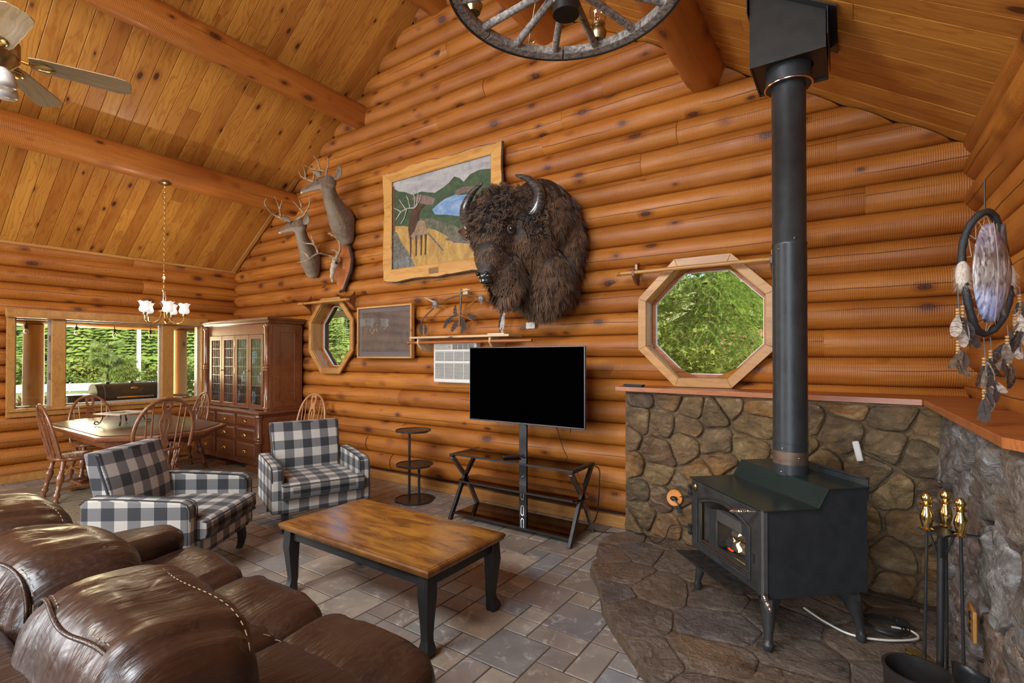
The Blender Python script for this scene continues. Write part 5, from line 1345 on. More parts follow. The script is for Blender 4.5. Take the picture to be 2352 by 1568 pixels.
NOSE = flat('wet_nose', (.018, .015, .015), .18, 0, .6, .6, bump=.2)
no_ = remeshed(mb, .008, 'muzzle', NOSE, bis, 3)
for s in (-1, 1):
    mb = MB(); mb.ball(tuple(nc+Vector((s*.045, -.005, .012))), (.018, .012, .016), 12, 8); mb.ob('nostril', flat('nostril_black', (.002, .002, .002), .5), bis, ang=180)

# ---- deer heads
t = NT('deer_hide'); c = t.obj(); n = t.noise(t.map(c, (14, 14, 6)), 3, 5); f = t.noise(c, 160, 2); x, y, z = t.sep(t.n('TexCoord').outputs['Normal'])
col = t.mix(t.rng(n, .35, .65), (.085, .052, .030), (.17, .108, .064)); col = t.mix(t.rng(f, .4, .7, 0, .5), col, (.24, .18, .125))
col = t.mix(t.math('MULTIPLY', t.rng(z, -.25, -.85), .75), col, (.42, .36, .28))
DEER = t.done(col, .8, t.bump(f, .5, .006), 0, .2, None, .2)
t = NT('antler'); c = t.obj(); n = t.noise(t.map(c, (6, 6, 14)), 3, 5)
ANT = t.done(t.mix(t.rng(n, .35, .65), (.20, .125, .065), (.46, .36, .24)), .5, t.bump(n, .3, .006), 0, .4)
def px3(L, Y): return [at(p[0], p[1], (p[2] if len(p) > 2 else Y)) for p in L]
def antler(par, base, beams, Y, r=.0165):
    mb = MB()
    for L in beams:
        P_l = bez([tuple(q-base) for q in px3(L, Y)], 6); N = len(P_l)
        mb.tube(P_l, [max(.0025, (r if L is beams[0] else r*.72)*(1-.80*(k/(N-1))**1.3)) for k in range(N)], 8)
    return mb.ob('antler', ANT, par, ang=180)
def deer(label, base, neck, headc, earp, ants, Y):
    base = Vector(base); d = thing('deer_head', label, 'mounted head', base, group='mounted deer heads')
    mb = MB()
    def chain(L):
        for (p, r1), (q, r2) in zip(L[:-1], L[1:]):
            p, q = Vector(p), Vector(q)
            for k in range(6):
                t_ = k/5; c_ = p.lerp(q, t_)-base; r = r1+(r2-r1)*t_; mb.ball(tuple(c_), (r, r, r*1.08), 14, 10)
    chain(neck); chain(headc)
    remeshed(mb, .012, 'head_and_neck', DEER, d, 5, 4.135-base.y)
    # hide patch against the wall, nose, eyes, ears
    tip = Vector(headc[-1][0])-base; h1 = Vector(headc[-2][0])-base; dr = (tip-h1).normalized()
    mb = MB(); mb.ball(tuple(tip+dr*.022+Vector((0, 0, .012))), (.020, .020, .016), 12, 8); mb.ob('nose', NOSE, d, ang=180)
    mb = MB(); mb.ball(tuple(tip+dr*.012+Vector((0, 0, -.018))), (.022, .022, .014), 12, 8); mb.ob('chin', flat('white_hide', (.60, .55, .47), .85), d, ang=180)
    hc = Vector(headc[1][0])-base; sd = dr.cross(Vector((0, 0, 1))).normalized()
    for s in (-1, 1):
        mb = MB(); mb.ball(tuple(hc+sd*s*headc[1][1]*.86+Vector((0, 0, .022))+dr*.005), .015, 12, 8); mb.ob('eye', flat('glass_eye', (.02, .008, .004), .04, 0, .8, 1.0), d, ang=180)
    for k, (e0, e1) in enumerate(earp):
        e0, e1 = Vector(e0)-base, Vector(e1)-base; L = (e1-e0).length; M4 = Vector((0, 0, 1)).rotation_difference(e1-e0).to_matrix()
        mb = MB(); mb.grid(9, 11, lambda u, v: tuple(e0+M4 @ Vector(((u-.5)*.085*math.sin(PI*(v*.93+.05))**.7*1.3, .03*abs(2*u-1)**2*math.sin(PI*v)-.01, v*L))))
        e = mb.ob('ear', DEER, d, ang=180); sm = e.modifiers.new('s', 'SOLIDIFY'); sm.thickness = .006
    for A in ants: antler(d, base, A, Y)
    return d
deer('upper deer head with upright antlers, mounted just left of the big landscape painting', (-5.30, 4.13, 3.14),
     [((-5.33, 4.06, 3.04), .12), ((-5.34, 4.02, 3.22), .165), ((-5.31, 3.92, 3.32), .125), ((-5.27, 3.80, 3.44), .092), ((-5.23, 3.74, 3.55), .080)],
     [((-5.20, 3.74, 3.60), .078), ((-5.32, 3.70, 3.60), .068), ((-5.44, 3.655, 3.565), .046), ((-5.565, 3.62, 3.535), .030)],
     [((-5.12, 3.76, 3.63), (-5.00, 3.74, 3.775)), ((-5.26, 3.64, 3.66), (-5.24, 3.54, 3.70))],
     [[[(735, 417), (750, 399), (742, 392), (715, 387), (699, 379)], [(735, 388), (729, 370), (718, 355)], [(749, 394), (754, 376), (751, 357)], [(728, 414), (731, 408)]],
      [[(722, 418), (706, 412), (691, 404), (686, 389)], [(702, 409), (700, 394), (695, 379)], [(720, 414), (721, 398), (718.5, 375)]]], 3.70)
deer('lower deer head with wide antlers, mounted left of the bare antler plaque', (-6.00, 4.13, 2.74),
     [((-6.02, 4.06, 2.66), .10), ((-6.02, 4.03, 2.80), .135), ((-5.96, 3.94, 2.90), .105), ((-5.88, 3.82, 3.02), .078), ((-5.80, 3.73, 3.12), .070)],
     [((-5.76, 3.72, 3.16), .074), ((-5.86, 3.68, 3.155), .062), ((-5.95, 3.65, 3.13), .044), ((-6.035, 3.62, 3.105), .029)],
     [((-5.70, 3.72, 3.18), (-5.53, 3.68, 3.25)), ((-5.82, 3.62, 3.2), (-5.84, 3.48, 3.22))],
     [[[(656, 508, 3.69), (655, 503, 3.66), (629, 493, 3.55), (612, 474, 3.42), (608, 463, 3.38), (613, 454, 3.38)], [(645, 497, 3.61), (641, 476, 3.54), (630, 450, 3.46)], [(643, 480, 3.55), (648, 460, 3.5)], [(612, 474, 3.42), (606, 466, 3.4)]],
      [[(676, 507), (688, 500), (700, 491), (711, 467), (709, 449)], [(698, 490), (685, 475), (671, 460)], [(693, 477), (690, 465), (684, 451)]]], 3.68)
# ---- skull and antlers on a live-edge plaque
pqc = Vector((-5.40, 4.09, 2.68)); pq = thing('antler_plaque', 'bare deer skull with antlers on a live-edge wooden plaque left of the painting', 'mounted skull', pqc)
pl = [(-.16, .02), (-.13, .16), (-.06, .27), (0, .31), (.05, .27), (.14, .20), (.19, .05), (.16, -.10), (.09, -.20), (.03, -.32), (-.05, -.34), (-.10, -.25), (-.15, -.12)]
mb = MB(); mb.prism(pl, -.03, .02, (), 'xz'); mb.ob('plaque', M['redwood'], pq, bevel=.006, smooth=False)
mb = MB(); mb.tube([(p[0]*1.03, -.012, p[1]*1.03) for p in pl[3:11]], [.014, .018, .022, .022, .024, .02, .022, .016], 7); mb.ob('bark_edge', flat('bark', (.045, .025, .016), .85, bump=.8, var=.4), pq, ang=180)
BONE = flat('bone', (.55, .49, .38), .6, bump=.2)
mb = MB()
for c_, r_ in [((-.03, -.08, .05), (.055, .06, .05)), ((-.035, -.11, -.02), (.042, .05, .05)), ((-.04, -.13, -.09), (.030, .04, .06)), ((-.045, -.14, -.16), (.020, .03, .05)), ((-.045, -.13, -.22), (.014, .02, .03))]: mb.ball(c_, r_, 14, 10)
sk = remeshed(mb, .009, 'skull', BONE, pq, 4)
for s in (-1, 1): mb = MB(); mb.ball((-.032+s*.04, -.115, .005), (.016, .02, .017), 10, 8); mb.ob('eye_socket', flat('socket_dark', (.03, .02, .014), .8), sk, ang=180)
mb = MB(); mb.box(.03, .08, -.035, -.028, -.06, .02); mb.ob('label_block', M['trimwood'], pq, bevel=.002)
for A in ([[(768, 598), (769, 592), (755, 587), (731, 582, 3.7), (704, 598, 3.6), (683, 603, 3.6)], [(731, 583, 3.7), (722, 562, 3.65), (700, 558, 3.6), (689, 550, 3.6)], [(723, 564, 3.65), (718, 550, 3.62), (713, 538, 3.62)], [(712, 593, 3.62), (700, 580, 3.6), (687, 570, 3.6)]],
          [[(774, 598), (773, 591), (781, 573), (778, 553), (766, 541), (752, 531)], [(764, 541), (757, 537), (752, 536)], [(777, 584), (771, 576), (759, 574)]]):
    o = antler(pq, pqc, A, 3.86, .019)

# ---- the big painting in its live-edge frame
pc = Vector((-3.745, 4.09, 3.04)); pt = thing('framed_painting', 'large elk and lake painting in a pine frame with bark edges', 'painting', pc)
W_, H_ = .735, .525
rp = random.Random(2)
def wavy(p, q, n, amp, seed):
    out = []
    for k in range(n+1):
        t_ = k/n; w = noise.noise(Vector((t_*4, seed, 0)))*amp+noise.noise(Vector((t_*13, seed, 2)))*amp*.4
        d = Vector((q[0]-p[0], q[1]-p[1])).normalized(); out.append((p[0]+(q[0]-p[0])*t_+d.y*w, p[1]+(q[1]-p[1])*t_-d.x*w))
    return out
PINE = wood_plank('frame_pine', (.62, .34, .10), (.52, .25, .06), (.36, .14, .03), .4, .6, .2, .6, .1)
BARK = flat('bark_edge', (.075, .045, .028), .85, bump=1.0, var=.45, scale=40)
def fb(outer, inner, seed, barkr):
    mb = MB(); ow = wavy(outer[0], outer[1], 24, .028, seed); mb.prism(ow+[inner[1], inner[0]], -.035, .0, (), 'xz'); o = mb.ob('frame_board', PINE, pt, bevel=.004, smooth=False)
    a, b = barkr; mb = MB(); seg_ = ow[int(a*24):int(b*24)+1]; mb.tube([(p[0], -.012, p[1]) for p in seg_], [.012+.008*abs(noise.noise(Vector((k*.7, seed, 0)))) for k in range(len(seg_))], 7); mb.ob('bark', BARK, pt, ang=180)
fb([(-.86, .64), (.86, .62)], [(-W_, H_), (W_, H_)], 1.3, (.05, .98)); fb([(.86, .62), (.85, -.66)], [(W_, H_), (W_, -H_)], 4.1, (.02, .9))
fb([(.85, -.655), (-.86, -.655)], [(W_, -H_), (-W_, -H_)], 7.7, (.04, .93)); fb([(-.86, -.655), (-.86, .64)], [(-W_, -H_), (-W_, H_)], 9.4, (.4, .46))
mb = MB()
for a, b in (((-W_, H_), (W_, H_)), ((W_, H_), (W_, -H_)), ((W_, -H_), (-W_, -H_)), ((-W_, -H_), (-W_, H_))): mb.tube([(a[0], -.026, a[1]), (b[0], -.026, b[1])], .010, 4)
mb.ob('inner_lip', PINE, pt, smooth=False)
mb = MB(); mb.box(-.12, .02, -.042, -.034, -.625, -.565); mb.ob('name_plate', flat('brown_plate', (.26, .15, .07), .35, .3), pt, bevel=.004)
def paint(name, a, b, s=9, k=(1, 1, 1)):
    t = NT(name); c = t.obj(); n = t.noise(t.map(c, k), s, 6, .65, .8); n2 = t.noise(c, s*5, 3)
    col = t.mix(t.rng(n, .35, .65), a, b); return t.done(t.mix(t.rng(n2, .5, .7, 0, .35), col, tuple(x*.55 for x in a)), .55, t.bump(n2, .1, .002), 0, .3)
def UV(u, v): return (-W_+2*W_*u, H_-2*H_*v)
lay = [0]
def shp(name, pts, mat, par):
    lay[0] += 1; mb = MB(); y = -.0045-.0004*lay[0]; mb.prism([UV(u, min(max(v, 0), 1)) for u, v in pts], y, y+.0003, (), 'xz'); return mb.ob(name, mat, par, smooth=False)
SKYP = paint('painted_sky', (.30, .29, .30), (.44, .43, .42), 2.5, (1, 1, 3))
mb = MB(); mb.box(-W_, W_, -.0045, .004, -H_, H_); cv = mb.ob('canvas', SKYP, pt, smooth=False)
shp('painted_hills', [(0, .06), (.06, .12), (.14, .15), (.22, .20), (.32, .19), (.40, .22), (.46, .24), (.55, .20), (.60, .17), (.65, .12), (.70, .15), (.74, .20), (.80, .14), (.88, .12), (1, .14), (1, 1), (0, 1)], paint('painted_forest', (.035, .065, .035), (.075, .11, .055), 9), cv)
shp('painted_rocks', [(.22, .24), (.30, .22), (.38, .25), (.46, .30), (.44, .36), (.36, .34), (.26, .29)], paint('painted_rock', (.16, .10, .09), (.26, .19, .16), 20), cv)
shp('painted_rocks', [(.66, .27), (.74, .25), (.84, .27), (.85, .31), (.74, .31), (.66, .32)], paint('painted_rock2', (.13, .085, .07), (.20, .14, .11), 20), cv)
shp('painted_lake', [(.43, .41), (.50, .36), (.56, .33), (.66, .31), (.72, .33), (.86, .34), (.78, .40), (.74, .45), (.80, .48), (.86, .50), (.84, .56), (.78, .60), (.70, .54), (.58, .50), (.46, .47)], paint('painted_water', (.10, .22, .42), (.32, .42, .56), 4, (1, 1, 2)), cv)
shp('painted_slope', [(.30, .48), (.42, .50), (.52, .56), (.64, .62), (.78, .72), (.86, .82), (1, .86), (1, 1), (.30, 1)], paint('painted_scrub', (.06, .08, .04), (.20, .17, .13), 14), cv)
shp('painted_meadow', [(0, .50), (.12, .52), (.28, .58), (.38, .60), (.46, .63), (.58, .72), (.64, .80), (.80, .84), (1, .92), (1, 1), (.1, 1), (.0, .9)], paint('painted_grass', (.34, .19, .055), (.52, .34, .10), 12, (1, 1, .5)), cv)
shp('painted_brush', [(0, .55), (.05, .58), (.10, .70), (.18, .82), (.22, 1), (0, 1)], paint('painted_brush', (.06, .07, .055), (.22, .19, .16), 22), cv)
shp('painted_stones', [(0, .90), (.20, .86), (.26, 1), (0, 1)], paint('painted_stones', (.08, .09, .09), (.24, .24, .23), 26), cv)
for a, b in (((.39, .64), (.55, .86)), ((.57, .74), (.82, .82)), ((.80, .86), (.84, .80))):
    dx, dy = b[0]-a[0], b[1]-a[1]; shp('painted_log', [a, b, (b[0]-.006, b[1]+.016), (a[0]-.006, a[1]+.02)], paint('painted_wood', (.10, .08, .07), (.2, .17, .15), 30), cv)
shp('painted_trunk', [(.0, .05), (.022, .06), (.03, .55), (.01, .60), (0, .6)], paint('painted_trunk', (.12, .06, .04), (.2, .1, .06), 20, (1, 1, .3)), cv)
ELK = paint('painted_elk', (.20, .13, .075), (.34, .25, .15), 10); ELKD = paint('painted_elk_dark', (.055, .028, .018), (.10, .05, .03), 14)
shp('painted_elk_body', [(.18, .60), (.20, .53), (.26, .51), (.32, .50), (.36, .52), (.375, .58), (.372, .68), (.36, .66), (.33, .66), (.30, .70), (.24, .70), (.20, .69), (.18, .66)], ELK, cv)
for x in (.195, .255, .31, .355): shp('painted_elk_leg', [(x, .66), (x+.024, .66), (x+.018, .78), (x+.016, .88), (x+.002, .88), (x+.006, .78)], ELKD, cv)
shp('painted_elk_neck', [(.18, .58), (.19, .46), (.22, .38), (.26, .34), (.31, .335), (.35, .33), (.352, .355), (.32, .375), (.30, .41), (.285, .50), (.25, .60), (.20, .66)], ELKD, cv)
AN = paint('painted_antler', (.36, .32, .27), (.5, .46, .4), 20)
def stroke(P_l, w): 
    for a, b in zip(P_l[:-1], P_l[1:]):
        d = Vector((b[0]-a[0], b[1]-a[1])); n_ = Vector((-d.y, d.x)).normalized()*w; shp('painted_antler', [(a[0]+n_.x, a[1]+n_.y), (b[0]+n_.x*.6, b[1]+n_.y*.6), (b[0]-n_.x*.6, b[1]-n_.y*.6), (a[0]-n_.x, a[1]-n_.y)], AN, cv)
stroke([(.25, .35), (.17, .34), (.10, .36), (.04, .44)], .007); stroke([(.10, .36), (.02, .30)], .005); stroke([(.15, .34), (.08, .22)], .005); stroke([(.20, .34), (.18, .24), (.16, .20)], .005)
stroke([(.25, .35), (.25, .24), (.24, .19)], .005); stroke([(.26, .35), (.29, .26), (.29, .20)], .005); stroke([(.27, .34), (.31, .28), (.32, .22)], .004); stroke([(.17, .34), (.14, .44), (.10, .50)], .005)

# ---- framed print with glass
fp = thing('framed_print', 'light wood framed grey print under glass between the small octagonal window and the air conditioner', 'picture', (-4.60, 4.10, 1.79))
w_, h_ = .475, .315
mb = MB(); mb.prism([(-w_, -h_), (w_, -h_), (w_, h_), (-w_, h_)], -.055, -.005, [[(-w_+.022, -h_+.022), (-w_+.022, h_-.022), (w_-.022, h_-.022), (w_-.022, -h_+.022)]], 'xz'); mb.ob('frame', M['trimwood'], fp, bevel=.003, smooth=False)
mb = MB(); mb.box(-w_+.02, w_-.02, -.03, -.02, -h_+.02, h_-.02); mb.ob('mat', flat('grey_mat', (.17, .16, .165), .7, var=.05), fp)
mb = MB(); mb.box(-w_+.07, w_-.07, -.0315, -.030, -h_+.08, h_-.07); mb.ob('print', paint('print_wash', (.10, .085, .085), (.20, .15, .11), 3), fp)
mb = MB(); mb.box(-w_+.021, w_-.021, -.042, -.039, -h_+.021, h_-.021); mb.ob('pane', glass('picture_glass', (.96, .96, .96), .01, 1.6), fp)

# ---- air conditioner, wall shelf with rod
ac2 = thing('air_conditioner', 'white through-wall air conditioner half hidden behind the television', 'air conditioner', (-3.50, 4.09, 1.435))
mb = MB(); mb.box(-.30, .30, -.03, .05, -.22, .22); mb.ob('housing', M['white'], ac2, bevel=.012, seg=3)
GD = flat('grille_shadow', (.10, .095, .085), .8)
for (xa, xb, za, zb_) in ((-.02, .27, .135, .195), (-.27, .27, .01, .115), (-.27, .27, -.18, -.01)):
    mb = MB(); mb.box(xa, xb, -.032, -.029, za, zb_); g_ = mb.ob('grille_recess', GD, ac2)
    n_ = max(3, int((zb_-za)/.0125)); mb = MB()
    for k in range(n_): mb.box(xa, xb, -.038, -.031, za+k*(zb_-za)/n_+.002, za+k*(zb_-za)/n_+.007)
    for k in range(5): x = xa+(xb-xa)*k/4; mb.box(x-.002, x+.002, -.037, -.031, za, zb_)
    o = mb.ob('louvres', M['white'], g_, smooth=False); o['kind'] = 'stuff'
mb = MB(); mb.box(-.265, -.05, -.034, -.028, .135, .195); mb.ob('control_panel', flat('panel_grey', (.5, .49, .45), .4), ac2, bevel=.004)
for x in (-.10, -.075): mb = MB(); mb.lathe([(0, 0), (.011, 0), (.009, .012), (0, .012)], 12, (x, -.034, .165), (0, -1, 0)); mb.ob('knob', M['white'], ac2)
sh = thing('wall_shelf', 'pale wooden shelf with two brackets and a hanging rod above the air conditioner', 'shelf', (-3.33, 4.0, 1.70))
CRW = wood_plank('pale_wood', (.62, .44, .24), (.55, .37, .19), (.45, .27, .12), .5, .3)
mb = MB(); mb.box(-.66, .66, -.12, .12, -.010, .012); mb.ob('board', CRW, sh, bevel=.003, smooth=False)
for x in (-.55, .42):
    mb = MB(); mb.prism([(-.10, -.012), (.12, -.012), (.12, -.15), (.02, -.145), (-.06, -.12), (-.11, -.06)], x-.012, x+.012, (), 'yz'); mb.ob('bracket', CRW, sh, bevel=.004, smooth=False)
mb = MB(); mb.tube([(-.68, -.09, -.052), (.90, -.09, -.052)], .016, 12); mb.ball((-.70, -.09, -.052), .022, 12, 8); mb.ob('hanging_rod', M['redwood'], sh)
mb = MB(); mb.box(-.10, .10, -.04, .04, 0, .012); tag(place(mb.ob('small_tray', M['white'], bevel=.004), (-2.86, 3.97, 1.713)), 'small white tray lying on the right end of the pale shelf', 'tray')

# ---- bow and arrows with feathers
WOODB = flat('bow_wood', (.14, .075, .04), .5, var=.3, bump=.3); FTH = flat('dark_feather', (.045, .032, .028), .8, var=.5); FUZ = fur_mat('grey_fur', (.30, .28, .26), (.44, .41, .38), (.55, .52, .48))
bo = thing('bow_and_arrows', 'decorative bow with crossed arrows, fur tufts and dark feathers above the pale shelf', 'wall ornament', (-3.36, 4.05, 1.95))
b0 = Vector((-3.36, 4.05, 1.95))
def L3(L, Y=4.04): return [tuple(q-b0) for q in px3(L, Y)]
mb = MB(); mb.tube(bez(L3([(968, 752), (971, 733), (1005, 700), (1035, 684), (1062, 678), (1092, 680), (1125, 692), (1152, 702), (1155, 730)]), 6), [.009]*49, 8); mb.ob('bow_limb', WOODB, bo)
mb = MB(); mb.tube(L3([(1060, 664), (1055, 750)]), [.011, .014], 8); mb.ob('centre_stick', WOODB, bo)
for a, b in (((980, 688), (1086, 736)), ((1100, 682), (1026, 742))):
    mb = MB(); mb.tube(L3([a, b], 4.03), .0035, 6); mb.ob('arrow', flat('arrow_wood', (.32, .17, .07), .5), bo)
mb = MB(); q = L3([(968, 735), (1056, 722), (1154, 705)], 4.05); mb.tube(q, .0012, 4); mb.ob('bow_string', WOODB, bo)
def feathermesh(L, w, twist=0, seed=0):
    """a curved feather hanging along -z: a shaft with a cupped, notched vane"""
    mb = MB(); n_ = 12; rs_ = random.Random(seed)
    def P(v): return Vector((.12*L*math.sin(v*2.2+seed), .10*L*math.sin(v*1.7+seed*2), -L*v))
    for s in (-1, 1):
        for k in range(n_):
            v0, v1 = k/n_, (k+1)/n_-(.25/n_ if k % 3 == 2 else 0); e0 = w*math.sin(PI*min(1, v0*.9+.06))**.8; e1 = w*math.sin(PI*min(1, v1*.9+.06))**.8
            a, b = P(v0), P(v1); d = Vector((math.cos(twist), math.sin(twist), -.55)); mb.add([tuple(a), tuple(b), tuple(b+Vector((s*d.x, s*d.y, d.z))*e1), tuple(a+Vector((s*d.x, s*d.y, d.z))*e0)], [(0, 1, 2, 3)])
    mb.tube([P(v/8) for v in range(9)], [.0014*(1-v/9) for v in range(9)], 4); return mb
def addf(par, p, L, w, tw, sd, mat, rot=None, nm='feather'):
    o = feathermesh(L, w, tw, sd).ob(nm, mat, par, fixn=False, ang=180); place(o, tuple(p), rot); return o
for i, (x, y, L, w, r_) in enumerate([(1040, 722, .14, .028, (0, .9, 0)), (1048, 735, .13, .025, (0, .3, 0)), (1062, 728, .13, .028, (0, -.3, 0)), (1072, 718, .15, .026, (0, -1.2, 0)), (1050, 700, .13, .022, (0, .2, 0)), (1030, 736, .11, .02, (0, .9, 0)), (1058, 742, .11, .02, (0, -.1, 0))]):
    addf(bo, L3([(x, y)], 4.02)[0], L, w, .3, i+1, FTH, r_)
for x, y in ((1000, 698), (1106, 685)):
    c_ = Vector(L3([(x, y)], 4.02)[0]); mb = MB()
    for k in range(420):
        d = Vector((rf.gauss(0, 1), rf.gauss(0, 1), rf.gauss(0, 1))).normalized(); p = c_+d*.028; e = c_+d*rf.uniform(.045, .062)+Vector((0, 0, -.008)); sd_ = d.cross(Vector((0, 0, 1))).normalized()*.0016 if abs(d.z) < .95 else Vector((.0016, 0, 0)); mb.add([tuple(p-sd_), tuple(p+sd_), tuple(e)], [(0, 1, 2)])
    mb.ball(tuple(c_), .03, 10, 8); o = mb.ob('fur_tuft', FUZ, bo, fixn=False, ang=180); o['kind'] = 'stuff'
WFT = flat('pale_feather', (.50, .44, .38), .8, var=.35)
for i, (x, y, L, w, m_) in enumerate([(970, 738, .13, .02, FTH), (966, 745, .12, .018, FTH), (974, 745, .11, .018, FTH), (1153, 712, .20, .016, WFT), (1157, 722, .20, .018, WFT), (1150, 722, .18, .016, FTH), (1154, 700, .12, .02, FTH)]):
    addf(bo, L3([(x, y)], 4.02)[0], L, w, .5, i+11, m_)
mb = MB(); mb.tube(L3([(975, 683), (1005, 697)], 4.03), [.003, .012], 6); mb.ob('bone_tip', BONE, bo)
mb = MB(); mb.box(-.02, .05, -.0, .03, .20, .26); mb.tube([(-.04, -.01, .235), (.09, -.01, .245)], .008, 6); mb.ob('hanging_peg', CRW, bo)
sw = thing('wall_plate', 'small ivory wall plate below the bison head', 'wall plate', (-2.575, 4.125, 1.80))
mb = MB(); mb.box(-.052, .052, -.012, .0, -.032, .032); mb.ob('plate', M['white'], sw, bevel=.006, seg=3)
mb = MB(); mb.box(-.012, .012, -.018, -.01, -.010, .010); mb.ob('toggle', M['white'], sw)

# ---- wooden curtain rods above the octagonal windows
def rod(label, x0, x1, z, bx, shape):
    r = thing('curtain_rod', label, 'curtain rod', ((x0+x1)/2, 4.0, z)); h = (x1-x0)/2
    mb = MB(); mb.tube([(-h, 0, 0), (h, 0, 0)], .0165, 12); mb.lathe([(.016, 0), (.022, .006), (.010, .012), (.020, .030), (.012, .046), (0, .05)], 12, (-h, 0, 0), (-1, 0, 0)); mb.ob('pole', M['trimwood'], r)
    for b in bx:
        mb = MB(); b -= (x0+x1)/2
        if shape: pl = [(-.04, -.055), (.03, -.03), (.10, -.11), (.115, -.02), (.10, .05), (.115, .10), (.09, .12), (.03, .03), (-.03, .05)]; pl = [(.115, -.13), (.075, -.07), (.02, -.035), (-.02, -.02), (-.02, .02), (.02, .03), (.075, .07), (.115, .12)]; mb.prism(pl, b-.010, b+.010, (), 'yz')
        else: pl = [(.115, -.10), (.06, -.09), (-.015, -.03), (-.02, .02), (-.005, .03), (.03, -.0), (.06, .03), (.06, .08), (.115, .10)]; mb.prism(pl, b-.012, b+.012, (), 'yz')
        mb.ob('bracket', flat('brown_bracket', (.16, .055, .022), .4, .0, .5, .4), r, bevel=.004, smooth=False)
rod('long wooden curtain rod with brown brackets above the large octagonal window', -1.60, -.44, 2.197, (-1.49, -.46), False)
rod('short wooden curtain rod with brown winged brackets above the small octagonal window', -6.20, -5.17, 2.212, (-6.12, -5.20), True)
# tray on mantel
mb = MB(); mb.loft([[(x*k, y*k, z) for x, y in ((-.085, -.03), (.085, -.03), (.085, .03), (-.085, .03))] for k, z in ((.9, 0), (1, .018), (.94, .018), (.86, .004))])
tag(place(mb.ob('spectacle_tray', flat('black_case', (.02, .024, .03), .3), ang=30), (-1.47, 3.95, 1.252), (0, 0, -.1)), 'small black open tray at the left end of the mantel shelf', 'tray')

# ================================================================== CHANDELIER, FAN, WHEEL
chd = thing('brass_chandelier', 'brass chandelier with five frosted tulip shades hanging above the dining table', 'chandelier', (-6.58, 2.51, 0))
mb = MB(); mb.lathe([(0, 0), (.02, 0), (.062, .018), (.068, .026), (.0, .03)], 20, (0, 0, 3.482)); mb.ob('canopy', M['oldbrass'], chd)
mb = MB(); z = 2.27; k = 0
while z < 3.475:
    pts = [(.010*math.cos(a)*(1 if k % 2 else 0), .010*math.cos(a)*(0 if k % 2 else 1), z+.016+.019*math.sin(a)) for a in [2*PI*q/10 for q in range(10)]]
    mb.tube(pts, .0027, 4, cap=False, closed=True); z += .0305; k += 1
o = mb.ob('chain', M['brass'], chd); o['kind'] = 'stuff'
mb = MB(); mb.lathe([(.012, 2.265), (.020, 2.255), (.020, 2.235), (.024, 2.20), (.038, 2.14), (.038, 2.115), (.018, 2.075), (.012, 2.06)], 18); mb.ob('glass_body', glass('cut_glass', (.9, .88, .82), .08, 3.0), chd)
mb = MB(); mb.lathe([(.010, 2.265), (.022, 2.262), (.022, 2.250), (.006, 2.245), (.006, 2.06), (.012, 2.06), (.03, 2.035), (.045, 2.03), (.045, 2.015), (.02, 2.005), (.012, 1.98), (0, 1.97)], 18); mb.ob('stem', M['brass'], chd)
t = NT('frosted_shade'); c = t.n('TexCoord').outputs['Object']; zz = t.sep(c)[2]
t.set(t.p.inputs['Base Color'], (.55, .56, .58)); t.set(t.p.inputs['Roughness'], .35); t.set(t.p.inputs['Emission Color'], (1, .93, .84)); t.set(t.p.inputs['Emission Strength'], .42); t.set(t.p.inputs['Alpha'], .93); SHADE = t.m
t = NT('bulb'); t.set(t.p.inputs['Emission Color'], (1, .90, .75)); t.set(t.p.inputs['Emission Strength'], 1.2); BULB = t.m
for k in range(5):
    a = 2*PI*k/5+2.35; ca, sa = math.cos(a), math.sin(a)
    mb = MB(); mb.tube(bez([(.02*ca, .02*sa, 2.02), (.045*ca, .045*sa, 1.93), (.115*ca, .115*sa, 1.88), (.185*ca, .185*sa, 1.905), (.20*ca, .20*sa, 1.975)], 6), .0065, 8); mb.ob('arm', M['brass'], chd)
    mb = MB(); mb.lathe([(0, 0), (.028, 0), (.018, .006), (.020, .012), (.020, .034), (0, .034)], 14, (.20*ca, .20*sa, 1.962)); mb.ob('socket', M['oldbrass'], chd)
    mb = MB(); pr = [(.020, .0), (.045, .008), (.056, .03), (.050, .055), (.043, .075), (.048, .10), (.063, .122)]; rings = []
    for i, (r, z) in enumerate(pr): rings.append([(.20*ca+r*(1+(.07*math.cos(6*b) if i > 4 else 0))*math.cos(b), .20*sa+r*(1+(.07*math.cos(6*b) if i > 4 else 0))*math.sin(b), 1.996+z+(.006*math.cos(6*b) if i == 6 else 0)) for b in [2*PI*q/24 for q in range(24)]])
    mb.loft(rings, cap=False); s_ = mb.ob('lamp_shade', SHADE, chd, ang=180)
    mb = MB(); mb.ball((.20*ca, .20*sa, 2.045), (.022, .022, .03), 12, 8); mb.ob('bulb', BULB, s_, ang=180)
lamp('POINT', 'chandelier_light', (-6.58, 2.51, 2.42), 22, (1, .84, .60), radius=.02)

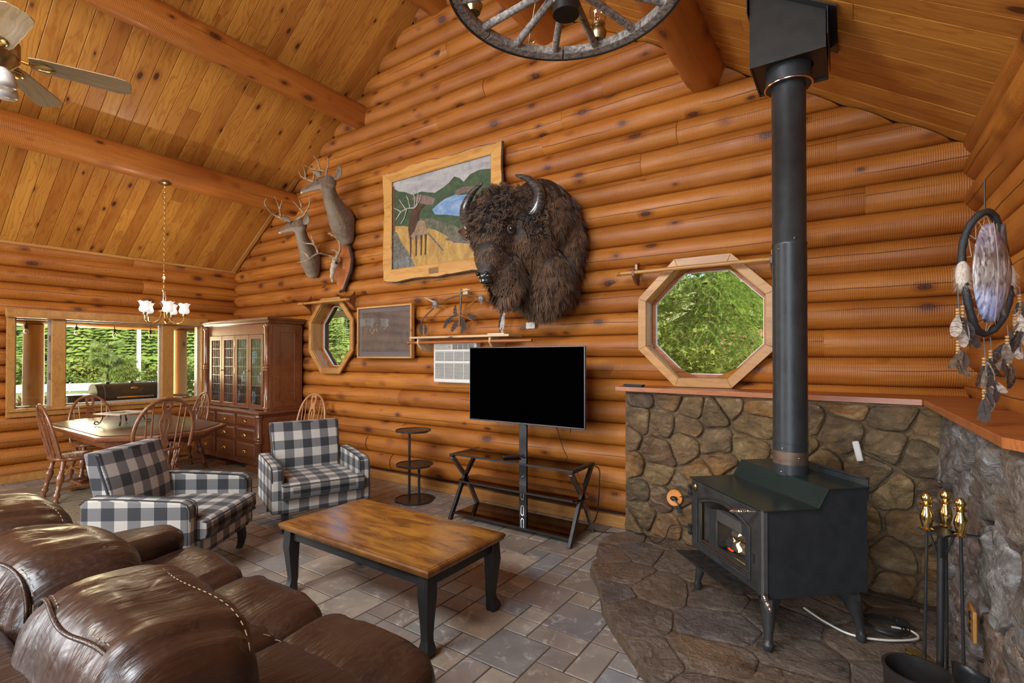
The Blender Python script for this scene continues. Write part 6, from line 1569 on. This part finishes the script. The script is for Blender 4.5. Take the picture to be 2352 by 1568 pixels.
fan = thing('ceiling_fan', 'ceiling fan with pale oak blades hanging at the top left', 'ceiling fan', (-3.95, .66, 3.19))
mb = MB(); mb.tube([(0, 0, .1), (0, 0, 2.18)], .012, 10); mb.ob('downrod', M['oldbrass'], fan)
mb = MB(); mb.lathe([(0, -.08), (.06, -.08), (.09, -.05), (.115, -.01), (.115, .08), (.08, .12), (.03, .14), (0, .14)], 24); mb.ob('motor', M['oldbrass'], fan)
OAKB = wood_plank('fan_oak', (.42, .31, .17), (.33, .23, .12), (.17, .11, .055), .35, 0, .2, 1.4, .1)
for k in range(5):
    a = math.radians(70.7)+2*PI*k/5
    mb = MB(); pl = [(.15, -.045), (.20, -.055), (.54, -.070), (.59, -.064), (.615, -.045), (.62, 0), (.615, .045), (.59, .064), (.54, .070), (.20, .055), (.15, .045)]; mb.prism(pl, -.003, .003)
    b = place(mb.ob('blade', OAKB, fan, bevel=.002, smooth=False), (0, 0, -.005), None); b.rotation_euler = (Matrix.Rotation(a, 3, 'Z') @ Matrix.Rotation(-.26, 3, 'X')).to_euler()
    mb = MB(); mb.tube([(.10, 0, 0), (.15, 0, -.008)], .01, 8); mb.ball((.205, 0, -.008), (.055, .032, .006), 16, 6); o = mb.ob('blade_bracket', M['brass'], b)
for k in range(3):
    a = 2*PI*k/3+.3; mb = MB(); mb.lathe([(.02, 0), (.05, -.03), (.062, -.08), (.055, -.10)], 18, (.09*math.cos(a), .09*math.sin(a), -.10), (0, 0, 1)); mb.ob('lamp_shade', flat('opal_glass', (.62, .60, .56), .3), fan, ang=180)
mb = MB(); mb.lathe([(0, -.12), (.05, -.12), (.06, -.08), (0, -.08)], 18); mb.ob('light_kit', M['brass'], fan)

t = NT('weathered_oak'); c = t.obj(); n = t.noise(c, 60, 5, .7); n1 = t.noise(t.map(c, (1, 1, 1)), 6, 3)
GRW = t.done(t.mix(t.rng(n, .35, .65), (.11, .10, .088), (.42, .38, .34)), .85, t.bump(n, .7, .006), 0, .2)
wh = thing('wagon_wheel_light', 'weathered grey wagon wheel light with glass lamp chimneys hanging from the ceiling', 'wheel chandelier', (-.93, 1.755, 2.985))
RW = .475
for k in range(7):
    a0, a1 = 2*PI*k/7+.3, 2*PI*(k+1)/7+.3-.012; mb = MB(); rings = []
    for q in range(9):
        a = a0+(a1-a0)*q/8; rings.append([(r*math.cos(a), r*math.sin(a), z) for r, z in ((RW-.045, -.018), (RW-.006, -.024), (RW-.006, .024), (RW-.045, .018))])
    mb.loft(rings); mb.ob('felloe', GRW, wh, ang=30, bevel=.003)
mb = MB(); mb.loft([[(r*math.cos(2*PI*q/64), r*math.sin(2*PI*q/64), z) for q in range(64)] for r, z in ((RW-.007, -.027), (RW+.002, -.027), (RW+.002, .027), (RW-.007, .027), (RW-.007, -.027))], cap=False); mb.ob('iron_tyre', flat('old_iron', (.04, .034, .03), .6, .4, bump=.3), wh, ang=30)
for k in range(14):
    a = math.radians(99.4)+2*PI*k/14; d = Vector((math.cos(a), math.sin(a), 0)); mb = MB()
    mb.tube([tuple(d*r+Vector((0, 0, .012*(1-r/RW)))) for r in (.05, .12, .25, .38, .44)], [.019, .017, .0155, .017, .019], 10); mb.ob('spoke', GRW, wh, ang=60)
mb = MB(); mb.lathe([(.045, -.115), (.052, -.11), (.052, -.09), (.045, -.085), (.062, -.03), (.068, 0), (.060, .05), (.042, .10), (.04, .13), (0, .13)], 24); mb.ob('hub', GRW, wh, ang=50)
mb = MB(); mb.lathe([(.045, -.125), (.053, -.125), (.053, -.085), (.046, -.085), (.030, -.10), (0, -.10)], 24); mb.ob('hub_band', flat('dark_band', (.03, .026, .024), .4, .6), wh, ang=50)
for k in range(4):
    a = math.radians(97)+PI/2*k; x, y = RW*.905*math.cos(a), RW*.905*math.sin(a)
    mb = MB(); mb.lathe([(0, .015), (.028, .018), (.036, .04), (.038, .055), (.03, .07), (.022, .078), (.033, .084), (.033, .092), (0, .092)], 18, (x, y, 0)); L_ = mb.ob('oil_lamp_base', M['oldbrass'], wh, ang=50)
    mb = MB(); mb.lathe([(.024, .092), (.028, .10), (.041, .135), (.043, .155), (.034, .19), (.024, .235), (.022, .285)], 20, (x, y, 0)); mb.ob('glass_chimney', M['lampglass'], L_, ang=180)
    mb = MB(); mb.lathe([(0, .092), (.008, .092), (.014, .12), (.010, .14), (0, .15)], 12, (x, y, 0)); mb.ob('bulb', glass('bulb_glass', (1, .9, .7), .05, 2.), L_, ang=180)
for k in range(4):
    a = math.radians(52)+PI/2*k; mb = MB(); mb.tube([(RW*.93*math.cos(a), RW*.93*math.sin(a), .02), (.02*math.cos(a), .02*math.sin(a), .62)], .004, 6); mb.ob('hanger', M['oldbrass'], wh)
mb = MB(); mb.tube([(0, 0, .12), (0, 0, .66)], .006, 6); mb.ob('cord', M['black'], wh)

# ================================================================== DREAMCATCHER
dcP = Vector((.405, 2.44, 1.80)); dc = thing('dreamcatcher', 'oval black dreamcatcher with a large painted feather and hanging beaded feathers on the log wall', 'dreamcatcher', dcP, .66)
hw, hh_ = .088, .218
ring = [(hw*math.cos(a), .008*math.sin(3*a), hh_*math.sin(a)) for a in [2*PI*k/48 for k in range(48)]]
mb = MB(); mb.tube(ring, [.0125+.0012*math.sin(k*2.3) for k in range(48)], 10, cap=False, closed=True); mb.ob('hoop', flat('black_leather_wrap', (.018, .02, .022), .5, bump=.6, scale=50), dc)
mb = MB()
for k in range(14):
    a = 2*PI*k/14+.2; b = a+.35; mb.tube([(hw*math.cos(a), 0, hh_*math.sin(a)), (.070*math.cos(b), -.012, .165*math.sin(b))], .0013, 4); mb.tube([(hw*math.cos(a), 0, hh_*math.sin(a)), (.070*math.cos(a-.1), -.012, .165*math.sin(a-.1))], .0013, 4)
mb.ob('web', flat('sinew', (.30, .24, .17), .6), dc)
t = NT('painted_feather'); c = t.obj(); x, y, z = t.sep(c); n = t.noise(t.map(c, (30, 1, 8)), 2, 5, .6, .8); n2 = t.noise(t.map(c, (60, 1, 14)), 2, 4)
zc_ = t.rng(z, -.16, .16); col = t.ramp(zc_, [(0, (.20, .24, .46)), (.22, (.36, .42, .62)), (.36, (.25, .22, .22)), (.5, (.34, .30, .27)), (.66, (.16, .12, .10)), (.85, (.19, .15, .19)), (1, (.27, .21, .25))])
col = t.mix(t.rng(n, .50, .68, 0, .9), col, (.68, .66, .66)); col = t.mix(t.rng(n2, .5, .35, 0, .85), col, (.055, .040, .035)); col = t.mix(t.rng(t.math('ABSOLUTE', x), .003, .0), col, (.62, .60, .62))
PF = t.done(col, .35, None, 0, .5, .3)
mb = MB(); mb.grid(13, 25, lambda u, v: ((u-.5)*.150*math.sin(PI*(.03+.94*v))**.62, -.030+.020*(2*u-1)**2-.014*math.sin(PI*v), -.178+.350*v)); f_ = mb.ob('large_feather', PF, dc, ang=180); sm = f_.modifiers.new('s', 'SOLIDIFY'); sm.thickness = .002
mb = MB(); mb.grid(7, 25, lambda u, v: (.058+(u-.5)*.05*math.sin(PI*(.03+.94*v))**.6, -.018+.010*(2*u-1)**2, -.165+.34*v)); f_ = mb.ob('second_feather', flat('brown_feather', (.075, .055, .045), .5, var=.4, scale=40), dc, ang=180); sm = f_.modifiers.new('s', 'SOLIDIFY'); sm.thickness = .002
mb = MB(); mb.tube([(0, 0, hh_), (.0, .0, .335)], .0028, 5); mb.ob('hanging_cord', M['black'], dc)
RAB = fur_mat('rabbit_fur', (.45, .38, .30), (.60, .54, .46), (.7, .66, .6))
for s in (-1, 1):
    mb = MB(); c_ = Vector((s*hw, 0, .01 if s > 0 else .02)); mb.ball(tuple(c_+Vector((0, 0, -.03))), (.022, .02, .055), 12, 8)
    for k in range(260):
        d = Vector((rf.gauss(0, 1), rf.gauss(0, 1), rf.gauss(0, .8)-.5)).normalized(); p = c_+Vector((0, 0, -.03+.04*rf.uniform(-1, 1)))+d*.016; e = p+d*.018+Vector((0, 0, -.016)); mb.add([tuple(p-Vector((.001, 0, 0))), tuple(p+Vector((.001, 0, 0))), tuple(e)], [(0, 1, 2)])
    mb.ob('fur_wrap', RAB, dc, fixn=False, ang=180)
BEAD = flat('wooden_bead', (.50, .30, .12), .4); BRF = flat('striped_feather', (.13, .085, .055), .7, var=.6, scale=60); GRF = flat('grey_feather', (.34, .28, .23), .7, var=.5, scale=60)
i = 30
for (x, z0, L) in ((-.118, -.04, .26), (-.10, -.10, .10), (.118, -.05, .12), (-.02, -.232, .22), (.005, -.232, .16), (.10, -.13, .10), (.07, -.19, .14)):
    z1 = z0-L; mb = MB(); mb.tube([(x, -.01, z0), (x+.004, -.012, (z0+z1)/2), (x, -.01, z1)], .0018, 4); mb.ob('thong', M['black'], dc)
    for zz in (z1+.03, z1+.0, z0-L*.45):
        for q in range(3):
            mb = MB(); mb.ball((x, -.01, zz+q*.011), (.0068, .0068, .0052), 10, 6); mb.ob('bead', BEAD, dc, ang=180)
        for q in range(3):
            i += 1; addf(dc, (x, -.012, zz-.004), rf.uniform(.06, .085), rf.uniform(.012, .018), rf.uniform(-.6, .6), i, (BRF, GRF, FTH)[i % 3], (rf.uniform(-.3, .3), rf.uniform(-.5, .5), rf.uniform(-1, 1)))
# ================================================================== OUTSIDE
t = NT('lawn'); c = t.obj(); n = t.noise(c, .8, 5); n2 = t.noise(c, 12, 4)
lawn_m = t.done(t.mix(t.rng(n2, .4, .6), t.mix(t.rng(n, .4, .6), (.12, .17, .035), (.22, .24, .06)), (.30, .28, .10)), .95)
dirt_m = flat('bank_soil', (.34, .17, .08), .95, var=.35, scale=3)
gz = -.75
def ground(x, y):
    r = math.hypot(x+3, y-2); h = gz
    if r > 14: h = gz-1.15*min(1, (r-14)/30)
    if r > 78: h += (r-78)*.36
    if y > 6.2 and x > -6 : h = max(h, gz+min(1.9, (y-6.2)*.75)) if x > -5 else max(h, gz+min(1.9, (y-6.2)*.75)*(x+6))
    return h
mb = MB(); XS = [-260, -220, -190, -165, -150, -130, -110, -95, -80, -65, -52, -40, -30, -22, -16, -12, -9, -7, -6, -5, -4, -3, -2, -1, 0, 1, 2, 4, 7, 12]; YS = [-60, -40, -25, -12, -5, 0, 3, 4.6, 5.4, 6.2, 6.8, 7.4, 8, 9, 10, 12, 15, 20, 28, 38, 50, 65, 80, 100, 125, 150]
vs = []; fs = []
for j, y in enumerate(YS):
    for i, x in enumerate(XS): vs.append((x, y, ground(x, y)))
for j in range(len(YS)-1):
    for i in range(len(XS)-1):
        a = j*len(XS)+i; fs.append((a, a+1, a+1+len(XS), a+len(XS)))
mb.add(vs, fs); gr = mb.ob('ground_outside', lawn_m, ang=180); gr['kind'] = 'structure'
mb = MB(); mb.loft([[(-4.5, 6.1, gz-.1), (1.5, 6.1, gz-.1), (1.5, 9.5, 1.9), (-4.5, 9.5, 1.9)], [(-4.5, 6.05, gz-.05), (1.5, 6.05, gz-.05), (1.5, 9.45, 1.95), (-4.5, 9.45, 1.95)]])
tag(mb.ob('earth_bank', dirt_m), 'orange-brown earth bank behind the shrubs outside the large octagonal window', 'bank')
# deck, posts, beam, string lights
DK = struct(link(bpy.data.objects.new('floor_deck', None)))
dk = wood_plank('deck_board', (.34, .24, .15), (.26, .18, .11), (.16, .10, .06), .7, .3)
mb = MB(); mb.box(0, 6.6, -.07, .07, -.03, 0); d0 = None
for k in range(17):
    if d0 is None: o = d0 = mb.ob('plank', dk, DK, bevel=.003, smooth=False)
    else: o = link(d0.copy()); o.parent = DK
    o.location = (-8.40-k*.148, -.8, -.10); o.rotation_euler = (0, 0, PI/2)
PB = wood_log('porch_log', (.58, .26, .07), (.70, .34, .10), (.42, .15, .03), ribs=.2)
for x, y, r, lab in ((-10.6, 2.26, .125, 'round log porch post seen through the left pane of the dining window'), (-10.6, 4.32, .115, 'round log porch post seen through the right pane of the dining window')):
    mb = MB(); rings = [[(z, r*(1+.03*math.sin(z*2))*math.cos(2*PI*q/20), r*math.sin(2*PI*q/20)) for q in range(20)] for z in (0, .6, 1.2, 1.8, 2.09)]
    mb.loft(rings); tag(place(mb.ob('porch_post', PB), (x, y, -.10), (0, -PI/2, 0)), lab, 'post')
mb = MB(); rings = [[(z, .12*math.cos(2*PI*q/20), .12*math.sin(2*PI*q/20)) for q in range(20)] for z in (0, 2, 4, 6, 8)]; mb.loft(rings)
tag(place(mb.ob('porch_beam', PB), (-10.6, -.6, 2.10), (0, 0, PI/2)), 'horizontal log porch beam across the top of the dining window view', 'beam')
mb = MB(); mb.box(-10.95, -8.35, -1, 7, 2.36, 2.40); struct(mb.ob('ceiling_porch', dk, smooth=False))
WR = flat('string_wire', (.02, .02, .02), .5)
for k, (y, z) in enumerate(((2.15, 1.99), (2.75, 1.99), (3.26, 1.97), (3.79, 1.97), (4.55, 1.96))):
    b = thing('string_light', 'hanging clear string light bulb under the porch beam', 'light bulb', (-10.48, y, z), 0, 'string lights under the porch beam')
    b['label'] = ('string light bulb in front of the left porch post', 'string light bulb near the left end of the middle pane', 'string light bulb at the middle of the middle pane', 'string light bulb beside the right mullion', 'string light bulb in the right pane')[k]
    mb = MB(); mb.tube([(0, 0, .05), (0, 0, -.0)], .006, 6); mb.lathe([(.012, 0), (.02, -.01), (.02, -.06), (.016, -.065)], 12); mb.ob('socket', WR, b)
    mb = MB(); mb.lathe([(.014, -.065), (.028, -.09), (.03, -.11), (.02, -.135), (0, -.142)], 14); mb.ob('bulb', glass('clear_bulb', (1, .95, .85), .05, 2.5), b, ang=180)
tag(MB().tube([(-10.48, 1.2, 2.04), (-10.48, 2.15, 2.04), (-10.48, 2.75, 2.04), (-10.48, 3.26, 2.02), (-10.48, 3.79, 2.02), (-10.48, 4.55, 2.01), (-10.48, 5.4, 2.03)], .004, 5).ob('string_light_wire', WR), 'black wire of the string lights under the porch beam', 'wire')
# smoker grill
sg = thing('smoker_grill', 'long black barrel smoker grill on the porch outside the dining window', 'grill', (-9.12, 3.0, -.10))
SMK = flat('smoker_black', (.045, .043, .036), .4, .4, var=.3)
mb = MB(); pl = [(.20*math.cos(a), 1.02+.16*math.sin(a)+(.02 if math.sin(a) > 0 else 0)) for a in [2*PI*q/28 for q in range(28)]]; mb.loft([[(x, y, z) for x, z in pl] for y in (-.42, -.41, .50, .51)]); bb = mb.ob('barrel', SMK, sg, ang=30)
for y in (-.33, .42): mb = MB(); mb.loft([[(x*1.015, y+d, 1.02+(z-1.02)*1.015) for x, z in pl] for d in (-.006, .006)]); mb.ob('lid_band', flat('band_steel', (.25, .24, .21), .35, .8), bb, ang=30)
mb = MB(); mb.tube(bez([(.20, -.20, 1.0), (.245, -.20, 1.0), (.25, -.17, 1.0), (.25, .22, 1.0), (.245, .25, 1.0), (.20, .25, 1.0)], 5), .010, 8); mb.ob('handle', M['brass'], sg)
mb = MB(); mb.box(-.17, .17, -.74, -.43, .80, 1.04); mb.box(-.18, .19, -.76, -.40, 1.04, 1.055); mb.ob('hopper', flat('hopper_metal', (.10, .105, .09), .45, .3, var=.3), sg, bevel=.004, smooth=False)
mb = MB(); mb.box(.17, .178, -.58, -.53, .84, .93); mb.ob('hopper_sticker', flat('tan_sticker', (.55, .32, .12), .5), sg)
mb = MB(); mb.ball((.165, .03, 1.12), (.02, .05, .025), 14, 8); mb.ob('badge', flat('bronze_badge', (.5, .3, .12), .3, .8), bb)
for y in (-.25, .05): mb = MB(); mb.box(-.03, .03, y-.02, y+.02, 1.19, 1.22); mb.ob('lid_fitting', M['black'], bb)
mb = MB(); mb.lathe([(.035, 1.1), (.035, 1.32), (.05, 1.33), (.05, 1.36), (0, 1.37)], 14, (-.06, .47, 0)); mb.ob('chimney', SMK, sg)
mb = MB(); mb.tube([(.12, .53, .97), (.12, .80, .97)], .010, 8); mb.tube([(-.12, .53, .97), (-.12, .80, .97)], .010, 8); mb.box(-.14, .14, .56, .80, .955, .965); mb.ob('side_rail', M['chrome'], sg)
for x in (-.15, .15):
    for y in (-.35, .42): mb = MB(); mb.tube([(x*.9, y, .88), (x*1.25, y*1.1, .0)], .018, 8); mb.ob('leg', SMK, sg)
# flagpole, white fence, shed
mb = MB(); mb.lathe([(.10, 0), (.085, 9.0), (.05, 12.5), (0, 12.55)], 12); tag(place(mb.ob('flagpole', flat('white_paint', (.85, .84, .80), .4)), (-30, 10.35, gz-.7)), 'tall white pole on the lawn seen through the middle dining pane', 'pole')
fn_ = thing('metal_fence', 'long low white panel fence beyond the lawn', 'fence', (-62, 14, -1.95), 1.40)
WP = flat('fence_white', (.36, .39, .40), .5)
mb = MB(); mb.box(-1.18, 1.18, -.03, .03, .1, .85); p0 = None
for k in range(12):
    if p0 is None: o = p0 = mb.ob('panel', WP, fn_, smooth=False)
    else: o = link(p0.copy()); o.parent = fn_
    o.location = (-12+k*2.5, 0, 0)
mb = MB(); mb.box(-.05, .05, -.05, .05, 0, .95); p0 = None
for k in range(13):
    if p0 is None: o = p0 = mb.ob('post', WP, fn_, smooth=False)
    else: o = link(p0.copy()); o.parent = fn_
    o.location = (-13.25+k*2.5, 0, 0)
sd = thing('shed', 'low pale metal-roofed shed beyond the white fence', 'shed', (-70, 10.4, -1.7), .2)
mb = MB(); mb.box(-2, 2, -1.6, 1.6, 0, 1.5); mb.ob('walls', WP, sd, smooth=False); mb = MB(); mb.loft([[(x, -1.9, 1.4), (x, 0, 1.9), (x, 1.9, 1.4), (x, 1.9, 1.5), (x, 0, 2.05), (x, -1.9, 1.5)] for x in (-2.3, 2.3)]); mb.ob('roof', flat('roof_metal', (.75, .74, .72), .4, .3), sd, smooth=False)

# conifers on the hillside
def leafmat(name, a, b, c2, s=6, tr=.25):
    t = NT(name); c = t.obj(9.); r = t.rand(); n = t.noise(c, s, 3)
    col = t.mix(t.rng(n, .35, .65), a, b); col = t.mix(t.math('MULTIPLY', r, .55), col, c2)
    t.done(col, .75, None, 0, .25)
    tl = t.n('BsdfTranslucent'); mx = t.n('MixShader'); mx.inputs[0].default_value = tr; t.set(tl.inputs[0], col); t.t.links.new(t.p.outputs[0], mx.inputs[1]); t.t.links.new(tl.outputs[0], mx.inputs[2]); t.t.links.new(mx.outputs[0], t.out.inputs[0]); return t.m
CON = leafmat('conifer_needles', (.11, .20, .04), (.24, .35, .07), (.42, .46, .10), .8)
TRK = flat('tree_bark', (.10, .065, .045), .9)
rc_ = random.Random(12)
def conifer_mesh(seed, H=9., R=1.5, tiers=27, per=14):
    r_ = random.Random(seed); mb = MB()
    for t_ in range(tiers):
        z = H*(.10+.88*t_/(tiers-1)); rad = R*(1-(t_/(tiers))**1.15)*(1+.2*r_.uniform(-1, 1))+.12
        n_ = max(5, int(per*(1-t_/tiers*.5)))
        for k in range(n_):
            a = 2*PI*(k+r_.random())/n_; d = Vector((math.cos(a), math.sin(a), 0)); s_ = Vector((-d.y, d.x, 0)); L = rad*r_.uniform(.75, 1.15); w = L*.30
            p0_ = Vector((0, 0, z)); dz = -L*.30
            m1 = p0_+d*L*.5+Vector((0, 0, dz*.25)); e = p0_+d*L+Vector((0, 0, dz))
            mb.add([tuple(p0_), tuple(m1+s_*w+Vector((0, 0, -.18*L))), tuple(e), tuple(m1-s_*w+Vector((0, 0, -.18*L))), tuple(m1+Vector((0, 0, .06*L)))], [(0, 1, 4), (1, 2, 4), (2, 3, 4), (3, 0, 4)])
            for q in range(3):
                b = p0_+d*L*(.35+.25*q)+Vector((0, 0, dz*(.3+.25*q))); sg_ = 1 if q % 2 else -1
                mb.add([tuple(b), tuple(b+s_*sg_*w*.9+d*L*.12+Vector((0, 0, -.12*L))), tuple(b+d*L*.2+Vector((0, 0, -.05*L)))], [(0, 1, 2)])
    return mb
CM = []
for k in range(4):
    o = conifer_mesh(k+1, 9, 1.45+.14*k).ob('foliage', CON, fixn=False, ang=180, uv=False); CM.append(o.data); bpy.data.objects.remove(o)
o = MB().lathe([(.18, 0), (.12, 4), (.02, 8.8)], 6).ob('trunk', TRK); TM = o.data; bpy.data.objects.remove(o)
def add_tree(name, label, x, y, z, s, k, group, mesh=None, rz=None):
    r = thing(name, label, 'tree', (x, y, z), rz if rz is not None else rc_.uniform(0, 6), group); r.scale = (s, s, s*rc_.uniform(.9, 1.2))
    f = link(bpy.data.objects.new('foliage', mesh or CM[k % 4])); f.parent = r; g = link(bpy.data.objects.new('trunk', TM)); g.parent = r
    return r
n_t = 0; placed = []
while n_t < 235:
    az = math.radians(rc_.uniform(154.5, 171.5) if n_t % 10 < 7 else rc_.uniform(140.5, 149)); r = 76+105*rc_.random()**.95
    x, y = r*math.cos(az)-1, r*math.sin(az)+.5
    if all((x-a)**2+(y-b)**2 > 17.5 for a, b in placed):
        placed.append((x, y)); n_t += 1
        add_tree('conifer', 'green conifer growing among many on the hillside outside', x, y, ground(x, y)-.3, rc_.uniform(.75, 1.25), n_t, 'conifers on the hillside')
# round broadleaf trees and bushes
BL = leafmat('broadleaf', (.13, .20, .035), (.24, .33, .06), (.34, .30, .07), 2.0, .35); BLO = leafmat('flowering_leaf', (.20, .26, .05), (.50, .16, .05), (.55, .28, .08), 3.0, .35)
def bush_mesh(R, H, n_, leaf, seed):
    r_ = random.Random(seed); mb = MB()
    for k in range(n_):
        a = r_.uniform(0, 2*PI); u = r_.random()**.5; zz = r_.random(); rr = R*u*math.sin(PI*(.12+.80*zz))**.6*(1+.25*math.sin(3*a+seed)); p = Vector((rr*math.cos(a), rr*math.sin(a), H*zz))
        d = Vector((r_.gauss(0, 1), r_.gauss(0, 1), r_.gauss(.2, .8))).normalized(); s_ = d.cross(Vector((r_.random(), r_.random(), 1))).normalized(); l = leaf*r_.uniform(.6, 1.3)
        mb.add([tuple(p), tuple(p+d*l*.5+s_*l*.28), tuple(p+d*l), tuple(p+d*l*.5-s_*l*.28)], [(0, 1, 2, 3)])
    return mb
def bush(name, label, x, y, z, R, H, n_, leaf, mat, seed, stem=True, cat='bush', group=None):
    r = thing(name, label, cat, (x, y, z), 0, group); o = bush_mesh(R, H, n_, leaf, seed).ob('foliage', mat, r, fixn=False, ang=180, uv=False)
    mb = MB(); 
    for k in range(5): a = k*1.3; mb.tube([(0, 0, 0), (R*.3*math.cos(a), R*.3*math.sin(a), H*.4), (R*.6*math.cos(a), R*.6*math.sin(a), H*.85)], [.03*R+.004, .02*R, .004], 5)
    mb.ob('stem', TRK, r); return r
for k in range(11):
    x, y = -66-rc_.random()*9, 6.+k*3.6
    bush('round_tree', 'pale yellow-green round tree in the row below the forested hill', x, y, ground(x, y), rc_.uniform(1.6, 2.6), rc_.uniform(2.2, 3.6), 900, .5, BL, k+3, cat='tree', group='round trees below the hill')
bush('flowering_bush', 'orange flowering bush in the middle dining pane', -13.2, 3.0, gz, .5, 1.3, 1500, .11, BLO, 71)
bush('leafy_bush', 'yellow-green bush low in the left dining pane', -11.8, 1.95, gz, .65, 1.45, 1900, .12, BL, 72)
bush('flowering_bush', 'reddish bush at the right edge of the left dining pane', -11.9, 2.62, gz, .55, 1.5, 1700, .11, BLO, 73)
bush('leafy_bush', 'bright bush behind the right porch post', -11.8, 4.75, gz, .9, 1.95, 2600, .12, BL, 75)
bush('leafy_bush', 'bright bush under the small octagonal window view', -19, 13.8, gz, 2.2, 2.6, 2400, .22, BL, 76)
# young pine behind the grill and drooping spruce outside the large octagonal window
PN = leafmat('pine_needles', (.16, .25, .055), (.26, .36, .09), (.33, .42, .12), 3., .3)
SPR = leafmat('spruce_needles', (.20, .34, .07), (.46, .60, .13), (.34, .46, .12), 5., .45)
def needle_branch(mb, p, d, L, droop, r_, nl=.05, dens=90, tw=True):
    """a bough: curved shaft with side twigs, all bearing short needles"""
    d = Vector(d).normalized(); side = d.cross(Vector((0, 0, 1))).normalized()
    def shaft(q0, dd, LL, dr, n_, nn):
        pts = [q0+dd*LL*k/8+Vector((0, 0, -dr*LL*(k/8)**2)) for k in range(9)]
        for a, b in zip(pts[:-1], pts[1:]):
            for q in range(n_):
                u = r_.random(); c_ = a.lerp(b, u); ax = (b-a).normalized(); o_ = Vector((r_.gauss(0, 1), r_.gauss(0, 1), r_.gauss(0, .6))); o_ = (o_-ax*o_.dot(ax)).normalized(); e = c_+(o_*.75+ax*.65)*nn*r_.uniform(.7, 1.2); w_ = ax.cross(o_)*nn*.075
                mb.add([tuple(c_-w_), tuple(c_+w_), tuple(e)], [(0, 1, 2)])
        return pts
    main = shaft(Vector(p), d, L, droop, dens//8, nl)
    if tw:
        for k in range(1, 8):
            for s in (-1, 1):
                t_ = 1-k/9; shaft(main[k], (d*.55+side*s*.75+Vector((0, 0, -.1))).normalized(), L*.42*t_+.05, droop*1.5+.25, max(3, dens//14), nl)
    return main
r_ = random.Random(31)
pn = thing('young_pine', 'bushy light green young pine behind the grill', 'pine tree', (-13.4, 4.05, gz)); mb = MB()
for k in range(60):
    z = .5+r_.random()*2.0; a = r_.uniform(0, 6.28); L = .95*(1-(z-.5)/2.6)+.15; needle_branch(mb, (0, 0, z), (math.cos(a), math.sin(a), .35), L, .1, r_, .10, 60, tw=(k % 2 == 0))
mb.ob('foliage', PN, pn, fixn=False, uv=False, smooth=False); mb = MB(); mb.tube([(0, 0, 0), (0, 0, 2.6)], [.05, .01], 6); mb.ob('trunk', TRK, pn)
sp_ = thing('drooping_spruce', 'bright green spruce boughs drooping outside the large octagonal window', 'spruce tree', (-1.55, 7.2, gz)); mb = MB(); mt = MB()
for k in range(165):
    z = 1.2+r_.random()*3.3; a = r_.uniform(PI*.95, PI*2.05); L = r_.uniform(.8, 1.35)
    m_ = needle_branch(mb, (.15*math.cos(a), .15*math.sin(a), z), (math.cos(a), math.sin(a), .15), L, .6, r_, .045, 190); mt.tube([tuple(q) for q in m_], [.010, .009, .008, .007, .006, .005, .004, .003, .002], 4, cap=False)
mb.ob('foliage', SPR, sp_, fixn=False, uv=False, smooth=False); mt.tube([(0, 0, 0), (0, 0, 5.2)], [.12, .03], 8); mt.ob('trunk', TRK, sp_)
for k, (x, y, R, H, lab) in enumerate(((-2.1, 6.15, .60, 2.55, 'leafy shrub below the spruce at the left of the large octagonal window'), (-1.45, 5.9, .62, 2.35, 'leafy shrub at the bottom middle of the large octagonal window'), (-.85, 6.1, .5, 2.25, 'leafy shrub at the bottom right of the large octagonal window'), (-2.9, 7.9, .9, 3.2, 'tall shrub behind the spruce at the left'))):
    bush('leafy_shrub', lab, x, y, gz, R, H, 3000, .085, BL, 80+k)
add_tree('conifer', 'tall conifer standing on the bank behind the spruce boughs', -1.9, 10.6, 1.0, .75, 1, None)
add_tree('conifer', 'tall conifer behind the left part of the spruce boughs', -3.9, 10.0, .9, .7, 2, None)
add_tree('conifer', 'tall conifer behind the right part of the spruce boughs', .1, 11.0, 1.0, .7, 3, None)
